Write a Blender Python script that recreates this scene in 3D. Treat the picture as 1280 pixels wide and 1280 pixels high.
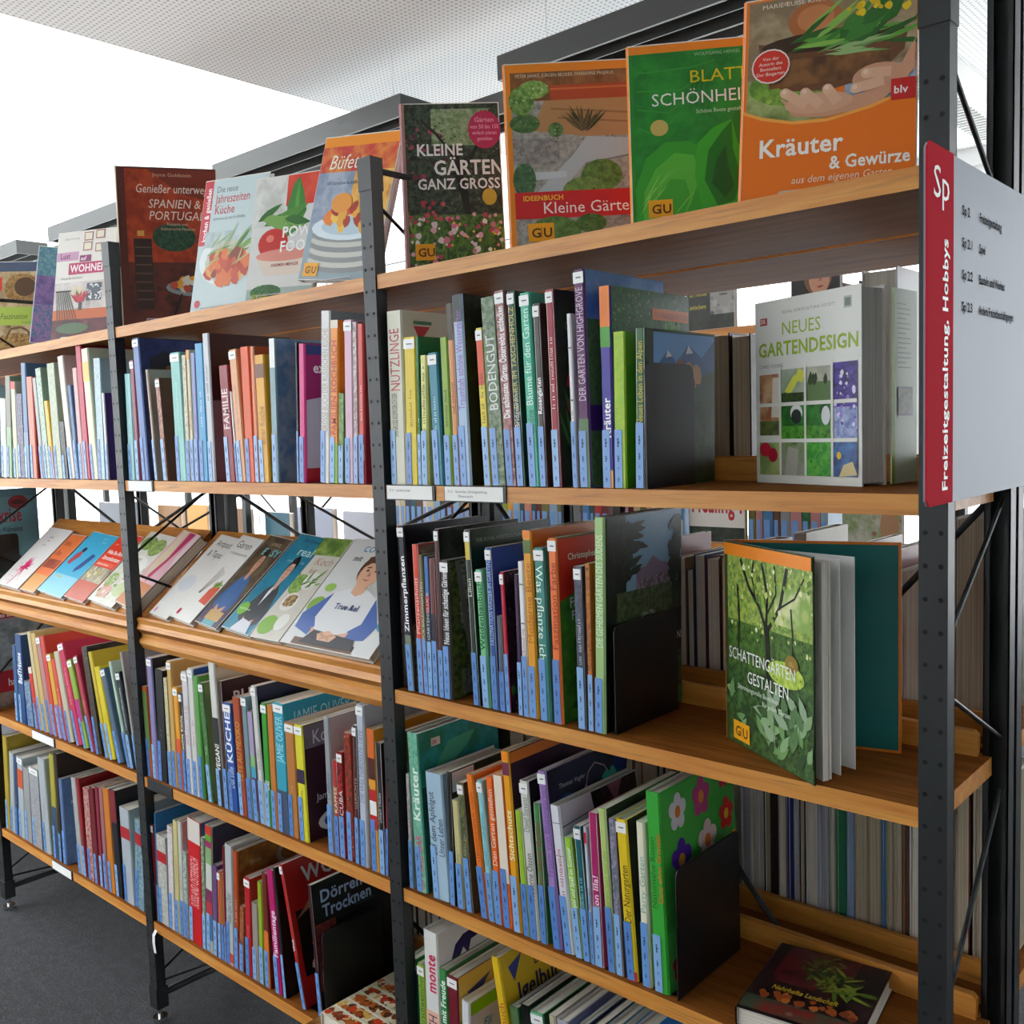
import bpy, math, random
import numpy as np
from mathutils import Matrix, Vector
for o in list(bpy.data.objects): bpy.data.objects.remove(o)
SC = bpy.context.scene
COL = SC.collection
R = math.radians

# ---------------------------------------------------------------- camera
cam = bpy.data.cameras.new('camera'); camo = bpy.data.objects.new('camera', cam); COL.objects.link(camo)
cam.sensor_width = 36; cam.lens = 36*1221.36/1280; cam.clip_start = .02
yaw, pit, rol = R(41.8524), R(-4.663), R(-1.8816)
fw = Vector((-math.sin(yaw)*math.cos(pit), math.cos(yaw)*math.cos(pit), math.sin(pit)))
rt = Vector((math.cos(yaw), math.sin(yaw), 0)); up = rt.cross(fw)
r2 = rt*math.cos(rol)+up*math.sin(rol); u2 = r2.cross(fw)
m = Matrix((r2, u2, -fw)).transposed().to_4x4(); m.translation = Vector((.4136, -1.1888, 1.5352))
camo.matrix_world = m
SC.camera = camo

# ---------------------------------------------------------------- world, light, exposure
w = bpy.data.worlds.new('sky'); SC.world = w; w.use_nodes = True
bg = w.node_tree.nodes['Background']; bg.inputs[0].default_value = (.93, .97, 1, 1); bg.inputs[1].default_value = 3.4
SC.view_settings.view_transform = 'Standard'; SC.view_settings.look = 'None'
SC.view_settings.exposure = 0.25; SC.view_settings.gamma = 1; SC.view_settings.use_curve_mapping = False
def area(name, loc, rot, sx, sy, power, col=(1, 1, 1), portal=False):
    l = bpy.data.lights.new(name, 'AREA'); l.shape = 'RECTANGLE'; l.size = sx; l.size_y = sy; l.energy = power; l.color = col
    o = bpy.data.objects.new(name, l); COL.objects.link(o); o.location = loc; o.rotation_euler = [R(a) for a in rot]
    if portal: l.cycles.is_portal = True
    return o
# window openings (portals), facing into the room
area('window_portal', (-8.95, .5, 1.65), (0, -90, 0), 2.7, 8.6, 1, portal=True)
area('window_portal', (-2.5, 4.95, 1.65), (-90, 0, 0), 12.6, 2.7, 1, portal=True)
area('window_portal', (-5.6, -3.95, 1.95), (90, 0, 0), 6.4, 2.0, 1, portal=True)  # portal of the unseen front window added for fill light
area('window_portal', (-6.18, .5, 3.08), (0, 0, 0), 5.6, 9, 1, portal=True)

def lin(h):
    if not isinstance(h, str): return h
    r = [int(h[i:i+2], 16)/255 for i in (0, 2, 4)]
    return tuple(c/12.92 if c <= .04045 else ((c+.055)/1.055)**2.4 for c in r)

# ---------------------------------------------------------------- materials
def newmat(name, rough=.5, col=None, metal=0, coat=0):
    m = bpy.data.materials.new(name); m.use_nodes = True
    b = m.node_tree.nodes['Principled BSDF']
    b.inputs['Roughness'].default_value = rough; b.inputs['Metallic'].default_value = metal
    b.inputs['Coat Weight'].default_value = coat; b.inputs['Coat Roughness'].default_value = .12
    if col: b.inputs['Base Color'].default_value = (*lin(col), 1)
    return m, m.node_tree, b
def N(nt, t, **k):
    n = nt.nodes.new(t)
    for a, v in k.items():
        if a in n.inputs.keys(): n.inputs[a].default_value = v
        else: setattr(n, a, v)
    return n
def mixc(nt, fac, a, b, mode='MIX'):
    n = nt.nodes.new('ShaderNodeMix'); n.data_type = 'RGBA'; n.blend_type = mode
    for s, v in ((0, fac), (6, a), (7, b)):
        if hasattr(v, 'links') or hasattr(v, 'is_linked'): nt.links.new(v, n.inputs[s])
        else: n.inputs[s].default_value = v if s == 0 else (*lin(v), 1)
    return n.outputs[2]
def ramp(nt, src, p0, p1):
    n = nt.nodes.new('ShaderNodeMapRange'); n.inputs[1].default_value = p0; n.inputs[2].default_value = p1
    nt.links.new(src, n.inputs[0]); return n.outputs[0]
def attr(nt, name):
    n = nt.nodes.new('ShaderNodeAttribute'); n.attribute_name = name; return n.outputs['Color']
def coords(nt, sc=(1, 1, 1), kind='Object'):
    t = nt.nodes.new('ShaderNodeTexCoord'); mp = nt.nodes.new('ShaderNodeMapping'); mp.inputs['Scale'].default_value = sc
    nt.links.new(t.outputs[kind], mp.inputs[0]); return mp.outputs[0]
def noise(nt, vec, scale, detail=3, rough=.5):
    n = N(nt, 'ShaderNodeTexNoise', Scale=scale, Detail=detail, Roughness=rough); nt.links.new(vec, n.inputs['Vector']); return n.outputs[0]

M = {}
m, nt, b = newmat('printed_cover', .40, coat=.08); M['print'] = m; b.inputs['Specular IOR Level'].default_value = .35
nt.links.new(attr(nt, 'Col'), b.inputs['Base Color'])
for key, sc, d in (('fine', 95, 5), ('soft', 22, 3)):
    m, nt, b = newmat('photo_print_'+key, .38, coat=.08); M[key] = m; b.inputs['Specular IOR Level'].default_value = .35
    v = coords(nt)
    n1 = ramp(nt, noise(nt, v, sc, d, .62), .40, .60)
    c = mixc(nt, n1, attr(nt, 'Col'), attr(nt, 'Col2'))
    vo = N(nt, 'ShaderNodeTexVoronoi', Scale=sc*1.3); nt.links.new(v, vo.inputs['Vector'])
    n2 = ramp(nt, vo.outputs['Distance'], .32, .18)
    sp = ramp(nt, noise(nt, v, sc*.35, 2), .48, .60)
    mu = N(nt, 'ShaderNodeMath', operation='MULTIPLY'); nt.links.new(n2, mu.inputs[0]); nt.links.new(sp, mu.inputs[1])
    nt.links.new(mixc(nt, mu.outputs[0], c, attr(nt, 'Col3')), b.inputs['Base Color'])
m, nt, b = newmat('book_pages', .85); M['page'] = m
v = coords(nt, (900, 3, 3)); nt.links.new(mixc(nt, ramp(nt, noise(nt, v, 1, 2), .35, .65), 'c9c2b2', 'efeae0'), b.inputs['Base Color'])
m, nt, b = newmat('cool_pages', .85); M['page3'] = m
v = coords(nt, (500, 3, 3)); nt.links.new(mixc(nt, ramp(nt, noise(nt, v, 1, 2), .35, .65), '8e929c', 'c4c8d2'), b.inputs['Base Color'])
m, nt, b = newmat('aged_pages', .9); M['page2'] = m
v = coords(nt, (700, 3, 3)); nt.links.new(mixc(nt, ramp(nt, noise(nt, v, 1, 2), .35, .65), 'a89a80', 'd2c6ae'), b.inputs['Base Color'])
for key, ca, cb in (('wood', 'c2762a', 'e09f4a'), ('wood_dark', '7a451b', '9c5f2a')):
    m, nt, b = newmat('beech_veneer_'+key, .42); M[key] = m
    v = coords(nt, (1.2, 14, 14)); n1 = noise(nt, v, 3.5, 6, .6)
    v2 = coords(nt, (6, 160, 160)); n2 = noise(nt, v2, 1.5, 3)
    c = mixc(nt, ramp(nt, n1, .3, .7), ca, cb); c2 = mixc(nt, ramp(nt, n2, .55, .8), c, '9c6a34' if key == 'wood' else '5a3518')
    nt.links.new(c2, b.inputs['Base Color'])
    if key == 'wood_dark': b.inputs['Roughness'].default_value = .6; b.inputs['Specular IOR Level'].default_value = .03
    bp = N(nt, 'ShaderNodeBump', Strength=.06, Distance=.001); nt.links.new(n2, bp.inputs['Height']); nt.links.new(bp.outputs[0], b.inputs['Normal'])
m, nt, b = newmat('anthracite_metal', .42, '232627', .1, .0); M['metal'] = m
v = coords(nt); nt.links.new(ramp(nt, noise(nt, v, 60, 4), .3, .9), b.inputs['Roughness']) if False else None
M['canopy'] = newmat('dark_grey_panel', .45, '3c3e3c')[0]
M['black'] = newmat('black_steel_sheet', .38, '14161b', .1, .2)[0]
M['hole'] = newmat('punched_hole', .9, '050506')[0]
M['chrome'] = newmat('chrome', .15, 'd8dadc', 1)[0]
M['strip'] = newmat('blue_label', .4, '6a9cdc', coat=.3)[0]
M['strip_b'] = newmat('blue_label_pale', .4, '88b4e6', coat=.3)[0]
M['strip_c'] = newmat('blue_label_deep', .4, '5686cc', coat=.3)[0]
M['ink'] = newmat('ink_dark', .6, '26406e')[0]
M['sticker'] = newmat('white_sticker', .45, 'f0f0ee', coat=.3)[0]
M['paper'] = newmat('white_paper', .6, 'f2f2ee')[0]
M['grey_text'] = newmat('grey_ink', .6, '6c6c70')[0]
m, nt, b = newmat('red_print', .8, 'd01c34'); M['red'] = m; b.inputs['Specular IOR Level'].default_value = .05
m, nt, b = newmat('sign_ink', .9, '23272e'); M['sign_ink'] = m; b.inputs['Specular IOR Level'].default_value = .02
M['wire'] = newmat('white_wire', .3, 'd4d6d4', .4)[0]
m, nt, b = newmat('carpet', .95); M['carpet'] = m
v = coords(nt); n1 = noise(nt, v, 150, 5, .8); n2 = noise(nt, v, 30, 4)
c = mixc(nt, ramp(nt, n1, .38, .62), '121315', '525256'); c = mixc(nt, ramp(nt, n2, .3, .75), c, '2e2e30')
nt.links.new(c, b.inputs['Base Color'])
bp = N(nt, 'ShaderNodeBump', Strength=.5, Distance=.004); nt.links.new(n1, bp.inputs['Height']); nt.links.new(bp.outputs[0], b.inputs['Normal'])
m, nt, b = newmat('perforated_ceiling', .8); M['perf'] = m
v = coords(nt, (45, 45, 45)); fr = N(nt, 'ShaderNodeVectorMath', operation='FRACTION'); nt.links.new(v, fr.inputs[0])
su = N(nt, 'ShaderNodeVectorMath', operation='SUBTRACT'); nt.links.new(fr.outputs[0], su.inputs[0]); su.inputs[1].default_value = (.5, .5, 0)
mk = N(nt, 'ShaderNodeVectorMath', operation='MULTIPLY'); nt.links.new(su.outputs[0], mk.inputs[0]); mk.inputs[1].default_value = (1, 1, 0)
ln = N(nt, 'ShaderNodeVectorMath', operation='LENGTH'); nt.links.new(mk.outputs[0], ln.inputs[0])
nt.links.new(mixc(nt, ramp(nt, ln.outputs['Value'], .20, .27), 'b4bab8', 'f6f8f7'), b.inputs['Base Color'])
M['plaster'] = newmat('white_plaster', .85, 'f2f3f2')[0]
M['wallgrey'] = newmat('off_white_wall', .85, 'd8d9d6')[0]
m, nt, b = newmat('window_glass', .0, 'ffffff'); M['glass'] = m
b.inputs['Transmission Weight'].default_value = 1; b.inputs['IOR'].default_value = 1.0
m, nt, b = newmat('silver_sign_plate', .5, '868d99', .1); M['sign'] = m

# ---------------------------------------------------------------- mesh helpers
class MB:
    def __init__(s): s.v = []; s.f = []; s.c = []; s.m = []; s.mats = []
    def mi(s, key):
        if key not in s.mats: s.mats.append(key)
        return s.mats.index(key)
    def face(s, pts, col=None, mat='print'):
        i = len(s.v); s.v += [tuple(p) for p in pts]; s.f.append(tuple(range(i, i+len(pts))))
        s.c.append(col); s.m.append(s.mi(mat))
    def box(s, a, b, mat, col=None):
        x0, y0, z0 = a; x1, y1, z1 = b
        i = len(s.v)
        s.v += [(x0, y0, z0), (x1, y0, z0), (x1, y1, z0), (x0, y1, z0), (x0, y0, z1), (x1, y0, z1), (x1, y1, z1), (x0, y1, z1)]
        for q in ((0, 3, 2, 1), (4, 5, 6, 7), (0, 1, 5, 4), (1, 2, 6, 5), (2, 3, 7, 6), (3, 0, 4, 7)):
            s.f.append(tuple(i+k for k in q)); s.c.append(col); s.m.append(s.mi(mat))
    def prism(s, poly, axis, a, b, mat, col=None):
        n = len(poly); i = len(s.v)
        def P(p, t):
            return {'z': (p[0], p[1], t), 'x': (t, p[0], p[1]), 'y': (p[0], t, p[1])}[axis]
        s.v += [P(p, a) for p in poly]+[P(p, b) for p in poly]
        fs = [tuple(i+k for k in range(n))[::-1], tuple(i+n+k for k in range(n))]
        fs += [(i+k, i+(k+1) % n, i+n+(k+1) % n, i+n+k) for k in range(n)]
        for q in fs: s.f.append(q); s.c.append(col); s.m.append(s.mi(mat))
    def tube(s, pts, r, mat, n=6):
        pts = [Vector(p) for p in pts]; rings = []
        for k, p in enumerate(pts):
            d = (pts[min(k+1, len(pts)-1)]-pts[max(k-1, 0)]).normalized()
            a = d.cross(Vector((0, 0, 1))); a = a if a.length > .05 else d.cross(Vector((1, 0, 0))); a.normalize(); bb = d.cross(a)
            i = len(s.v); s.v += [tuple(p+(a*math.cos(t)+bb*math.sin(t))*r) for t in [2*math.pi*j/n for j in range(n)]]
            rings.append(i)
        for a, c in zip(rings, rings[1:]):
            for j in range(n):
                s.f.append((a+j, a+(j+1) % n, c+(j+1) % n, c+j)); s.c.append(None); s.m.append(s.mi(mat))
        for q in (rings[0], rings[-1]):
            s.f.append(tuple(q+j for j in range(n))); s.c.append(None); s.m.append(s.mi(mat))
    def add(s, verts, faces, mat, col=None):
        i = len(s.v); s.v += verts
        k = s.mi(mat)
        for q in faces: s.f.append(tuple(i+j for j in q)); s.c.append(col); s.m.append(k)
    def build(s, name, parent=None, smooth=False, fix=True):
        me = bpy.data.meshes.new(name); me.from_pydata(s.v, [], s.f)
        for k in s.mats: me.materials.append(M[k])
        me.polygons.foreach_set('material_index', s.m)
        if any(c is not None for c in s.c):
            cnt = np.array([len(q) for q in s.f])
            for ai, an in enumerate(('Col', 'Col2', 'Col3')):
                vals = []
                for c in s.c:
                    if c is None: vals.append((.5, .5, .5, 1))
                    elif isinstance(c, (list,)): vals.append((*lin(c[min(ai, len(c)-1)]), 1))
                    else: vals.append((*lin(c), 1))
                if ai and not any(isinstance(c, list) for c in s.c): break
                at = me.color_attributes.new(an, 'FLOAT_COLOR', 'CORNER')
                at.data.foreach_set('color', np.repeat(np.array(vals, dtype='f'), cnt, axis=0).ravel())
        if smooth: me.polygons.foreach_set('use_smooth', [True]*len(me.polygons))
        me.update()
        o = bpy.data.objects.new(name, me); COL.objects.link(o)
        if parent: o.parent = parent
        return o
def empty(name, mat4, label=None, cat=None, group=None):
    o = bpy.data.objects.new(name, None); o.empty_display_size = .05; COL.objects.link(o); o.matrix_world = mat4
    if label: o['label'] = label; o['category'] = cat
    if group: o['group'] = group
    return o
def tag(o, label, cat, group=None):
    o['label'] = label; o['category'] = cat
    if group: o['group'] = group
    return o
def struct(o): o['kind'] = 'structure'; return o

# ---------------------------------------------------------------- lettering: glyph outlines from Blender's own font
GL = {}
def glyph(ch, bold=False):
    k = (ch, bold)
    if k in GL: return GL[k]
    def mk(body):
        c = bpy.data.curves.new('g', 'FONT'); c.body = body; c.size = 1; c.resolution_u = 2
        if bold: c.offset = .022
        o = bpy.data.objects.new('g', c); COL.objects.link(o)
        dg = bpy.context.evaluated_depsgraph_get(); me = bpy.data.meshes.new_from_object(o.evaluated_get(dg))
        vs = [(v.co.x, v.co.y) for v in me.vertices]; fs = [tuple(p.vertices) for p in me.polygons]
        bpy.data.objects.remove(o); bpy.data.curves.remove(c); bpy.data.meshes.remove(me)
        return vs, fs
    a, fa = mk('|'+ch+'|'); xs = [v[0] for v in a]
    a0, _ = mk('||'); x0 = [v[0] for v in a0]
    adv = (max(xs)-min(xs))-(max(x0)-min(x0))
    v, f_ = mk(ch) if ch != ' ' else ([], [])
    GL[k] = (v, f_, max(adv, .05)); return GL[k]
def warm(o):
    if isinstance(o, str):
        for ch in o:
            glyph(ch); glyph(ch, True)
    elif isinstance(o, dict):
        for v in o.values(): warm(v)
    elif isinstance(o, (list, tuple)):
        for v in o: warm(v)
warm(''.join(chr(i) for i in list(range(32, 127))+[196, 214, 220, 228, 246, 252, 223, 202, 233]))
def textgeo(s, bold=False, ital=False):
    x = 0; vs = []; fs = []
    for ch in s:
        v, f_, adv = glyph(ch, bold); i = len(vs)
        vs += [(x+a+(.22*b if ital else 0), b) for a, b in v]; fs += [tuple(i+j for j in q) for q in f_]
        x += adv+(.02 if bold else 0)
    return vs, fs, x
CAP = .70
def bargeo(n, seed=1):
    """print too small to read: one short bar per letter"""
    rg = random.Random(seed*31+n); x = 0; vs = []; fs = []
    for i in range(n):
        if i and rg.random() < .14: x += .35; continue
        w_ = rg.uniform(.12, .34); h = .5 if rg.random() < .7 else .7; y = 0
        for (a, b_) in (((0, .09), (0, h)), ((w_, w_+.09), (0, h*.95))) if w_ > .2 else (((0, .13), (0, h)),):
            k = len(vs); vs += [(x+a[0], b_[0]) if 0 else (x+a[0], b_[0]), (x+a[1], b_[0]), (x+a[1], b_[1]), (x+a[0], b_[1])]; fs.append((k, k+1, k+2, k+3))
        if w_ > .2:
            k = len(vs); q = h*rg.choice((.08, .45, .86)); vs += [(x, q), (x+w_, q), (x+w_, q+.09), (x, q+.09)]; fs.append((k, k+1, k+2, k+3))
        x += w_+.24
    return vs, fs, x

# ---------------------------------------------------------------- cover art (flat print built as thin coloured layers)
def draw(mb, ops, P, D, H, spread=.00006):
    """P(u, v, k) -> point on the cover, k = print layer height in metres"""
    k = .00012
    def mm(c): return c
    for op in ops:
        t = op[0]; k += spread
        if t == 'r':
            _, a, b_, c_, d, col = op; mb.face([P(a, b_, k), P(c_, b_, k), P(c_, d, k), P(a, d, k)], col)
        elif t == 'q':
            _, cols, kind, a, b_, c_, d = op; mb.face([P(a, b_, k), P(c_, b_, k), P(c_, d, k), P(a, d, k)], cols.split(), kind)
        elif t == 'p': mb.face([P(u, v, k) for u, v in op[1]], op[2])
        elif t == 'pq': mb.face([P(u, v, k) for u, v in op[1]], op[2].split(), op[3])
        elif t == 'e':
            _, cu, cv, ru, rv, col = op; n = 18
            pts = [P(cu+ru*math.cos(6.2832*j/n), cv+rv*math.sin(6.2832*j/n), k) for j in range(n)]
            if isinstance(col, str) and ' ' in col: mb.face(pts, col.split(), 'fine')
            else: mb.face(pts, col)
        elif t == 's':
            _, n, a, b_, c_, d, r0, r1, cols, seed = op; rg = random.Random(seed); cols = cols.split()
            for i in range(n):
                cu = rg.uniform(a, c_); cv = rg.uniform(b_, d); r = rg.uniform(r0, r1); kk = k+i*.000006; st = rg.random(); q = 7
                mb.face([P(min(1, max(0, cu+r*math.cos(st+6.2832*j/q)*(1 if j % 2 else .8))), min(1, max(0, cv+r*D/H*math.sin(st+6.2832*j/q)*(1 if j % 2 else .8))), kk) for j in range(q)], cols[rg.randrange(len(cols))])
            k += n*.000006
        elif t == 'g':
            _, n, a, b_, c_, d, L, wd, a0, a1, cols, seed = op; rg = random.Random(seed); cols = cols.split()
            for i in range(n):
                cu = rg.uniform(a, c_); cv = rg.uniform(b_, d); an = R(rg.uniform(a0, a1)); l = L*rg.uniform(.6, 1.2); kk = k+i*.000006
                dx, dy = math.cos(an)*l, math.sin(an)*l*D/H; nx, ny = -math.sin(an)*wd, math.cos(an)*wd*D/H
                pts = [(cu, cv), (cu+dx*.2+nx*.75, cv+dy*.2+ny*.75), (cu+dx*.45+nx, cv+dy*.45+ny), (cu+dx*.75+nx*.6, cv+dy*.75+ny*.6), (cu+dx, cv+dy), (cu+dx*.75-nx*.6, cv+dy*.75-ny*.6), (cu+dx*.45-nx, cv+dy*.45-ny), (cu+dx*.2-nx*.75, cv+dy*.2-ny*.75)]
                mb.face([P(min(1, max(0, x)), min(1, max(0, y)), kk) for x, y in pts], cols[rg.randrange(len(cols))])
            k += n*.000006
        elif t == 'ln':
            _, pts, wd, col = op
            for i, ((x0, y0), (x1, y1)) in enumerate(zip(pts, pts[1:])):
                dx, dy = (x1-x0)*D, (y1-y0)*H; l = math.hypot(dx, dy); nx, ny = -dy/l*wd/2, dx/l*wd*D/H/2
                kk = k+i*.000004
                mb.face([P(x0+nx, y0+ny, kk), P(x0-nx, y0-ny, kk), P(x1-nx, y1-ny, kk), P(x1+nx, y1+ny, kk)], col)
        elif t in ('t', 'tb'):
            _, u, v, h, s, col = op[:6]; o = op[6] if len(op) > 6 else ''; sx = op[7] if len(op) > 7 else 1
            vs, fs, L = textgeo(s, 'b' in o, 'i' in o) if t == 't' else bargeo(len(s), len(s)); sc = h/CAP
            ru = sc*sx*H/D
            if 'r' in o:   # reads upwards
                pv = [P(u-b_*sc*H/D, v+a*sc*sx, k) for a, b_ in vs]
            else:
                off = L*ru/2 if 'c' in o else 0
                pv = [P(min(.995, u-off+a*ru), v+b_*sc, k) for a, b_ in vs]
            mb.add([tuple(p) for p in pv], fs, 'print', col)

def person(cx, base, s, skin, hair, shirt, sleeve=None, apron=None):
    """a printed figure, waist up: torso, arms, neck, head with face, hair"""
    sl = sleeve or shirt; S = s
    o = [('p', [(cx-.30*S, base), (cx-.33*S, base+.22*S), (cx-.22*S, base+.34*S), (cx-.07*S, base+.40*S), (cx+.09*S, base+.40*S), (cx+.24*S, base+.33*S), (cx+.32*S, base+.2*S), (cx+.30*S, base)], shirt),
         ('p', [(cx-.22*S, base+.34*S), (cx-.40*S, base+.14*S), (cx-.38*S, base+.02*S), (cx-.2*S, base-.03*S), (cx-.18*S, base+.05*S), (cx-.24*S, base+.12*S)], sl),
         ('p', [(cx+.24*S, base+.33*S), (cx+.42*S, base+.12*S), (cx+.38*S, base+.0*S), (cx+.18*S, base-.03*S), (cx+.18*S, base+.05*S), (cx+.26*S, base+.12*S)], sl),
         ('p', [(cx-.2*S, base+.04*S), (cx-.02*S, base-.02*S), (cx+.2*S, base+.04*S), (cx+.18*S, base-.04*S), (cx+.02*S, base-.08*S), (cx-.18*S, base-.04*S)], skin),
         ('p', [(cx-.06*S, base+.36*S), (cx-.055*S, base+.47*S), (cx+.065*S, base+.47*S), (cx+.07*S, base+.36*S), (cx+.01*S, base+.33*S)], skin),
         ('e', cx, base+.575*S, .135*S, .145*S, hair),
         ('e', cx+.005*S, base+.54*S, .112*S, .135*S, skin),
         ('p', [(cx-.12*S, base+.57*S), (cx-.11*S, base+.68*S), (cx+.02*S, base+.72*S), (cx+.12*S, base+.66*S), (cx+.125*S, base+.57*S), (cx+.07*S, base+.63*S), (cx-.05*S, base+.63*S)], hair),
         ('e', cx-.04*S, base+.56*S, .016*S, .010*S, '2a2020'), ('e', cx+.05*S, base+.56*S, .016*S, .010*S, '2a2020'),
         ('ln', [(cx-.065*S, base+.585*S), (cx-.02*S, base+.59*S)], .012*S, hair), ('ln', [(cx+.03*S, base+.59*S), (cx+.075*S, base+.585*S)], .012*S, hair),
         ('p', [(cx+.0*S, base+.555*S), (cx-.015*S, base+.51*S), (cx+.022*S, base+.51*S)], 'b07a60'),
         ('p', [(cx-.04*S, base+.485*S), (cx+.005*S, base+.468*S), (cx+.05*S, base+.485*S), (cx+.005*S, base+.478*S)], 'a03c3c')]
    if apron: o.insert(4, ('p', [(cx-.16*S, base-.0), (cx-.14*S, base+.25*S), (cx+.14*S, base+.25*S), (cx+.16*S, base)], apron))
    return o
GUL = lambda u, v: [('r', u, v, u+.2, v+.095, 'f0a818'), ('t', u+.025, v+.022, .048, 'G', '5a3010', 'b'), ('t', u+.115, v+.022, .048, 'U', '5a3010', 'b'), ('r', u+.099, v+.02, u+.104, v+.075, '5a3010')]
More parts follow.
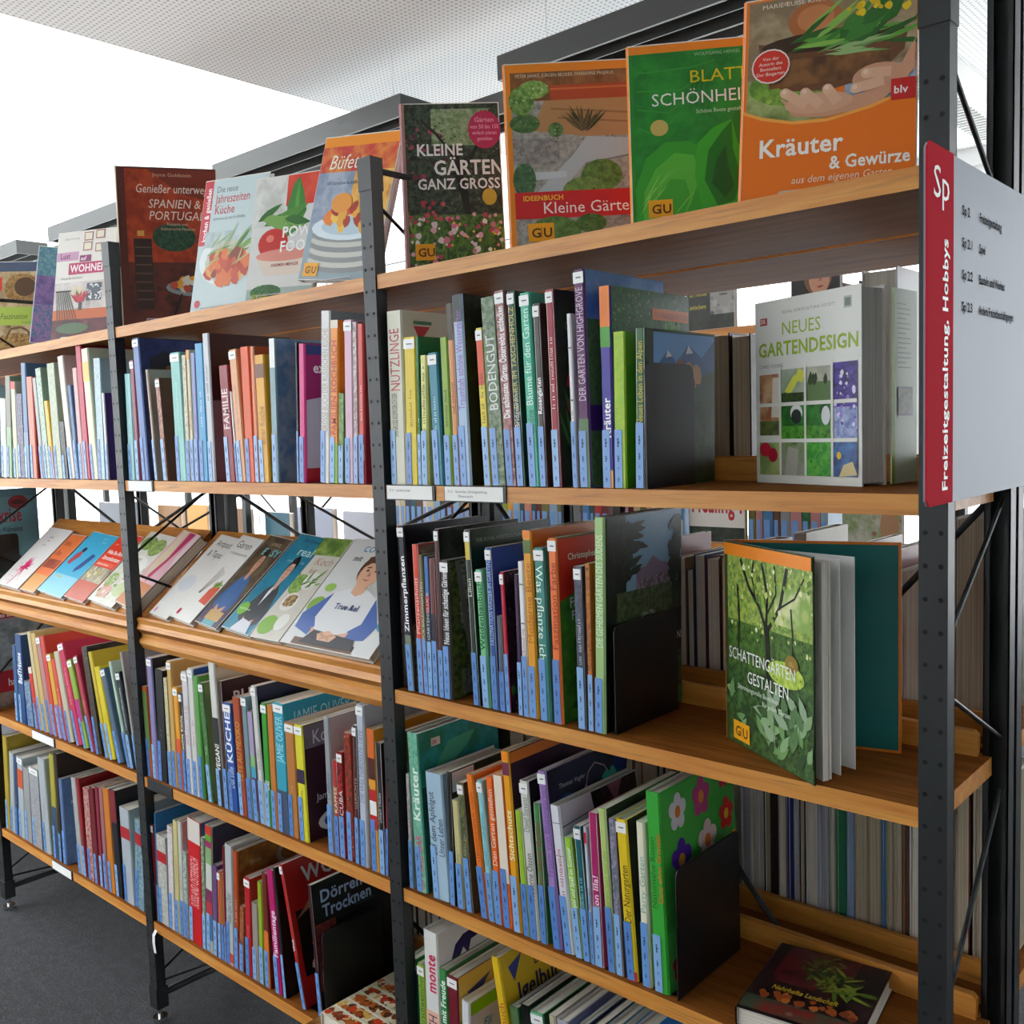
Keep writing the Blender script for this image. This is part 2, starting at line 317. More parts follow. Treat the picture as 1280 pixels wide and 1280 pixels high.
# ---------------------------------------------------------------- the cover designs
ART = {
'nutz': [('p', [(.12, .92), (.32, .92), (.2, .83)], 'd03040'), ('p', [(.12, .93), (.34, .93), (.34, .95), (.12, .95)], '3a7a50'), ('tb', .55, .86, .02, 'Dr. Hans', '707060')],
'pond': [('q', '10140f 2a3220 504a30', 'fine', 0, .55, 1, 1), ('q', '0c1210 141c1a 243028', 'soft', 0, 0, 1, .5), ('g', 12, .2, .3, .4, .5, .15, .01, 60, 120, 'c890a8 8098b8', 3), ('t', .2, .5, .04, 'T', 'e8e8f0', 'b')],
'redrose': [('q', '101a12 1a2c1c 0c120e', 'soft', 0, 0, 1, 1), ('s', 26, .15, .35, .7, .7, .05, .12, 'b02028 c83838 8a1820', 4), ('g', 30, .1, .05, .8, .5, .3, .02, 60, 120, '2a5a28 3a6a30', 6), ('t', .1, .8, .05, 'GU', '707850')],
'high': [('q', '4a7a38 6a9048 2c4c28', 'fine', 0, 0, 1, .78), ('q', '5a8cc8 7aa6d8 5a8cc8', 'soft', 0, .78, 1, 1), ('q', '1c2c20 2a3c28 182018', 'fine', .5, .72, .95, .93), ('e', .32, .86, .1, .06, '28402a'), ('r', 0, .26, 1, .38, '4a2a6a'), ('t', .15, .3, .05, 'H', 'e0d8e8', 'b'), ('t', .22, .44, .04, 'E', 'd8e0d0')],
'herb': [('q', '1c5028 2c7030 8ab060', 'fine', 0, .25, 1, 1), ('g', 60, .65, .7, .85, .8, .15, .008, 50, 130, '5aa040 78c050 3a8030', 8), ('r', .5, .86, 1, .92, 'f07820'), ('t', .52, .875, .025, 'GU PFLANZENRATGEBER', 'c85010', 'b', .9)],
'grass': [('r', 0, 0, 1, 1, '4aa81c'), ('r', 0, .4, .35, 1, '58b028'), ('q', '183c14 3a7a28 70b040', 'fine', .3, .45, 1, .8), ('g', 50, .3, .45, 1, .6, .25, .012, 60, 120, '5aa838 7ac848 2c6420', 5), ('r', 0, .8, 1, 1, '68b828'), ('e', .5, .1, .25, .05, 'd83020'), ('t', .35, .085, .03, 'BLV', 'f0d0c0', 'b'), ('s', 6, .1, .45, .5, .95, .01, .02, 'f0f0f0', 3)],
'alps': [('q', '203820 34502c 1a2a18', 'soft', 0, 0, 1, 1), ('r', .1, .72, 1, .99, '6aa4e0'), ('p', [(.1, .74), (.3, .88), (.42, .8), (.6, .92), (.8, .84), (1, .96), (1, .7), (.1, .7)], '34609a'), ('p', [(.3, .88), (.36, .84), (.27, .83)], 'e0e8f0'), ('p', [(.6, .92), (.67, .87), (.56, .86)], 'e0e8f0'), ('p', [(.1, .7), (.4, .78), (.7, .7), (1, .76), (1, .55), (.1, .55)], '2c4c30'), ('s', 14, .3, .58, .75, .76, .05, .1, '7a3a1c a05828 c89870 5a2818', 2), ('e', .6, .78, .045, .03, 'c89070')],
'zimmer': [('q', '0c1020 12182c 0c1020', 'soft', 0, .4, 1, 1), ('t', .3, .93, .028, 'Rob Herwig', '58607a'), ('t', .12, .83, .06, 'Zimmer', 'f0f0f4', 'bi'), ('t', .12, .75, .05, 'pflanzen', 'c8c8d0', 'b'), ('q', '284030 607848 c08098', 'fine', 0, 0, 1, .4)],
'greytop': [('q', '807060 a09080 504840', 'fine', 0, .8, 1, 1)],
'stream': [('q', '1a201c 4a5048 303830', 'soft', 0, .45, 1, 1), ('s', 60, .05, .1, .95, .5, .01, .03, 'c8b8c8 e0d8e0 506040', 4)],
'forest': [('q', '2c4020 6a7838 a8a890', 'fine', 0, 0, 1, 1), ('q', '505a3c c0c0b8 889070', 'fine', .1, .5, .5, 1), ('p', [(.06, 1), (.12, 1), (.3, .0), (.24, 0)], '8a8a80'), ('q', '40502c 788450 20281c', 'fine', .45, .25, 1, .7), ('q', '606460 90948c 404440', 'fine', .1, .02, .9, .2)],
'royal': [('q', '0c3020 123c28 0c2818', 'soft', 0, 0, 1, 1), ('t', .05, .93, .022, 'THE ROYAL HORTICULTURAL SOCIETY', '90a898'), ('e', .7, .7, .25, .1, '907a90 b8a0a8 706080'), ('g', 10, .3, .3, .8, .7, .4, .04, 20, 80, '185030 246838', 4)],
'blueev': [('r', 0, 0, 1, 1, '1c48a8'), ('t', .3, .72, .07, 'EV', '7090d0', 'b'), ('r', .05, .2, .3, .45, 'a8c0e0')],
'dotty': [('q', '2c1a28 4a3848 8a8890', 'fine', 0, 0, 1, 1), ('t', .2, .6, .07, 'V', 'f0f0f0', 'b'), ('t', .2, .4, .07, 't', 'f0f0f0', 'b'), ('s', 20, 0, .05, .8, .3, .02, .05, '3a8a40 58a850 b0a0b8', 5)],
'iris': [('r', 0, 0, 1, 1, '3c7a28'), ('q', '3c7a28 58a034 2a5a20', 'soft', 0, 0, 1, .7), ('q', '101410 1c2418 381810', 'soft', .5, .6, 1, 1), ('p', [(0, 1), (.65, 1), (.55, .8), (.3, .72), (0, .66)], 'e02c18'), ('t', .12, .88, .035, 'Christopher Lloyd', 'f8f0e8', 'b'), ('g', 9, .4, .3, .8, .52, .35, .05, 50, 130, '4848c8 3030a0 6868d8', 7), ('g', 12, .0, .0, .9, .3, .5, .04, 10, 50, '58a838 2c6820', 8), ('t', .12, .62, .055, 'Faszination', 'f4f4f8', 'b'), ('t', .14, .55, .05, 'Farbe', 'f4f4f8', 'b')],
'mas': [('q', '1c2c20 344a30 0e1612', 'fine', 0, .28, 1, .75), ('p', [(.25, .62), (.22, 1), (1, 1), (1, .66), (.8, .6), (.5, .66)], '7aa6c8'), ('q', '584a60 9a8898 3c3844', 'fine', .38, .63, .92, .74), ('p', [(.38, .72), (.5, .74), (.6, .79), (.7, .755), (.92, .72), (.92, .7), (.38, .68)], '80708a'), ('q', '0c100e 16201a 283c24', 'fine', .0, .55, .25, 1), ('s', 70, .02, .66, .3, .98, .02, .06, '0e1612 16221a 22301e', 4), ('g', 14, .18, .7, .3, .95, .22, .03, -20, 30, '121a14 1c2a1c', 3), ('s', 60, .84, .6, 1, .98, .02, .07, '101a14 1a281c', 7), ('q', '30442c 5c7048 1c2a1c', 'fine', .12, .5, .86, .64), ('r', .0, .28, 1, .50, '0c0f14'), ('t', .45, .505, .022, 'Jean Mus', 'e0e0d8'), ('t', .08, .40, .042, 'DIE GEHEIMEN GÄRTEN', 'e8e8e0', '', .8), ('t', .62, .34, .04, 'DES SÜDENS', 'e8e8e0', '', .8), ('q', '24381e 4c6a38 8c9c88', 'fine', 0, 0, 1, .28), ('e', .6, .16, .2, .03, 'b0c0c8'), ('r', .2, .0, 1, .1, '3c8a48'), ('r', 0, 0, .07, 1, '141c18')],
'herbk': [('q', '1a7a5c 2898a0 0c5a48', 'soft', 0, .5, 1, 1), ('p', [(.05, .7), (.2, .78), (.35, .9), (.7, .92), (.6, .84), (.4, .76), (.1, .66)], '48a888'), ('q', '0c3c2c 165040 082418', 'soft', .0, 0, 1, .66), ('r', .14, .90, .25, .95, 'e8e0e0'), ('t', .15, .91, .025, 'DK', 'b02840', 'b', .8)],
'whitetop': [('r', 0, .85, 1, 1, 'e0e0e4'), ('q', '101410 283828 141814', 'soft', .3, .83, 1, 1)],
'orangetop': [('r', 0, .94, 1, 1, 'f08020'), ('q', '2c182c 4a2440 141014', 'soft', 0, 0, 1, .94)],
'heart': [('r', 0, 0, 1, 1, '0e1838'), ('t', .12, .88, .028, 'Thomas Vogler', 'c8d0e0', 'i'), ('ln', [(.45, .80), (.5, .9), (.6, .94), (.72, .9), (.78, .84)], .01, 'c8a8b8'), ('p', [(.42, .8), (.46, .84), (.5, .8), (.46, .72)], 'e8a0b8'), ('p', [(.68, .84), (.74, .87), (.78, .85), (.82, .88), (.9, .84), (.86, .76), (.78, .72), (.7, .77)], '38a890'), ('e', .2, .72, .16, .12, '284888'), ('e', .95, .9, .1, .1, '203c80')],
'hair': [('r', 0, 0, 1, 1, 'd8d8e4'), ('p', [(.38, 1), (.42, .8), (.6, .7), (1, .6), (1, 1)], '181418'), ('q', '201820 50303c 141014', 'fine', .5, .7, 1, 1), ('p', [(.6, 1), (.7, .84), (.8, 1)], 'a06878'), ('ln', [(0, .86), (.4, .88)], .012, '707078')],
'primula': [('r', 0, 0, 1, 1, '4ab848'), ('r', 0, 0, 1, .3, '58c858')]+[x for (u, v, r, c1, c2) in [(.2, .87, .13, 'e8e4ec', 'f08838'), (.52, .88, .14, 'd04890', 'f09038'), (.85, .93, .1, 'c02848', 'f0b838'), (.22, .62, .15, '5a28a8', 'e8b020'), (.58, .64, .15, 'ecd0d0', 'f08030'), (.86, .72, .12, 'd82028', 'f0c030'), (.96, .52, .12, 'e8a820', 'd85820'), (.74, .50, .1, 'd02888', 'e8a030'), (.42, .45, .12, 'd01828', 'e8a030'), (.28, .28, .13, 'e8d8d0', 'f09848'), (.7, .3, .14, 'b82878', 'f0b838'), (.1, .12, .1, 'c82848', 'e8b030'), (.5, .12, .12, 'e8e0e8', 'f0a030'), (.88, .12, .11, 'd82830', 'f0b030')] for x in ([('e', min(1-r*.36, max(r*.36, u+r*.55*math.cos(a))), min(.97, max(.03, v+r*.45*math.sin(a))), r*.36, r*.3, c1) for a in (.3, 1.55, 2.8, 4.05, 5.3)]+[('e', min(.97, u), v, r*.28, r*.24, c2)])],
'horse': [('r', 0, 0, 1, 1, 'e4e4f0'), ('p', [(.15, .80), (.2, .88), (.3, .92), (.5, .93), (.7, .9), (.72, .82), (.66, .86), (.62, .8), (.56, .87), (.4, .86), (.36, .78), (.3, .84), (.22, .76)], '302868'), ('ln', [(.1, .6), (.2, .68), (.22, .75)], .02, '302868')],
'tri': [('r', 0, 0, 1, 1, 'd8b458'), ('q', 'd8b458 e0a040 c88838', 'soft', .5, .5, 1, 1), ('p', [(.1, .86), (.4, .92), (.18, .74)], '3c4478'), ('r', 0, .6, 1, .66, '58a828')],
'lilac': [('r', 0, 0, 1, 1, 'b8b4d8'), ('r', 0, .88, 1, 1, '78b020'), ('t', .15, .7, .08, 'Eli', '3c78b8', 'bi')],
'igel': [('r', 0, 0, 1, 1, 'e4bc20'), ('p', [(.08, .93), (.28, .97), (.14, .84)], '38408a'), ('t', .42, .86, .06, 'Das', '282848'), ('t', .16, .72, .1, 'Igelbuch', '282060', 'b', .9), ('q', '806838 403018 c0a060', 'fine', .2, .1, .9, .6)],
'cat': [('q', '9898b8 b0b0c8 8080a0', 'soft', 0, 0, 1, 1), ('p', [(.5, .96), (.6, .82), (.66, .9), (.74, .7), (.5, .7)], '50525c')],
'mount': [('q', '2c3468 404880 241c48', 'soft', 0, 0, 1, 1), ('q', '14140e 3a2c18 141810', 'fine', .1, .6, 1, .86), ('p', [(.1, .86), (.3, .92), (.5, .84), (.8, .95), (1, .85), (1, .8), (.1, .8)], '1c2030'), ('s', 20, .2, .62, .8, .8, .02, .06, '8a7020 a05828', 3)],
'klein': [('r', 0, 0, 1, 1, '9a7880'), ('r', 0, .55, 1, 1, '4a241c'), ('t', .25, .84, .07, 'Klein', '1a0c0c')],
'amp': [('q', '6c90c0 a8b4cc 4878b0', 'soft', 0, 0, 1, 1), ('t', .5, .52, .07, '&', '303848'), ('r', .55, .01, .95, .09, 'e89820'), ('t', .58, .025, .045, 'G U', '402810', 'b')],
'exo': [('r', 0, 0, 1, 1, 'a01868'), ('r', 0, .93, 1, 1, '283878'), ('t', .08, .8, .075, 'exotisch', 'f8e8f4', 'b'), ('p', [(0, .1), (0, .6), (.5, .66), (1, .64), (1, .1)], 'c0b8c8'), ('e', .6, .22, .4, .14, 'e0dce0'), ('s', 30, .25, .15, .9, .32, .04, .09, 'c83820 e0a040 802018 f0c868', 3), ('r', 0, 0, 1, .1, 'b01828')],
'beige': [('r', 0, 0, 1, 1, 'c4b098'), ('tb', .45, .86, .03, 'BIRKE WEISSER', '685848', '', .9), ('t', .6, .93, .03, 'VEGAN', '58483c')],
'bee': [('r', 0, 0, 1, 1, '30141a'), ('t', .12, .82, .09, 'BURGER', 'e8e0e0', 'b'), ('tb', .2, .7, .05, 'EILEEN', '20245a', 'b')],
'jamie': [('r', 0, 0, 1, 1, '2090ac'), ('t', .1, .84, .095, 'JAMIE OLIVER', 'a8e0ec', '', .68), ('q', '2090ac 1c80a0 2898b0', 'soft', 0, 0, 1, .8)],
'koe': [('r', 0, 0, 1, 1, '38182a'), ('r', 0, .8, 1, 1, '70646e'), ('t', .1, .83, .12, 'Kochen', 'd0c8d0', '', .8), ('e', .95, .45, .35, .28, '2858b0'), ('t', .12, .33, .06, 'Jamie', 'e8e8f0'), ('e', .5, .13, .38, .11, 'e8eaf0'), ('e', .5, .13, .3, .085, '1850b0')],
'brot': [('q', '7a4a1c a87838 503010', 'soft', 0, 0, 1, 1), ('t', .15, .86, .04, 'Brot', 'c0b0a0'), ('e', .7, .85, .2, .1, '909090'), ('e', .7, .85, .14, .07, '70441c')],
'child': [('q', '0c0e0e 1c2420 101010', 'soft', 0, 0, 1, 1), ('e', .45, .60, .2, .07, '303c68'), ('e', .42, .52, .16, .07, 'b08878'), ('p', [(.25, .47), (.55, .49), (.68, .3), (.74, .14), (.3, .16)], '70747c'), ('t', .3, .05, .06, 'Familie', 'a02080', 'b'), ('t', .1, .92, .03, 'L', 'c8c8c8')],
'wok': [('r', 0, 0, 1, 1, 'b01c18'), ('t', .2, .83, .11, 'WOK', 'd8dce0', 'b'), ('q', '14100e 281c18 0c0a08', 'soft', .05, .2, 1, .66), ('p', [(.05, .6), (.3, .74), (.9, .8), (.9, .76), (.35, .68)], 'b08060'), ('e', .5, .55, .12, .07, 'c88830'), ('s', 30, .2, .2, .9, .42, .04, .08, 'c02820 e88020 388a30 e8e0d0', 4), ('r', .2, .2, 1, .24, '2858a0')],
'doerr': [('q', '0c0c12 1a1018 0a0a0e', 'soft', 0, 0, 1, 1), ('t', .08, .85, .09, 'Dörren', 'a8bce4', 'b'), ('t', .1, .735, .09, 'Trocknen', 'a8bce4', 'b', .9), ('t', .5, .71, .022, 'Petra Neumann', '50586c'), ('q', '5a2828 883830 301818', 'fine', 0, .2, .25, .7), ('r', .03, .1, .14, .35, '8890a0')],
'mpurple': [('r', 0, 0, 1, 1, '3c1870'), ('t', .3, .16, .11, 'N', 'e8d820', 'b'), ('t', .35, .06, .05, 'On', 'a060c0', 'b'), ('ln', [(.4, .6), (.6, .5), (.5, .4)], .03, '8070a0')],
'whale': [('q', '5a78a8 6a88b4 506c98', 'soft', 0, 0, 1, 1), ('e', .8, .4, .16, .2, '3c5880'), ('e', .82, .4, .13, .16, '6a88b0'), ('tb', .1, .7, .05, 'So', 'd8e0e8')],
# display covers
'kraeuter': [('r', 0, 0, 1, 1, 'f07c18'), ('q', '7a8a48 b0b878 5c6c30', 'soft', .02, .38, .5, .66), ('q', '8a7458 b09a78 6c5a40', 'soft', .02, .6, .995, .99), ('q', '7c9ab8 a0b8cc 6c8a50', 'soft', .6, .38, .995, .6), ('e', .3, .56, .27, .1, '88ac40 608830 a8c060'),
  ('e', .42, .86, .16, .1, 'b06838'), ('e', .42, .87, .11, .065, 'c88050'), ('p', [(.08, .78), (.12, .6), (.25, .53), (.5, .51), (.78, .55), (.93, .66), (.95, .76), (.5, .70)], '6c4428'), ('q', '54341c 8a5c34 3c2414', 'soft', .15, .55, .85, .68), ('e', .52, .755, .42, .05, '3c2816'),
  ('g', 26, .25, .7, .8, .78, .34, .016, -10, 70, '3a7a28 5a9838 88b850 2a5c20', 5), ('g', 10, .4, .66, .6, .72, .3, .010, -10, 20, '98b878 6a9850', 6), ('g', 8, .55, .72, .8, .85, .3, .05, 20, 60, '3c7c2c 2c6424', 7), ('s', 26, .58, .86, .95, .97, .015, .03, 'e8c820 d8b018', 8),
  ('p', [(.22, .5), (.3, .46), (.5, .45), (.72, .48), (.92, .6), (.99, .7), (.99, .56), (.8, .42), (.5, .38), (.3, .40)], 'd09878'), ('e', .45, .455, .2, .05, 'd8a484'), ('e', .8, .54, .16, .07, 'd09878')]+[z for (x0, y0, x1, y1) in ((.38, .45, .25, .52), (.46, .44, .37, .51), (.56, .445, .5, .515), (.82, .52, .66, .50), (.86, .56, .72, .565)) for z in (('ln', [(x0, y0), (x1, y1)], .062, 'e0b090'), ('e', x1, y1, .031, .024, 'e4b898'), ('e', x1-.004, y1+.006, .014, .011, 'f0d0bc'))]+[('e', .25, .96, .02, .01, 'c8a080'),
  ('p', [(0, 0), (0, .44), (.12, .40), (.3, .365), (.5, .36), (.75, .40), (1, .47), (1, 0)], 'f07818'), ('ln', [(0, .445), (.12, .405), (.3, .37), (.5, .365), (.75, .405), (1, .475)], .02, 'f8a848'),
  ('t', .1, .945, .022, 'MARIE-LUISE KREUTER', 'e8dcc8', '', 1.15), ('e', .16, .66, .115, .085, 'f0e0d8'), ('e', .16, .66, .107, .078, 'd83828'), ('t', .16, .69, .016, 'Von der', 'f8e8d8', 'c'), ('t', .16, .665, .016, 'Autorin des', 'f8e8d8', 'c'), ('t', .16, .64, .016, 'Bestsellers', 'f8e8d8', 'c'), ('t', .16, .615, .016, 'Der Biogarten', 'f8e8d8', 'c'),
  ('t', .1, .215, .085, 'Kräuter', 'fdf6ec', 'b', .95), ('t', .52, .13, .06, '& Gewürze', 'fdf6ec', 'b', .85), ('t', .3, .075, .035, 'aus dem eigenen Garten', 'fbe0c0', 'i', .9), ('r', .86, .42, .995, .52, 'cc2424'), ('t', .875, .45, .035, 'blv', 'f8e8e0', 'b')],
'blatt': [('r', 0, 0, 1, 1, '2c8a2c'), ('q', '1c7a28 2c9430 186a24', 'soft', .03, 0, 1, .955), ('r', 0, .955, 1, 1, 'f08a18')]+[('ln', [(.06+.0*i, .55+.1*i), (.22+.1*i, .50+.12*i), (.42+.1*i, .62+.09*i)], .012, '3c9838') for i in range(4)]+[('ln', [(.70-.02*i, .95), (.62-.04*i, .75), (.64-.06*i, .56)], .010, '348c34') for i in range(4)]+[
  ('p', [(.03, .0), (.03, .22), (.12, .38), (.28, .46), (.48, .46), (.62, .40), (.66, .28), (.6, .12), (.5, .0)], '38a028'), ('p', [(.08, .0), (.1, .2), (.2, .32), (.36, .4), (.52, .38), (.56, .26), (.48, .12), (.38, .0)], '58b838'), ('p', [(.18, 0), (.2, .16), (.32, .26), (.44, .25), (.48, .16), (.42, .06), (.36, 0)], '40a42c'),
  ('p', [(.52, .28), (.55, .44), (.68, .52), (.84, .56), (.88, .44), (.98, .3), (.98, 0), (.62, 0), (.56, .12)], '3cac2c'), ('p', [(.6, .24), (.64, .4), (.76, .5), (.84, .55), (.84, .4), (.9, .24), (.84, .12), (.7, .1)], '1c7820'), ('p', [(.66, .22), (.7, .34), (.78, .42), (.8, .3), (.84, .2), (.76, .14)], '125a18'), ('g', 8, .06, .02, .4, .2, .35, .006, 40, 70, '88d058 70c048', 4),
  ('t', .5, .775, .068, 'BLATT', 'd4cc20', '', 1.1), ('t', .18, .66, .068, 'SCHÖNHEITEN', 'f4f8f0', '', .98), ('t', .55, .605, .022, 'Schöne Beete gestalten', 'd0e8c8', '', .9), ('t', .55, .92, .018, 'WOLFGANG HENSEL', 'a8d0a0'), ('e', .24, .54, .075, .045, 'c8b060')]+GUL(.13, .055),
'idee': [('r', 0, 0, 1, 1, 'f08a18'), ('q', '8c8a84 b0aca4 6c6a68', 'fine', .04, 0, 1, .955), ('q', '7a4a24 a06838 54341c', 'soft', .04, .8, 1, .955), ('r', .35, .80, 1, .88, 'b84a20'), ('r', .35, .855, 1, .865, 'd87038'), ('p', [(.3, .8), (1, .8), (1, .6), (.62, .6), (.2, .64)], 'b88858'), ('p', [(.35, .76), (1, .72), (1, .71), (.35, .75)], '9a6c40'), ('p', [(.4, .71), (1, .67), (1, .66), (.4, .70)], '9a6c40'),
  ('p', [(.62, .6), (1, .58), (1, .5), (.6, .46), (.36, .28), (.16, .28), (.5, .5)], 'b4bcc0'), ('p', [(.04, .42), (.45, .42), (.45, .39), (.04, .37)], 'c4ccd0'), ('p', [(.6, .46), (.98, .50), (.98, .49), (.6, .45)], '788084'), ('q', '787470 a09a94 4c4a48', 'fine', .04, .46, .4, .60),
  ('e', .12, .8, .1, .08, '88a858 4a7430 b8cc88'), ('e', .22, .86, .12, .05, '98b860 5c8838 c8d898'), ('e', .14, .68, .12, .05, '5c8048 3c5c2c 88a468'), ('g', 22, .58, .62, .62, .64, .2, .01, 40, 140, '4c4428 6c5c38 38401c', 5), ('e', .38, .64, .06, .04, '688c50 406030 90a870'), ('e', .12, .38, .09, .09, '50744c 385838 789870'),
  ('e', .72, .39, .16, .085, '48682c 6c8c40 2c481c'), ('e', .58, .31, .17, .075, '58783a 7c9848 38541f'), ('r', .04, .175, 1, .315, 'cc2428'), ('t', .1, .27, .026, 'IDEENBUCH', 'f0c030', 'b'), ('t', .25, .2, .06, 'Kleine Gärten', 'f8f0e8', '', 1.0), ('e', .34, .1, .2, .085, '4c7034 6c9048 304c20'), ('e', .62, .14, .12, .05, '40602c 5c803c 283c1c'), ('t', .08, .925, .018, 'PETER JANKE, JÜRGEN BECKER, MARIANNE MAJERUS', 'e0d0b0', '', .85)]+GUL(.13, .055),
'kg': [('r', 0, 0, 1, 1, '30342c'), ('q', '1e241c 4a5844 70805c', 'fine', .03, .25, 1, 1), ('q', '6c8858 a0b088 3c5030', 'fine', .3, .75, .9, .97), ('s', 30, .05, .55, .5, .85, .01, .035, '7c3040 a04858 58303c', 3), ('ln', [(.52, .7), (.6, .5), (.68, .22)], .07, '1c1814'), ('ln', [(.58, .55), (.78, .76), (.9, .84)], .035, '201c18'), ('ln', [(.55, .66), (.35, .82), (.2, .9)], .03, '2a2620'), ('q', '2c4c20 64883c 1c3018', 'fine', .03, 0, 1, .34),
  ('g', 50, .05, .02, 1, .25, .2, .012, 60, 120, '4c7c2c 74a040 2c5420', 9), ('s', 80, .04, .05, .98, .34, .014, .04, 'e8d8dc d88098 e8b0c0 f0f0e8 c04868', 7), ('s', 16, .15, .3, .45, .42, .015, .03, 'c03848 d05868', 8), ('s', 12, .45, .1, .98, .3, .01, .02, 'e8d040', 10), ('e', .87, .44, .075, .05, 'd0b040'), ('t', .14, .69, .068, 'KLEINE', 'f0f0ec', 'b', .85), ('t', .31, .575, .085, 'GÄRTEN', 'f0f0ec', 'b', .85), ('t', .14, .49, .062, 'GANZ GROSS', 'f0f0ec', 'b', .85), ('t', .4, .95, .016, 'TANJA EDMONDS', 'b8b8a8'),
  ('e', .85, .84, .17, .115, 'b82c58'), ('t', .85, .885, .028, 'Gärten', 'f0b0c8', 'c'), ('t', .85, .845, .025, 'von 50 bis 150', 'f0b0c8', 'c', .8), ('t', .85, .81, .022, 'einfach planen', 'f0b0c8', 'c', .8), ('t', .85, .775, .022, 'gestalten', 'f0b0c8', 'c', .8), ('r', 0, 0, .03, 1, 'b08078')]+GUL(.09, .075),
'buff': [('r', 0, 0, 1, 1, 'c04038'), ('q', '8090a8 a8b0c0 6078a0', 'soft', 0, .3, 1, .75), ('q', 'c83c30 e08838 d04850', 'soft', .0, .75, 1, .93), ('r', 0, .93, 1, 1, 'f0921c'), ('q', 'e0a040 f0c060 c06828', 'soft', .5, .4, 1, .75), ('r', 0, 0, 1, .38, '90a4ac')]+[('e', .52, .10+.035*i, .45, .055, 'c8c8c0' if i % 2 else '8c9090') for i in range(7)]+[('e', .52, .36, .47, .09, 'd8e4ec'), ('e', .52, .37, .34, .065, 'b8ccd8'), ('s', 40, .25, .35, .8, .52, .04, .09, 'd8481c e88028 e8a83c a83018 f0c050', 5), ('e', .4, .53, .14, .07, 'e89838'), ('t', .12, .77, .1, 'Büfetts', 'f4ecd8', 'i', .95), ('tb', .15, .66, .025, 'Über 90 festliche Rezepte', '40507a', '', 1)]+GUL(.05, .02),
'pow': [('r', 0, 0, 1, 1, 'dcdcd8'), ('q', 'd83828 e05038 c82820', 'soft', .45, .75, 1, 1), ('q', 'e0e0dc c8c8c0 a89898', 'soft', .02, .6, .5, 1), ('p', [(.55, .5), (.52, .75), (.6, .93), (.68, .98), (.76, .85), (.82, .7), (.7, .55)], '3c8430'), ('p', [(.64, .52), (.64, .8), (.68, .96), (.7, .75)], '58a040'), ('g', 16, .0, .6, .55, .68, .4, .05, -20, 30, '4c8c30 2c6820 78a850', 6), ('e', .35, .46, .23, .12, 'c82418'), ('e', .3, .5, .06, .03, 'e87868'), ('p', [(.1, .36), (.98, .36), (.85, .2), (.25, .2)], 'e4d4c4'), ('e', .54, .36, .44, .05, 'e09080'), ('t', .48, .5, .085, 'POWER', 'f8f8f4', 'b'), ('t', .46, .385, .085, 'FOOD', 'f8f8f4', 'b'), ('t', .35, .27, .024, 'CARMEN MEHLER', 'b04840', 'b'), ('r', 0, 0, 1, .1, 'a8b8b0'), ('e', .3, .07, .24, .06, '3c7434 2c5828 68a050'), ('r', .1, .01, .32, .055, '8c9818'), ('t', .13, .02, .025, 'G U', '504810', 'b')],
'jahr': [('r', 0, 0, 1, 1, 'c4d4d6'), ('r', 0, .5, .14, 1, 'cc2c3c'), ('t', .115, .53, .05, 'kochen & genießen', 'fcf0f0', 'rb', .72), ('t', .2, .9, .05, 'Die neue', '607078', '', .9), ('t', .2, .82, .068, 'Jahreszeiten', 'c82c34', '', .8), ('t', .2, .735, .068, 'Küche', 'c82c34', '', .9), ('tb', .2, .69, .02, 'Das Beste aus jeder Saison', '8c98a0'), ('e', .5, .38, .45, .2, 'e4ecec'), ('q', 'a8bcc0 c8d4d4 90a8ac', 'soft', .1, .48, .95, .6), ('e', .55, .36, .4, .17, 'c8c8b8'), ('g', 12, .15, .38, .6, .45, .35, .025, 0, 50, '6c9c48 88b058 4c7c30', 4), ('s', 50, .22, .22, .85, .42, .05, .1, 'c84820 e07030 b83818 e8a050 8c3c20', 6), ('g', 10, .1, .3, .9, .5, .3, .012, 20, 80, '98b878 c0b070', 8), ('e', .1, .05, .045, .03, 'c83848')],
'span': [('r', 0, 0, 1, 1, '5a2418'), ('q', '8c2c14 b84418 5c1c10', 'soft', .08, .35, 1, .99), ('q', '48201a 6c2c20 30140e', 'soft', .08, .0, 1, .4), ('r', .14, .1, .32, .55, '34201a')]+[('r', .15, .16+.055*i, .31, .168+.055*i, '705040') for i in range(7)]+[('e', .55, .56, .22, .09, '1c3424 34583c 14241a'), ('r', .18, .565, .25, .60, 'd8a050'), ('p', [(.3, .99), (.5, .9), (.62, .84), (.9, .8), (1, .82), (1, .99)], '7c2c18'), ('t', .36, .945, .022, 'Joyce Goldstein', 'd8a890', '', 1.2), ('t', .18, .84, .055, 'Genießer unterwegs', 'f0d8c8', 'i', .72), ('t', .3, .745, .055, 'SPANIEN &', 'f0d8c8', 'i', .85), ('t', .3, .67, .055, 'PORTUGAL', 'f0d8c8', 'i', .85), ('t', .48, .635, .018, 'Rezepte und', 'd8a890'), ('t', .42, .605, .018, 'kulinarische Notizen', 'd8a890'),
  ('e', .74, .24, .3, .055, '8c9494'), ('e', .74, .25, .26, .04, '4c5454'), ('s', 24, .52, .23, .96, .29, .03, .06, 'c8c8c0 b84830 e0a030 d8d0c0', 3), ('e', .8, .30, .12, .02, 'e09828'), ('ln', [(.6, .2), (.5, .04)], .02, '18100e'), ('ln', [(.86, .2), (.9, .03)], .02, '18100e'), ('r', .52, .0, .95, .03, 'b8a890')],
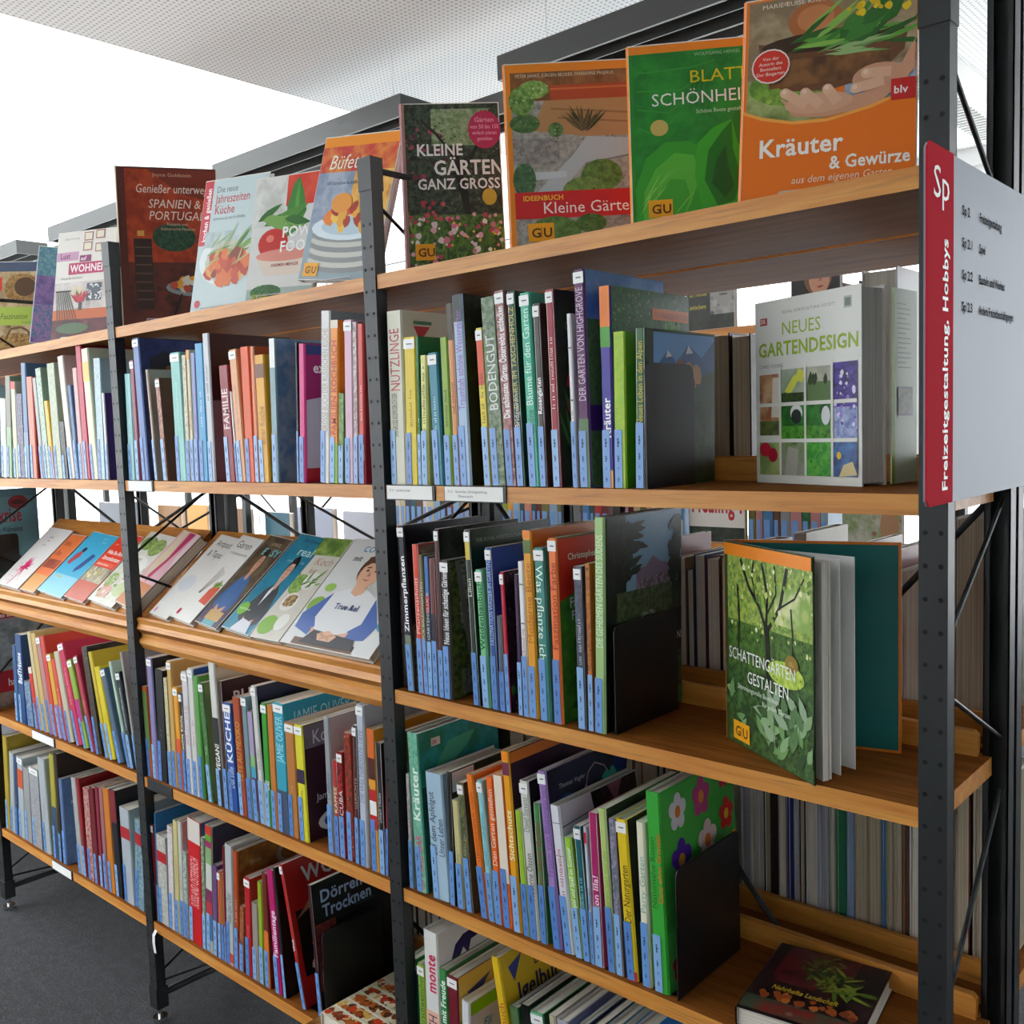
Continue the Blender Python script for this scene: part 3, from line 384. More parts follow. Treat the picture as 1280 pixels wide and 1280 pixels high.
'lust': [('r', 0, 0, 1, 1, 'e4e0d8'), ('t', .12, .93, .018, 'BRIGITTE VON', '988890'), ('r', .0, .74, .38, .82, 'c898b8'), ('t', .06, .76, .05, 'Lust', '7c2c60', 'b', .9), ('r', .4, .72, .6, .78, '8c3068'), ('t', .42, .735, .035, 'auf', 'f0e0e8', 'b'), ('r', .22, .61, 1, .715, 'b8285c'), ('t', .25, .63, .068, 'WOHNEN', 'f8ecf0', 'b', .9), ('t', .1, .57, .02, 'Das große Ideenbuch', '786870')]+[y for (a, b_) in ((.45, .86), (.66, .84), (.46, .95), (.66, .96)) for y in (('r', a, b_-.04, a+.15, b_+.04, 'a87068'), ('r', a+.015, b_-.03, a+.135, b_+.03, 'e4dcc8'))]+[
  ('q', 'c0b8b4 d8d0cc a8a0a0', 'soft', 0, .25, 1, .54), ('r', .3, .36, .5, .5, 'd8ccb4'), ('r', .56, .36, .82, .52, '58606a'), ('s', 30, .57, .37, .81, .51, .012, .02, 'e0e0e0', 3), ('r', .0, .2, 1, .29, 'c86838'), ('r', 0, 0, 1, .2, '703038'), ('q', '703038 50282c 884048', 'soft', 0, 0, 1, .2), ('g', 14, .42, .34, .52, .36, .18, .02, 40, 140, 'c83848 a82838 489048', 5), ('r', .44, .28, .5, .35, '40484c')]+[('ln', [(.05+.028*i, .46), (.1+.055*i, .1)], .012, '38443c') for i in range(8)]+[('ln', [(.03, .46), (.3, .46)], .02, '2c3830'), ('e', .36, .12, .28, .05, '587050')],
'fasz': [('r', 0, 0, 1, 1, '9ca88c'), ('r', 0, .9, 1, 1, '48546c'), ('q', 'a08860 c8b088 604c34', 'soft', 0, .52, 1, .9), ('e', .7, .72, .25, .16, 'a88048 806030 c8a060'), ('e', .74, .74, .15, .1, '54381c'), ('r', .3, .7, .42, .84, 'd03828'), ('r', .22, .34, 1, .53, 'a8c04c'), ('t', .41, .405, .058, 'Faszination', '404c28', 'i', .76), ('t', .7, .36, .018, 'Weidenkorb', '60703c'), ('q', 'a08860 c8b088 604c34', 'soft', .2, 0, 1, .34), ('e', .65, .14, .28, .12, 'b08c50 805c2c d0b070'), ('ln', [(.5, .2), (.56, .3), (.7, .32), (.8, .28), (.84, .2)], .03, '70502c')],
'lila': [('q', '6c5c90 9878a8 4c5078', 'soft', 0, 0, 1, 1), ('q', '58889c 80a8b0 3c6c80', 'fine', .0, .7, .6, 1), ('q', '4c7c98 a878a8 38507c', 'fine', 0, .05, .9, .4)],
# sloping display
'splash': [('r', 0, 0, 1, 1, 'e4e0dc'), ('tb', .35, .83, .035, 'Wiener', '605858', 'i'), ('tb', .38, .77, .035, 'küche', 'a84060', 'i'), ('tb', .3, .70, .02, 'neu entdeckt', '807878'), ('g', 20, .48, .32, .52, .34, .22, .02, 0, 360, 'd01860 e04080', 5), ('e', .5, .33, .1, .05, 'd01860'), ('ln', [(.5, .32), (.46, .12), (.42, .02)], .03, 'd83070'), ('s', 14, .2, .05, .8, .4, .01, .02, 'd83070', 4)],
'orange1': [('r', 0, 0, 1, 1, 'e8783c'), ('r', 0, .0, 1, .28, 'e0a058'), ('tb', .1, .8, .085, 'DEKO', '50203c', 'b'), ('tb', .08, .62, .085, 'KISTE', '50203c', 'b'), ('q', '90402c c05838 60281c', 'soft', .05, .4, .95, .55)],
'cyan': [('r', 0, 0, 1, 1, '3cb0d8'), ('r', 0, 0, 1, .3, '88cce0'), ('tb', .6, .92, .03, 'Frühling', 'a8dcec', 'b'), ('tb', .65, .86, .03, 'Socken', 'a8dcec', 'b'), ('p', [(.15, .62), (.3, .72), (.35, .6), (.22, .45), (.1, .48)], 'b83840'), ('e', .3, .71, .07, .04, '303050'), ('p', [(.55, .42), (.72, .68), (.86, .66), (.74, .44), (.6, .36)], '28488c'), ('tb', .15, .24, .05, 'Stricken', 'd8e4a0', 'b'), ('tb', .15, .14, .035, 'für Füße', 'c8e8f0', 'b')],
'strom': [('r', 0, 0, 1, 1, 'e83c1c'), ('t', .12, .82, .02, 'ratgeber', 'f8c8b8'), ('t', .1, .68, .055, 'Wie Sie Ihre', 'fcf4ec', 'b'), ('t', .1, .59, .06, 'Stromkosten', 'fcf4ec', 'b'), ('r', .05, .5, .9, .56, 'f0603c'), ('t', .1, .51, .03, 'halbieren können', 'fce8d8', 'b'), ('q', '98907c c8c0a0 504840', 'soft', 0, .26, 1, .48), ('r', 0, 0, 1, .26, 'c85c40'), ('s', 14, .1, .3, .6, .46, .03, .07, 'e0d8b0 c8b058 88a850', 5)],
'salad': [('q', 'd0d0c0 e0e0d4 a8b898', 'soft', 0, 0, 1, 1), ('e', .3, .85, .26, .1, '58803c 88a850 e0e0c8'), ('e', .7, .82, .25, .12, '6c8c48 a0b868 d8d8b8'), ('e', .5, .55, .4, .13, 'e8e8e0'), ('t', .42, .6, .05, 'Mit', '808078', 'i'), ('t', .36, .5, .05, 'Liebe', '9c7078', 'i'), ('e', .2, .3, .18, .1, '88a860 b8c888 587838'), ('e', .3, .14, .22, .09, 'd8a898'), ('s', 30, .1, .05, .9, .35, .02, .05, 'c87858 88a850 e8e0d0 b84838', 4), ('e', .75, .22, .2, .1, 'c0cc98')],
'magen': [('r', 0, 0, 1, 1, 'd8a8b0'), ('p', [(.1, 1), (.35, 1), (.5, .6), (.3, .35), (.1, .5)], 'd8c8a8'), ('p', [(.45, 1), (.75, 1), (.62, .6), (.5, .3), (.35, .4), (.52, .65)], 'b82c60'), ('p', [(.8, 1), (1, 1), (1, .5), (.8, .7)], 'e0c8c8'), ('r', 0, 0, 1, .3, 'c87830')],
'ant': [('r', 0, 0, 1, 1, 'e8e6e0'), ('t', .2, .87, .075, 'Antipasti', '383838', '', .8), ('t', .2, .74, .075, '& Tapas', '383838', '', .8), ('e', .5, .4, .35, .1, 'd8dce0'), ('e', .15, .05, .06, .03, 'd888a8')],
'gar': [('r', 0, 0, 1, 1, 'eae8e2'), ('t', .12, .86, .085, 'Garen', '383838', '', .9), ('t', .12, .78, .03, 'im Niedrigtemperaturofen', '505050', '', .7)]+[('ln', [(.3+.02*i, .3), (.42+.08*i, .62-.02*i)], .02, '806848' if i % 2 else '30281c') for i in range(4)]+[('p', [(.6, .22), (.62, .36), (.8, .46), (.98, .4), (.98, .2)], 'd85840'), ('g', 12, .7, .38, .95, .42, .18, .03, 20, 120, '588838 90a850 384820', 5), ('e', .2, .07, .06, .035, 'c81848')],
'easy': [('r', 0, 0, 1, 1, '504030'), ('q', '4c3c2c 706048 382c20', 'soft', 0, .35, 1, 1), ('t', .35, .9, .035, 'JUNGE', 'b8a890', 'b'), ('t', .25, .79, .075, 'EASY', '70c8d0', 'b', 1.1), ('r', 0, 0, 1, .16, '4c3c58')]+person(.48, .18, .95, 'd09c80', '241c18', '3c68a0', '34609a')+[('r', .25, .05, .85, .15, 'c8a060'), ('r', .3, .0, .8, .05, '60a8b0')],
'real': [('r', 0, 0, 1, 1, '1c7a98'), ('q', '1c7a98 2488a4 18708c', 'soft', 0, 0, 1, 1), ('t', .3, .93, .03, 'Rolf Caviezel', '104c64', 'b'), ('t', .4, .79, .085, 'real', 'd0e8dc', '', 1.2), ('t', .3, .71, .028, 'cooking für alle', 'a8d0d8'), ]+person(.60, .1, .95, 'd8a890', '181414', '303438', '383c42')+[('e', .2, .2, .16, .065, '7cb838'), ('tb', .1, .19, .02, 'schnell gut', 'e8f4d0'), ('p', [(.3, 0), (.9, 0), (.8, .1), (.45, .12)], 'd8d8e0'), ('p', [(.52, .40), (.57, .47), (.62, .40), (.57, .25)], 'e8e8ec')],
'cook': [('r', 0, 0, 1, 1, 'd0ccc0'), ('q', '587c34 98b858 304c20', 'soft', 0, .82, 1, 1), ('t', .3, .72, .075, 'Koch', 'b08468', 'i', 1), ('t', .32, .64, .05, 'lust', 'b08468', 'i'), ('e', .3, .52, .25, .1, '6c9844 a0c068 385c24'), ('e', .62, .56, .22, .09, 'e0e0d8'), ('e', .45, .35, .26, .09, 'e8e4dc'), ('e', .45, .36, .19, .06, 'b89c70'), ('s', 24, .3, .3, .6, .42, .02, .05, '7c5830 c8a878 587034', 4), ('e', .3, .12, .28, .09, '7cb030'), ('e', .7, .16, .2, .08, 'e4e4dc'), ('g', 10, .1, .45, .9, .6, .3, .03, 0, 120, '58883c 84a858', 6)],
'coo': [('r', 0, 0, 1, 1, 'd8dad8'), ('q', 'b8bcb8 d0d2d0 a0a8a8', 'soft', .5, .3, 1, .7), ('t', .18, .88, .09, 'cook', '4888b8', '', 1.1), ('t', .14, .79, .05, 'mit', '202838', 'bi'), ('t', .5, .76, .09, 'Jamie', '141820', 'i', 1), ('e', .1, .35, .09, .08, '88b048'), ('e', .12, .52, .06, .04, '98c058'), ('e', .93, .28, .06, .07, '48a0c8'), ('r', .12, .0, .8, .06, '70503c')]+person(.44, .12, 1.05, 'e0b090', '5c3c28', 'e0e2e4', '4c6cb0')+[('t', .45, .34, .05, 'True Rel', '384878', 'cb'), ('p', [(.2, .02), (.8, .02), (.75, .11), (.28, .14)], '2c2e34'), ('p', [(.34, .11), (.44, .15), (.56, .11), (.52, .06), (.38, .06)], 'e0b090'), ('ln', [(.36, .12), (.5, .075)], .02, 'c89878'), ('ln', [(.52, .12), (.4, .075)], .02, 'c89878')],
'neues': [('r', 0, 0, 1, 1, 'e4e4dc'), ('t', .28, .925, .016, 'ROYAL HORTICULTURAL SOCIETY', '909088', '', 1.1), ('r', .05, .875, .125, .915, 'b03038'), ('t', .055, .885, .024, 'DK', 'f0e0e0', 'b', .85), ('r', .86, .90, .93, .96, 'b0b8b0'), ('r', .87, .91, .92, .95, '707c70'), ('t', .27, .81, .07, 'NEUES', '9cb828', '', 1.02), ('t', .03, .70, .075, 'GARTENDESIGN', '9cb828', 'b', .92), ('t', .04, .635, .02, 'CHRIS YOUNG', '888880'),
  ('q', 'a06038 d0a880 704028', 'soft', .04, .26, .25, .6), ('p', [(.16, .36), (.25, .36), (.25, .58), (.18, .58)], 'e0d8c8'), ('q', '40502c 607038 283018', 'fine', .04, .26, .25, .34), ('q', '88a080 b0b8a8 586848', 'soft', .27, .44, .5, .62), ('p', [(.3, .50), (.36, .48), (.44, .56), (.4, .59)], 'd8d850'), ('p', [(.4, .56), (.48, .54), (.5, .6), (.44, .62)], 'd8d850'), ('q', '1c2814 385020 586838', 'fine', .27, .44, .5, .49), ('q', 'a8a894 c0c0ac 6c7c58', 'soft', .52, .44, .75, .62), ('r', .52, .44, .75, .54, '607c48'), ('g', 8, .55, .52, .73, .53, .08, .02, 80, 100, '304020', 4),
  ('q', '28205c 5038a0 181838', 'fine', .77, .4, .98, .63), ('q', '6878b8 a8b4d8 405088', 'fine', .77, .24, .98, .40), ('s', 30, .78, .3, .96, .58, .01, .02, '9878d0 e0d8f0 6048a8', 5), ('q', '1c5c20 388a2c 104018', 'soft', .27, .24, .75, .42), ('e', .42, .38, .06, .045, 'e8ece8'), ('e', .42, .36, .05, .04, '202820'), ('e', .7, .36, .04, .05, 'e0e4e4'), ('q', '30701c 58a030 1c4c14', 'fine', .27, .24, .75, .31),
  ('q', '809858 a8b870 506030', 'soft', .04, .04, .25, .23), ('e', .1, .18, .06, .04, 'c02038'), ('e', .18, .15, .05, .04, 'b01830'), ('q', '708850 98988c 3c5828', 'soft', .27, .04, .5, .22), ('p', [(.3, .04), (.42, .04), (.44, .18), (.34, .2)], 'a8a498'), ('q', '308c28 58b038 1c6420', 'fine', .52, .04, .75, .22), ('q', '182850 4878b8 101828', 'soft', .77, .04, .98, .22), ('p', [(.82, .04), (.98, .05), (.94, .12), (.86, .1)], 'd0c088'), ('e', .82, .15, .02, .02, 'e8c020')]+[('r', a, .04, a+.02, .63, 'e4e4dc') for a in (.25, .5, .75)]+[('r', .04, b_, .98, b_+.02, 'e4e4dc') for b_ in (.42, .22)],
'flap': [('r', 0, 0, 1, 1, 'c8d8b8'), ('r', 0, 0, .12, 1, '9cc030')]+[('r', .2, .92-.025*i, .2+.6*(.9 if i % 3 else .6), .926-.025*i, '98a888') for i in range(14)]+[('r', .22, .35, .8, .5, '40283c'), ('q', '2c3820 60602c 7c3c50', 'fine', .24, .36, .78, .49)],
'schatt': [('r', 0, 0, 1, 1, '2c4420'), ('q', 'a8b850 64883c d8dc98', 'fine', .03, .55, 1, .94), ('q', '30501c 587c30 1c3014', 'fine', .03, .38, 1, .62), ('q', '28401c 486c34 16240f', 'fine', .03, 0, 1, .4), ('q', 'd8dca0 88a850 b8c470', 'soft', .6, .66, .98, .84), ('ln', [(.53, .36), (.52, .55), (.5, .64)], .055, '1c1c12'), ('ln', [(.5, .62), (.42, .72), (.3, .8), (.2, .93)], .028, '22221a'), ('ln', [(.5, .62), (.52, .78), (.46, .93)], .025, '22221a'), ('ln', [(.5, .6), (.66, .74), (.74, .93)], .03, '22221a'), ('ln', [(.52, .7), (.62, .8), (.6, .93)], .016, '22221a'), ('ln', [(.38, .75), (.34, .86), (.36, .93)], .014, '22221a'), ('ln', [(.66, .74), (.82, .8), (.92, .9)], .014, '22221a'), ('ln', [(.78, .4), (.8, .6), (.78, .75)], .016, '2c2c1e'), ('ln', [(.16, .45), (.18, .62), (.16, .8)], .02, '2c2c1e'),
  ('s', 60, .05, .55, .98, .93, .01, .025, 'c8d478 88ac40 e4e8b0 587c2c', 11), ('e', .72, .44, .2, .06, '98b838 c8d860 6c9028'), ('g', 34, .04, .02, .9, .26, .17, .032, 0, 180, '4c7440 6c9458 304c28 88a878', 12), ('g', 22, .5, .05, .95, .3, .18, .036, 0, 180, '80a070 90a888 587c4c 3c5c30', 13), ('r', 0, .94, 1, 1, 'f08a18'), ('e', .79, .5, .07, .04, '8c7428'), ('t', .79, .49, .02, 'GU', 'c8a848', 'cb'), ('t', .05, .425, .058, 'SCHATTENGÄRTEN', 'f0f4ec', '', .78), ('t', .28, .33, .058, 'GESTALTEN', 'f0f4ec', '', .8), ('t', .16, .285, .024, 'Stimmungsvolle Beetideen', 'd8e4d0'), ('t', .46, .245, .024, 'für jeden Garten', 'd8e4d0')]+GUL(.1, .02),
'nahr': [('q', '1c1010 38181c 100c0c', 'soft', 0, 0, 1, 1), ('q', '481818 701c20 241010', 'soft', .1, .45, .75, 1), ('g', 40, .4, .6, .7, .75, .22, .02, 0, 360, '5c6c20 3c5018 88902c 303c14', 6), ('g', 20, .35, .8, .6, .95, .15, .02, 0, 360, '58441c 6c6028', 8), ('g', 20, .6, .5, .85, .6, .2, .02, 0, 360, '7c8c28 58701c', 9), ('t', .16, .33, .058, 'Nahrhafte Landschaft', 'c8a828', 'bi', .66), ('s', 24, .1, .2, .9, .3, .03, .06, 'a04c1c c06828 7c3418', 4), ('r', 0, 0, 1, .18, '405040'), ('q', '40503c 802420 c0b0a0', 'soft', 0, 0, 1, .16)],
'party': [('r', 0, 0, 1, 1, 'd8ccb0'), ('t', .3, .86, .075, 'DR. OETKER', '40182c', 'b', .8), ('t', .25, .75, .075, 'PARTYKÜCHE', '40182c', 'b', .78)]+[('s', 60, .04, .03+.14*i, .98, .1+.14*i, .03, .06, '984820 b86028 c83c20 7c3418 d8a858 64381c e0d0b0', 20+i) for i in range(5)]+[('ln', [(.02, .13+.14*i), (.98, .11+.14*i)], .02, 'e8e0cc') for i in range(5)],
'krise': [('r', 0, 0, 1, 1, '6ca0ac'), ('r', 0, .93, 1, 1, '5c8c9c'), ('t', .05, .68, .14, 'Impfkrise', 'a01c30', 'b', .55), ('t', .3, .58, .05, 'des Wahnsinns', '30484c', 'b', .6), ('tb', .4, .5, .02, 'Birgit Karle', '486870'), ('e', .7, .87, .16, .07, '8c2030'), ('e', .7, .87, .11, .025, '501018'), ('e', .35, .38, .12, .04, 'e0c020'), ('s', 26, .5, .05, .95, .32, .04, .09, '705850 8c7064 504440 a89888', 5)],
'alt': [('r', 0, 0, 1, 1, '909898'), ('r', 0, .86, 1, 1, '8c8890'), ('r', 0, .90, 1, .985, 'b01c28'), ('t', .1, .915, .045, 'Neues aus Alt', 'f0e0d8', 'b', .9), ('q', '707c7c a0a8a8 404848', 'soft', 0, .4, 1, .86), ('r', 0, .14, 1, .36, 'b02028'), ('t', .3, .2, .075, 'handgemacht', 'f0e4d8', 'b', .8), ('q', '806050 a89080 503c34', 'soft', 0, 0, 1, .14)],
'healing': [('r', 0, 0, 1, 1, 'e8e8e4'), ('t', .04, .4, .3, 'Healing Food', 'c02838', 'b', .5), ('q', '283830 405048 182420', 'soft', 0, 0, 1, .2)],
'mundtot': [('r', 0, 0, 1, 1, 'a8b098'), ('q', '88a068 c8ccc0 a07858', 'soft', 0, .0, 1, 1), ('r', .02, .62, .98, .82, 'b82428'), ('t', .06, .66, .11, 'MUNDTOT!?', 'f4ece4', 'b', .8), ('e', .8, .3, .16, .2, 'b8906c')],
'fischer': [('q', '202420 34382c 141614', 'soft', 0, 0, 1, 1), ('q', '808080 b0b0ac 505050', 'soft', .5, .2, 1, 1), ('e', .78, .6, .2, .3, '9a9a96'), ('e', .7, .68, .04, .02, '181818'), ('e', .86, .68, .04, .02, '181818'), ('r', .62, .73, .76, .75, '202020'), ('r', .8, .73, .94, .75, '202020'), ('p', [(.76, .66), (.72, .55), (.82, .54)], '686864'), ('r', .7, .46, .86, .48, '383634'), ('p', [(.56, .9), (.6, 1), (.98, 1), (.98, .9), (.78, .84)], '20201e'), ('t', .06, .84, .06, 'Du sollst', 'c8c050', 'b', .8), ('t', .06, .66, .06, 'wie der Ast', 'c8c050', 'b', .7), ('t', .06, .48, .06, 'am Himmel', 'c8c050', 'b', .7), ('t', .06, .3, .06, 'zwitschern', 'c8c050', 'b', .7)],
'woman': [('r', 0, 0, 1, 1, '181614'), ('e', .55, .62, .3, .3, '7c5030'), ('e', .58, .58, .22, .26, 'c89478'), ('e', .5, .64, .03, .015, '201814'), ('e', .68, .64, .03, .015, '201814'), ('p', [(.6, .62), (.56, .52), (.64, .52)], 'a87058'), ('p', [(.52, .44), (.6, .42), (.68, .45), (.6, .46)], '9c4038'), ('p', [(.2, 0), (.3, .24), (.5, .32), (.75, .28), (.9, 0)], '24282c')],
'tan': [('q', 'a88c60 c4a87c 8c7048', 'soft', 0, 0, 1, 1), ('q', '604c30 807050 504028', 'fine', .2, .1, .8, .5), ('g', 8, .2, .6, .8, .8, .3, .02, 60, 120, 'd8ccb0', 3)],
}

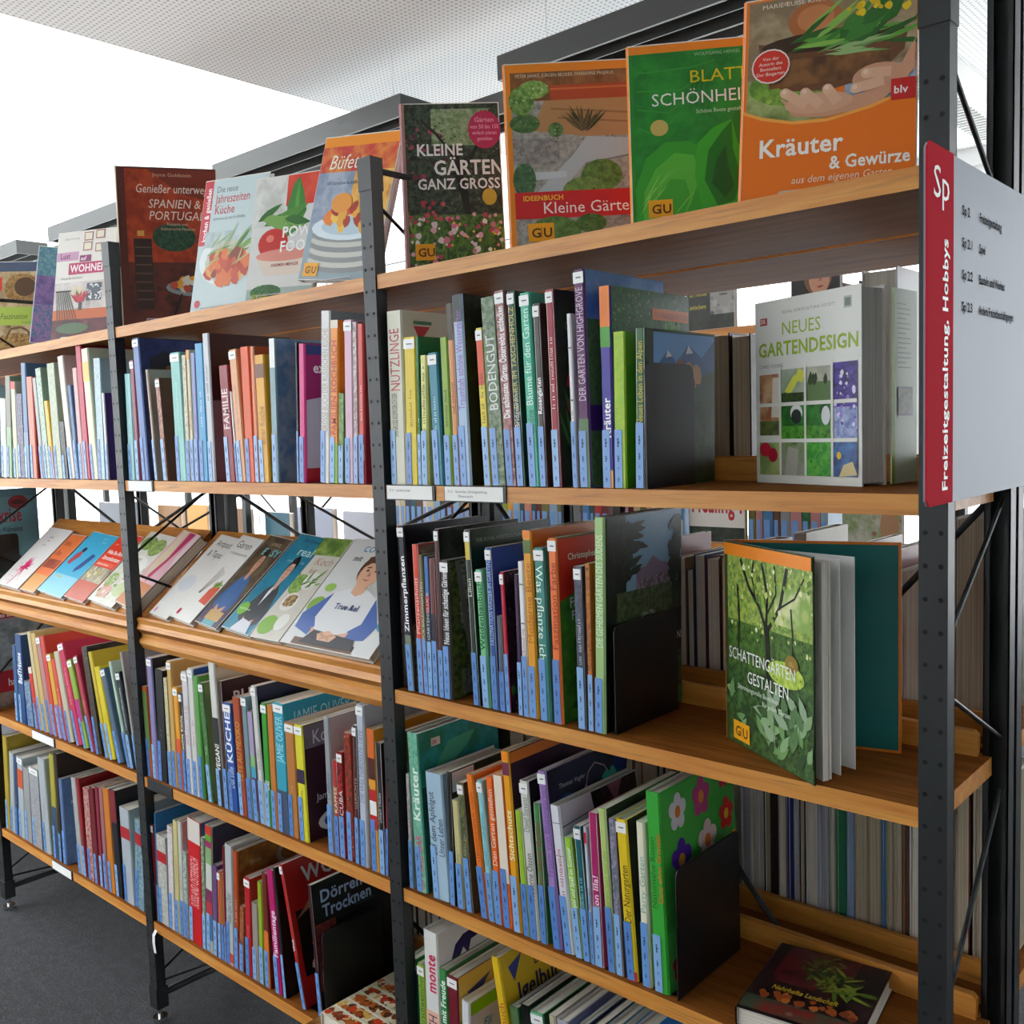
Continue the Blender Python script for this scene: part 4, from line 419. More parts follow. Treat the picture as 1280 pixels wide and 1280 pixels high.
# ---------------------------------------------------------------- the rows of books, metres: x, thickness, height, lean, colour, options, label
ROWS = [
('upper row', 'right bay', 1.4455, [
  (-1.0192, 0.0159, 0.3152, 0.6, 'teal', '6aa8a0', {'t': 'LEBEN FÜR ALTE GÄRTEN', 'tc': 'e8f0e0', 'cap': 1, 'ys': 0.031}, 'teal slim book lettered LEBEN FÜR ALTE GÄRTEN, upper row, right bay'),
  (-1.0018, 0.0157, 0.3095, 1.7, 'olive', '8a9040', {'ph': '7a8a3a d8d070 3a4a2a', 'ys': 0.031}, 'olive slim book between the teal and cream ones, upper row, right bay'),
  (-0.9598, 0.0409, 0.3152, 0.88, 'cream', 'dcdcc8', {'t': 'NUTZLINGE', 'tc': 'c03040', 'a': 0.54, 'b': 0.9, 't2': ('DAS GROSSE KOSMOSBUCH DER', '5a5a50', 0.28, 0.53, -0.1), 'art': 'nutz'}, 'cream book lettered NUTZLINGE, upper row, right bay'),
  (-0.9175, 0.0312, 0.265, 1.36, 'yellow', 'e8cc28', {'t': '#12', 'tc': 'b09020', 'cap': 1}, 'yellow book between the cream and green ones, upper row, right bay'),
  (-0.8849, 0.0075, 0.2646, 1.19, 'green', '1c7848', {'t': '#6', 'tc': 'e8f0e0'}, 'green slim book between the yellow and pale yellow ones, upper row, right bay'),
  (-0.8765, 0.0172, 0.2302, 1.55, 'pale yellow', 'e8e488', {'t': '#24', 'tc': '50503a'}, 'pale yellow book between the green and blue green ones, upper row, right bay'),
  (-0.8445, 0.0239, 0.2326, -1.46, 'blue green', '3a8aa0', {'t': '#12', 'tc': 'b8e0e8', 'cap': 1, 'cv': '2a6aa0'}, 'blue green book between the pale yellow and lime green ones, upper row, right bay'),
  (-0.816, 0.0196, 0.2569, -0.71, 'lime green', '8cb030', {'t': '#11', 'tc': '405a10'}, 'lime green book between the blue green and orange ones, upper row, right bay'),
  (-0.7931, 0.0143, 0.3127, -1.23, 'orange', 'e09050', {'t': '#12', 'tc': 'b04a10', 'bd': [(0.8, 1, '3a3a2a')], 'cv': '3a4430'}, 'orange slim book between the lime green and pale blue ones, upper row, right bay'),
  (-0.778, 0.0249, 0.3255, -1.27, 'pale blue', 'b0c8e8', {'t': 'Traumhaft schöne Wassergärten', 'tc': '9a6ab8', 'bd': [(0.86, 1, '2a3a38')], 'cv': '141a18', 'art': 'pond'}, 'pale blue book lettered Traumhaft schöne Wassergärten, upper row, right bay'),
  (-0.7222, 0.0161, 0.265, -2.11, 'red and yellow', 'e8d020', {'bd': [(0.64, 0.97, 'e8552a'), (0, 0.64, 'e8d020')], 'cap': 1, 't': '#17', 'tc': '705a10'}, 'red and yellow slim book between pale blue and grey green, upper row, right bay'),
  (-0.7036, 0.0306, 0.3131, -2.53, 'grey green', '6a7a60', {'ph': '4a6a3a 8a9a80 2a3a2a', 't': 'BODENGUT', 'tc': 'e8ece8', 'b': 0.8}, 'grey green book lettered BODENGUT, upper row, right bay'),
  (-0.671, 0.0216, 0.3204, -2.8, 'rose patterned', '8a5a5a', {'ph': '8a4a4a c08a88 4a5a38', 't': 'Die schönsten Gärten Österreichs entdecken', 'tc': 'ffffff', 'bold': 1, 'cap': 1, 'a': 0.35}, 'rose patterned book lettered Die schönsten Gärten Österreichs entdecken, upper row, right bay'),
  (-0.6482, 0.0163, 0.3168, -1.94, 'dark green', '1c4434', {'t': 'DAUER IM TASCHENHOLZ', 'tc': 'c8c860', 'cap': 1, 't2': ('Bridgewater', 'e0e0e0', 0.3, 0.5)}, 'dark green slim book lettered DAUER IM TASCHENHOLZ, upper row, right bay'),
  (-0.6218, 0.0219, 0.3107, -1.96, 'mint green', '50c0a0', {'t': 'Bäume für den Garten', 'tc': 'd8fff0', 'cap': 1, 't2': ('Gardine', '2a7a68', 0.27, 0.4), 'a': 0.42}, 'mint green book lettered Bäume für den Garten, upper row, right bay'),
  (-0.5987, 0.0141, 0.2912, -1.17, 'charcoal', '44403c', {'t': 'Rosengärten', 'tc': 'ffffff', 'bold': 1, 'a': 0.4, 'b': 0.6, 'cap': 1}, 'charcoal slim book lettered Rosengärten, upper row, right bay'),
  (-0.5714, 0.0157, 0.31, -1.21, 'crimson', 'a82038', {'t': '#23', 'tc': 'f0c0c0', 'cap': 1, 'cv': '16241a', 'art': 'redrose'}, 'crimson slim book between the charcoal and white ones, upper row, right bay'),
  (-0.5314, 0.0089, 0.2685, -1.13, 'white', 'e8e8ea', {'bd': [(0.3, 0.31, '888888'), (0.5, 0.51, '888888'), (0.8, 0.81, '888888')], 't': '#5', 'tc': '606060'}, 'white slim book between the crimson and purple ones, upper row, right bay'),
  (-0.5173, 0.0211, 0.3329, -0.72, 'purple', '602860', {'t': 'DER GARTEN VON HIGHGROVE', 'tc': 'd8c0d8', 'cap': 1, 'a': 0.4, 'bd': [(0, 0.32, '5a7a50')], 'cv': '5a8ac0', 'art': 'high', 'D': 0.24}, 'purple book lettered DER GARTEN VON HIGHGROVE, upper row, right bay'),
  (-0.4737, 0.021, 0.3024, 0.0, 'violet blue', '4838a0', {'bd': [(0.8, 1, 'f08020'), (0.7, 0.8, '4aa030'), (0, 0.09, 'e8a050')], 't': 'Kräuter', 'tc': 'ffffff', 'bold': 1, 'a': 0.25, 'b': 0.45, 'cv': '2a6a2a', 'art': 'herb', 'D': 0.235}, 'violet blue book lettered Kräuter, upper row, right bay'),
  (-0.4517, 0.0209, 0.2327, 0.6, 'lime', 'a8cc20', {'ph': 'b0d020 98c818 a0cc30', 't': '#6', 'tc': 'c0d850', 'cv': '4aaa20', 'art': 'grass', 'D': 0.2}, 'lime book between the violet blue and forest green ones, upper row, right bay'),
  (-0.4135, 0.0162, 0.2345, 0.98, 'forest green', '2c6030', {'t': 'Neues Leben in den Alpen', 'tc': 'c8c030', 'art': 'alps', 'D': 0.2}, 'forest green slim book lettered Neues Leben in den Alpen, upper row, right bay'),
]),
('second row', 'right bay', 1.06, [
  (-1.0143, 0.0086, 0.217, -1.01, 'dark teal', '204848', {'t': '#11', 'tc': '70a090', 'ys': 0.031}, 'dark teal slim book left of the amber one, second row, right bay'),
  (-1.0044, 0.0132, 0.2975, -1.21, 'amber', 'e89820', {'t': 'ESSGÄRTEN', 'tc': 'a06010', 'bd': [(0.95, 1, 'f07818'), (0.86, 0.93, '6a4038')], 'ys': 0.031}, 'amber slim book lettered ESSGÄRTEN, second row, right bay'),
  (-0.9893, 0.0223, 0.2741, 1.8, 'mauve', '887880', {'ph': '8a7078 b09a9a 5a4a50', 'ys': 0.031}, 'mauve book between the amber and navy ones, second row, right bay'),
  (-0.9366, 0.0188, 0.3097, -2.69, 'navy', '10142a', {'t': 'Zimmerpflanzen', 'tc': 'ffffff', 'bold': 1, 'a': 0.36, 'b': 0.92, 'cap': 1, 'cv': '0c1020', 'art': 'zimmer', 'bd': [(0, 0.34, '7a8a70')], 'D': 0.25}, 'navy book lettered Zimmerpflanzen, second row, right bay'),
  (-0.9076, 0.0158, 0.2765, -0.94, 'bright red', 'e03820', {'t': 'Pflanzenschnitt', 'tc': 'ffd0c0', 'art': 'greytop'}, 'bright red slim book lettered Pflanzenschnitt, second row, right bay'),
  (-0.891, 0.0096, 0.258, -0.97, 'khaki', '807850', {'t': 'FÜR BALKONGÄRTEN', 'tc': 'd8d8c0'}, 'khaki slim book lettered FÜR BALKONGÄRTEN, second row, right bay'),
  (-0.8806, 0.0112, 0.2559, 0.0, 'blue and red', '283458', {'bd': [(0.72, 1, '3a70b8'), (0.6, 0.72, 'd02020')], 't': 'GARTENGLÜCK', 'tc': 'c8d8f0'}, 'blue and red slim book lettered GARTENGLÜCK, second row, right bay'),
  (-0.8681, 0.0141, 0.2536, 0.0, 'dark red', '702020', {'bd': [(0.3, 0.6, '281a2a')]}, 'dark red slim book between the blue and red and maroon ones, second row, right bay'),
  (-0.852, 0.0114, 0.3074, 0.0, 'maroon', '501820', {'cap': 1, 'cv': '14201a', 'art': 'stream'}, 'maroon slim book between the dark red and black brown ones, second row, right bay'),
  (-0.8394, 0.022, 0.2521, -0.14, 'black brown', '383230', {'t': 'Neue Ideen für schattige Gärten', 'tc': 'e0e0e0', 'bold': 1, 'a': 0.4, 'cap': 1, 'cv': '3a4a30', 'art': 'forest', 'D': 0.22}, 'black brown book lettered Neue Ideen für schattige Gärten, second row, right bay'),
  (-0.7657, 0.0141, 0.3093, -2.08, 'bottle green', '0c2818', {'t': 'Lilien', 'tc': 'e0e0d0', 'a': 0.62, 'b': 0.76, 'cap': 1, 'bd': [(0.83, 0.93, 'd8c040')], 'cv': '0e3020', 'art': 'royal', 'D': 0.25}, 'bottle green slim book lettered Lilien, second row, right bay'),
  (-0.7441, 0.0174, 0.2412, -2.28, 'light green', '78c890', {'t': 'Weidenbaubuch', 'tc': '1a6a30', 'bold': 1, 'cap': 1, 'a': 0.42}, 'light green book lettered Weidenbaubuch, second row, right bay'),
  (-0.721, 0.0148, 0.2806, -1.41, 'royal blue', '2050a0', {'t': 'FASZINATION WASSER IM GARTEN', 'tc': 'a0c0e8', 'cap': 1, 'cv': '1a3a90', 'art': 'blueev'}, 'royal blue slim book lettered FASZINATION WASSER IM GARTEN, second row, right bay'),
  (-0.7028, 0.0116, 0.1649, -1.03, 'slate', '505868', {}, 'slate slim book between the royal blue and scarlet ones, second row, right bay'),
  (-0.6885, 0.0092, 0.241, -1.73, 'scarlet', 'c82038', {'cap': 1, 'cv': '2a1a2a', 'art': 'dotty'}, 'scarlet slim book between the slate and plum ones, second row, right bay'),
  (-0.6606, 0.009, 0.2391, -0.74, 'plum', '402048', {}, 'plum slim book between the scarlet and white ones, second row, right bay'),
  (-0.6497, 0.0125, 0.2613, -1.04, 'white', 'e8e8ea', {'t': '#12', 'tc': '902040', 'bd': [(0.6, 0.61, '888888'), (0.85, 0.86, '888888')]}, 'white slim book between the plum and golden orange ones, second row, right bay'),
  (-0.6361, 0.0194, 0.3135, -1.16, 'golden orange', 'e8a020', {'t': 'Moderne Beete', 'tc': 'c07010', 'bd': [(0.96, 1, 'f08818'), (0.88, 0.95, '5a7030')], 'cv': 'e07818', 'D': 0.25}, 'golden orange book lettered Moderne Beete, second row, right bay'),
  (-0.6127, 0.0225, 0.2865, -1.26, 'sea green', '3c8880', {'t': 'Was pflanze ich', 'tc': 'e8fff0', 'cap': 1, 'down': 1, 'a': 0.35, 'b': 0.9}, 'sea green book lettered Was pflanze ich, second row, right bay'),
  (-0.5838, 0.0185, 0.3035, -0.83, 'bright orange', 'f07838', {'t': 'Faszination Farbe', 'tc': 'b03818', 'cap': 1, 'cv': '3a6a20', 'art': 'iris', 'D': 0.2}, 'bright orange book lettered Faszination Farbe, second row, right bay'),
  (-0.5342, 0.0159, 0.2614, -0.57, 'steel blue', '485468', {'ph': '3a4050 5a6070 2a2a3a', 't': '#17', 'tc': 'c0c8d0', 'cap': 1}, 'steel blue slim book between the bright orange and rust ones, second row, right bay'),
  (-0.5135, 0.0096, 0.2674, 0.0, 'rust', 'a06028', {'ph': 'a05a20 c87830 3a2a10', 'cv': 'b06020'}, 'rust slim book between the steel blue and pale green ones, second row, right bay'),
  (-0.5014, 0.02, 0.3404, 1.31, 'pale green', 'a8cc88', {'t': 'DIE GEHEIMEN GÄRTEN DES SÜDENS', 'tc': 'e8f8d8', 'cv': '14201c', 'art': 'mas', 'D': 0.245}, 'pale green book lettered DIE GEHEIMEN GÄRTEN DES SÜDENS, second row, right bay'),
]),
('third row', 'right bay', 0.6725, [
  (-1.0013, 0.01, 0.2915, 0.54, 'orange green', 'b88838', {'bd': [(0.85, 1, 'e89030'), (0.4, 0.85, '80a830')], 'ys': 0.031}, 'orange green slim book left of the ivory one, third row, right bay'),
  (-0.99, 0.0118, 0.2331, 0.36, 'ivory', 'd8d0c8', {'t': 'Einfach gärtnern', 'tc': 'a04040', 'bd': [(0.92, 1, 'b02030')], 'ys': 0.031}, 'ivory slim book lettered Einfach gärtnern, third row, right bay'),
  (-0.9551, 0.0097, 0.2241, 0.0, 'silver', 'a8a8a8', {'ph': 'a0a0a0 d0c8c0 806060'}, 'silver slim book between the ivory and green photo ones, third row, right bay'),
  (-0.9355, 0.0279, 0.3062, -2.05, 'herb green', '60b090', {'t': 'Kräuter', 'tc': 'f0fff0', 'bold': 1, 'a': 0.45, 'b': 0.85, 'ph': '5ab090 88c0a8 3a9070', 't2': ('IST MACHBAR', 'e8307a', 0.02, 0.36), 'cv': '1a7a58', 'art': 'herbk', 'D': 0.25}, 'green photo book lettered Kräuter, third row, right bay'),
  (-0.8908, 0.0449, 0.2402, -2.69, 'sky blue', 'a8c4d8', {'t': 'auf dem Apfelgut', 'tc': '384858', 'a': 0.35, 'b': 0.85, 'ro': -0.22, 't2': ('Unser Leben', '384858', 0.35, 0.65, 0.22)}, 'sky blue book lettered auf dem Apfelgut, third row, right bay'),
  (-0.8447, 0.0114, 0.2519, 0.0, 'black', '181c1a', {'cv': '20241e', 'art': 'whitetop'}, 'black slim book between the sky blue and straw ones, third row, right bay'),
  (-0.8257, 0.0166, 0.2015, -1.97, 'straw', 'c8c080', {'t': '#4', 'tc': '908050'}, 'straw slim book between the black and moss green ones, third row, right bay'),
  (-0.8029, 0.0158, 0.238, -3.57, 'moss green', '48503c', {'ph': '3a4a38 7a7a40 202c24', 't': '#11', 'tc': 'a0b098', 'cap': 1}, 'moss green slim book between the straw and tangerine ones, third row, right bay'),
  (-0.7663, 0.0178, 0.2583, -6.29, 'tangerine', 'e87820', {'t': '#22', 'tc': 'b04a18'}, 'tangerine book between the moss green and aqua ones, third row, right bay'),
  (-0.7473, 0.0144, 0.2529, -4.87, 'aqua', '88d0d8', {'t': '#20', 'tc': '2a98a8', 'cap': 1}, 'aqua slim book between the tangerine and deep orange ones, third row, right bay'),
  (-0.7316, 0.0181, 0.2645, -3.22, 'deep orange', 'ec6818', {'t': 'Den Garten genießen', 'tc': 'ffe0c8'}, 'deep orange book lettered Den Garten genießen, third row, right bay'),
  (-0.7123, 0.0224, 0.2715, -3.22, 'orange and cream', 'e86818', {'bd': [(0.3, 1, 'e8dcc8')]}, 'orange and cream book between the deep orange and marigold ones, third row, right bay'),
  (-0.6887, 0.0182, 0.3175, -3.33, 'marigold', 'e8a018', {'t': 'Sichtschutz', 'tc': 'ffe8b0', 'bold': 1, 'a': 0.4, 'b': 0.68, 'bd': [(0.95, 1, 'f08818'), (0.87, 0.94, '702848')], 'cv': '30182a', 'art': 'orangetop', 'D': 0.22}, 'marigold book lettered Sichtschutz, third row, right bay'),
  (-0.6663, 0.0143, 0.2191, -3.28, 'yellow green', '98c020', {}, 'yellow green slim book between the marigold and off white ones, third row, right bay'),
  (-0.6504, 0.0202, 0.2742, -3.51, 'off white', 'd8d8d0', {'t': 'Moderne Oasen', 'tc': '50484a', 'a': 0.25, 'b': 0.55, 't2': ('David Stevens', '808070', 0.68, 0.9), 'cap': 1, 'cv': '101410'}, 'off white book lettered Moderne Oasen, third row, right bay'),
  (-0.6269, 0.0139, 0.2417, -2.38, 'leaf green', '3c8848', {'t': 'Der kleine Garten', 'tc': 'a03020'}, 'leaf green slim book lettered Der kleine Garten, third row, right bay'),
  (-0.6002, 0.0185, 0.3, -4.89, 'lilac', 'a080c0', {'t': 'Traum von Blütengärten', 'tc': '8058a0', 'cap': 1, 'cv': '101a3c', 'art': 'heart', 'D': 0.24}, 'lilac book lettered Traum von Blütengärten, third row, right bay'),
  (-0.5763, 0.0207, 0.2476, -5.72, 'chalk white', 'dcdce4', {'t': '#14', 'tc': 'c03060', 'bd': [(0.88, 0.885, '666666'), (0.66, 0.665, '888888')], 'cv': 'e0e0ea', 'art': 'hair', 'D': 0.24}, 'chalk white book between the lilac and spring green ones, third row, right bay'),
  (-0.553, 0.0153, 0.2002, -5.5, 'spring green', '98cc30', {'t': 'Spiel und Spaß im Sommer', 'tc': 'f8fff0'}, 'spring green slim book lettered Spiel und Spaß im Sommer, third row, right bay'),
  (-0.5363, 0.0147, 0.224, -4.0, 'petrol', '106068', {'t': '#11', 'tc': '90d8d8', 'cap': 1, 'bd': [(0.9, 0.97, '2848a0')]}, 'petrol slim book between the spring green and frost white ones, third row, right bay'),
  (-0.5204, 0.0062, 0.2271, -2.84, 'frost white', 'c8d0dc', {'t': 'PERENNIEN', 'tc': '4060a0', 'bd': [(0.88, 0.96, 'c02040')]}, 'frost white slim book lettered PERENNIEN, third row, right bay'),
  (-0.5129, 0.0169, 0.2535, -1.78, 'magenta', 'b02068', {'t': 'Balkon lila!', 'tc': 'ffd8f0', 'bold': 1, 'a': 0.28, 'b': 0.6}, 'magenta slim book lettered Balkon lila!, third row, right bay'),
  (-0.4867, 0.0149, 0.2653, -3.04, 'pistachio', 'b0cc70', {'t': '#20', 'tc': '90a840', 'cv': '203024'}, 'pistachio slim book between the magenta and grape ones, third row, right bay'),
  (-0.4706, 0.0135, 0.2532, -2.36, 'grape', '504870', {'ph': '5a6a70 a090b0 3a6a48', 't': '#6', 'tc': 'b8a8c8'}, 'grape slim book between the pistachio and bright yellow ones, third row, right bay'),
  (-0.4507, 0.0206, 0.2569, -3.63, 'bright yellow', 'e8c820', {'t': 'Der Naturgarten', 'tc': '403818', 'a': 0.36, 'b': 0.72, 'cap': 1, 'cv': '1a2418', 'bd': [(0, 0.06, 'c82030')]}, 'bright yellow book lettered Der Naturgarten, third row, right bay'),
  (-0.4212, 0.0156, 0.261, -1.67, 'buttermilk', 'e8e4c8', {'t': 'Party Garten', 'tc': '80b8b0', 'a': 0.45}, 'buttermilk slim book lettered Party Garten, third row, right bay'),
  (-0.3992, 0.026, 0.3141, -2.04, 'grass green', '38a838', {'t': 'Naturnahe Rosen', 'tc': '2a6a28', 'a': 0.42, 'b': 0.8, 'ro': -0.2, 't2': ('Ganz ohne Grenzen', 'd86020', 0.45, 0.8, 0.25), 'art': 'primula', 'D': 0.24}, 'grass green book lettered Naturnahe Rosen, third row, right bay'),
]),
('bottom row', 'right bay', 0.285, [
  (-0.9966, 0.0276, 0.2295, 0.0, 'emerald', '188858', {'cap': 1, 'ys': 0.031}, 'emerald book left of the cornflower blue one, bottom row, right bay'),
  (-0.9684, 0.022, 0.207, 0.0, 'cornflower blue', '4888c8', {'t': '#5', 'tc': 'a0c8f0', 'ys': 0.031}, 'cornflower blue book between the emerald and apple green ones, bottom row, right bay'),
  (-0.9458, 0.0203, 0.24, 0.0, 'apple green', '98b848', {'t': 'Meerschweinchen', 'tc': '305a18', 'cap': 1}, 'apple green book lettered Meerschweinchen, bottom row, right bay'),
  (-0.9249, 0.0385, 0.3162, 0.0, 'white salmon', 'e0e0dc', {'t': 'monte', 'tc': 'd82858', 'bold': 1, 'a': 0.62, 'b': 0.86, 'bd': [(0, 0.5, 'e8b8a0')], 't2': ('HUNDEBUCH', '403850', 0.02, 0.48), 'cv': 'e8e8f4', 'art': 'horse', 'D': 0.24}, 'white salmon book lettered monte, bottom row, right bay'),
  (-0.8858, 0.0214, 0.2513, 0.0, 'garden green', '3c8848', {'t': 'Hund mit Freude', 'tc': 'f0fff0', 'bold': 1}, 'garden green book lettered Hund mit Freude, bottom row, right bay'),
  (-0.8637, 0.0278, 0.2468, 0.0, 'wine red', '701828', {'cap': 1, 'cv': 'd8b860', 'art': 'tri', 'D': 0.24}, 'wine red book between the garden green and white dotted ones, bottom row, right bay'),
  (-0.8353, 0.0214, 0.2108, 2.0, 'white dotted', 'd8d8dc', {'cv': 'c8c0dc', 'art': 'lilac', 'D': 0.22, 't': '#6', 'tc': 'd04060'}, 'white dotted book between the wine red and canary yellow ones, bottom row, right bay'),
  (-0.6981, 0.0203, 0.3254, -9.0, 'canary yellow', 'e0b820', {'t': 'Das Igelbuch', 'tc': 'c05020', 'cv': 'e0b820', 'art': 'igel', 'D': 0.2}, 'canary yellow book lettered Das Igelbuch, bottom row, right bay'),
  (-0.6769, 0.0211, 0.2472, -7.0, 'ivy green', '3c7048', {'ph': '3a7048 6a7040 2a4a30'}, 'ivy green book between the canary yellow and jet black ones, bottom row, right bay'),
  (-0.655, 0.0206, 0.2598, -6.0, 'jet black', '101412', {'t': '#5', 'tc': 'f0f0f0', 'bold': 1}, 'jet black book between the ivy green and jade ones, bottom row, right bay'),
  (-0.6318, 0.0296, 0.257, -6.0, 'jade', '509868', {'cap': 1, 'cv': '1c3a24', 'ph': '50a070 78b890 3a8058'}, 'jade book between the jet black and parchment ones, bottom row, right bay'),
  (-0.5894, 0.0145, 0.2651, -6.0, 'parchment', 'b8b090', {}, 'parchment slim book between the jade and pearl grey ones, bottom row, right bay'),
  (-0.573, 0.0256, 0.2649, -6.0, 'pearl grey', 'a8a8b0', {'cv': 'a8a8c0', 'art': 'cat'}, 'pearl grey book between the parchment and denim blue ones, bottom row, right bay'),
  (-0.5254, 0.0184, 0.2742, -6.0, 'denim blue', '304870', {}, 'denim blue book between the pearl grey and chestnut ones, bottom row, right bay'),
  (-0.5003, 0.015, 0.2763, -6.0, 'chestnut', '70401c', {}, 'chestnut slim book between the denim blue and ocean blue ones, bottom row, right bay'),
  (-0.4782, 0.0236, 0.2824, -6.0, 'ocean blue', '286088', {}, 'ocean blue book between the chestnut and fern green ones, bottom row, right bay'),
  (-0.4471, 0.0172, 0.292, -6.0, 'fern green', '387038', {}, 'fern green book between the ocean blue and azure ones, bottom row, right bay'),
  (-0.4226, 0.0338, 0.3015, -6.0, 'azure', '1878c8', {'cv': '1878c8'}, 'azure book right of the fern green one, bottom row, right bay'),
]),
('upper row', 'middle bay', 1.4455, [
  (-2.0126, 0.0124, 0.2586, 0.0, 'white grey', 'c8ccd0', {'ys': 0.031}, 'white grey slim book left of the pale cyan one, upper row, middle bay'),
  (-1.9609, 0.0306, 0.266, 1.78, 'pale cyan', 'a0d4d8', {'t': '#9', 'tc': 'e0f8f8'}, 'pale cyan book between the white grey and dusty rose ones, upper row, middle bay'),
  (-1.9221, 0.0202, 0.2982, 0.17, 'dusty rose', '984858', {'cap': 1}, 'dusty rose book between the pale cyan and periwinkle ones, upper row, middle bay'),
  (-1.8917, 0.0317, 0.3493, -1.69, 'periwinkle', '6880b8', {'cap': 1, 'cv': '1c2448', 'art': 'mount', 'D': 0.24}, 'periwinkle book between the dusty rose and beige ones, upper row, middle bay'),
  (-1.8287, 0.0112, 0.2706, -3.67, 'beige', 'c8b098', {'cv': 'b0b0a8'}, 'beige slim book between the periwinkle and spice brown ones, upper row, middle bay'),
  (-1.7884, 0.0208, 0.246, -3.14, 'spice brown', '704030', {'ph': '7a4030 c08060 3a2a20', 'cap': 1}, 'spice brown book between the beige and light teal ones, upper row, middle bay'),
  (-1.7261, 0.0437, 0.3007, 0.0, 'light teal', '88c8c0', {'cap': 1, 't': '#20', 'tc': 'c8f0e8'}, 'light teal book between the spice brown and eggshell ones, upper row, middle bay'),
  (-1.6807, 0.0182, 0.2914, 1.44, 'eggshell', 'c8c0a8', {'ph': 'd8d0b8 b8a890 8a8a70'}, 'eggshell book between the light teal and vanilla ones, upper row, middle bay'),
  (-1.6607, 0.0154, 0.302, 1.22, 'vanilla', 'd8d0a8', {'t': '#14', 'tc': 'c84028', 'bold': 1, 'bd': [(0.93, 1, 'e8a040')]}, 'vanilla slim book between the eggshell and orchid blue ones, upper row, middle bay'),
  (-1.6436, 0.0191, 0.2937, 1.57, 'orchid blue', '8890c0', {'t': '#6', 'tc': '9070a8'}, 'orchid blue book between the vanilla and clear blue ones, upper row, middle bay'),
  (-1.6215, 0.0335, 0.3127, 1.11, 'clear blue', '48a0d0', {'t': '#14', 'tc': 'd8ecff'}, 'clear blue book between the orchid blue and silver white ones, upper row, middle bay'),
  (-1.5844, 0.0259, 0.3326, 0.57, 'silver white', 'c8ccd0', {'t': '#14', 'tc': '606060', 'a': 0.55, 'b': 0.92, 'cv': '5a3028', 'art': 'klein', 'D': 0.25}, 'silver white book between the clear blue and oxblood ones, upper row, middle bay'),
  (-1.5132, 0.0361, 0.2568, -1.79, 'oxblood', '901c28', {'t': 'FAMILIE', 'tc': 'f0d0d0', 'bold': 1, 'a': 0.45, 'b': 0.8}, 'oxblood book lettered FAMILIE, upper row, middle bay'),
  (-1.4731, 0.0072, 0.1984, -2.76, 'paper white', 'e4e4e8', {}, 'paper white slim book between the oxblood and peach ones, upper row, middle bay'),
  (-1.4642, 0.0293, 0.2881, -2.7, 'peach', 'e8a878', {'t': '#17', 'tc': 'c09068', 'cap': 1}, 'peach book between the paper white and vivid orange ones, upper row, middle bay'),
  (-1.4336, 0.0322, 0.2907, 0.0, 'vivid orange', 'e85818', {}, 'vivid orange book between the peach and terracotta ones, upper row, middle bay'),
  (-1.3993, 0.0148, 0.2892, 0.55, 'terracotta', 'e88048', {'cv': 'd05828'}, 'terracotta slim book between the vivid orange and honey yellow ones, upper row, middle bay'),
  (-1.3819, 0.0344, 0.2693, 0.12, 'honey yellow', 'e8a828', {'t': 'einer Küche', 'tc': 'b07818', 'a': 0.3, 'b': 0.6, 'bd': [(0.82, 0.93, '7a4020')]}, 'honey yellow book lettered einer Küche, upper row, middle bay'),
  (-1.3351, 0.0211, 0.299, 1.88, 'cloudy blue', '88a8b8', {'bd': [(0.8, 1, 'f0f0f0'), (0, 0.8, '8aa8b0')], 'art': 'amp'}, 'cloudy blue book between the honey yellow and ink black ones, upper row, middle bay'),
  (-1.2497, 0.0062, 0.2845, 2.89, 'ink black', '24242c', {'t': '#7', 'tc': 'e0e0e0', 'bold': 1}, 'ink black slim book between the cloudy blue and hot pink ones, upper row, middle bay'),
  (-1.242, 0.0203, 0.2802, 3.56, 'hot pink', 'e03888', {'cv': 'a81868', 'art': 'exo', 'D': 0.22}, 'hot pink book between the ink black and bright white ones, upper row, middle bay'),
  (-1.1732, 0.0289, 0.3366, 4.52, 'bright white', 'e0e0e0', {'t': 'GROSSE BUCH DER RUSSISCHEN KÜCHE', 'tc': 'b8a890', 'a': 0.3, 'b': 0.9, 'cv': 'a8b0b8'}, 'bright white book lettered GROSSE BUCH DER RUSSISCHEN KÜCHE, upper row, middle bay'),
  (-1.1429, 0.0255, 0.3163, 4.38, 'carrot orange', 'f09020', {'t': 'FAMILIEN KOCHBUCH', 'tc': 'd04818', 'bold': 1, 'a': 0.3, 'b': 0.88, 'bd': [(0, 0.25, '78b830'), (0.95, 1, 'e8e0c8')]}, 'carrot orange book lettered FAMILIEN KOCHBUCH, upper row, middle bay'),
  (-1.1159, 0.0173, 0.175, 4.14, 'meadow green', '587c38', {'ph': '4a7a30 88a850 2a3a20'}, 'meadow green book between the carrot orange and baby pink ones, upper row, middle bay'),
  (-1.0945, 0.0256, 0.3124, 3.02, 'baby pink', 'e0b8cc', {'cap': 1, 't': '#6', 'tc': 'e0a8b8'}, 'baby pink book between the meadow green and speckled ones, upper row, middle bay'),
  (-1.0676, 0.0131, 0.3066, 2.89, 'speckled', 'a08888', {'ph': 'a08888 d8c8c8 504848'}, 'speckled slim book between the baby pink and coral red ones, upper row, middle bay'),
  (-1.0523, 0.0174, 0.3015, 2.59, 'coral red', 'e04c48', {'t': '#11', 'tc': 'f8c0b8', 'bd': [(0.15, 0.25, 'd8c8c8')], 'cv': 'c82038'}, 'coral red book right of the speckled one, upper row, middle bay'),
]),
('second row', 'middle bay', 0.6755, [
  (-1.9614, 0.0241, 0.2377, -1.63, 'pumpkin', 'c86018', {'bd': [(0.3, 0.95, '688848')]}, 'pumpkin book left of the lavender one, second row, middle bay'),
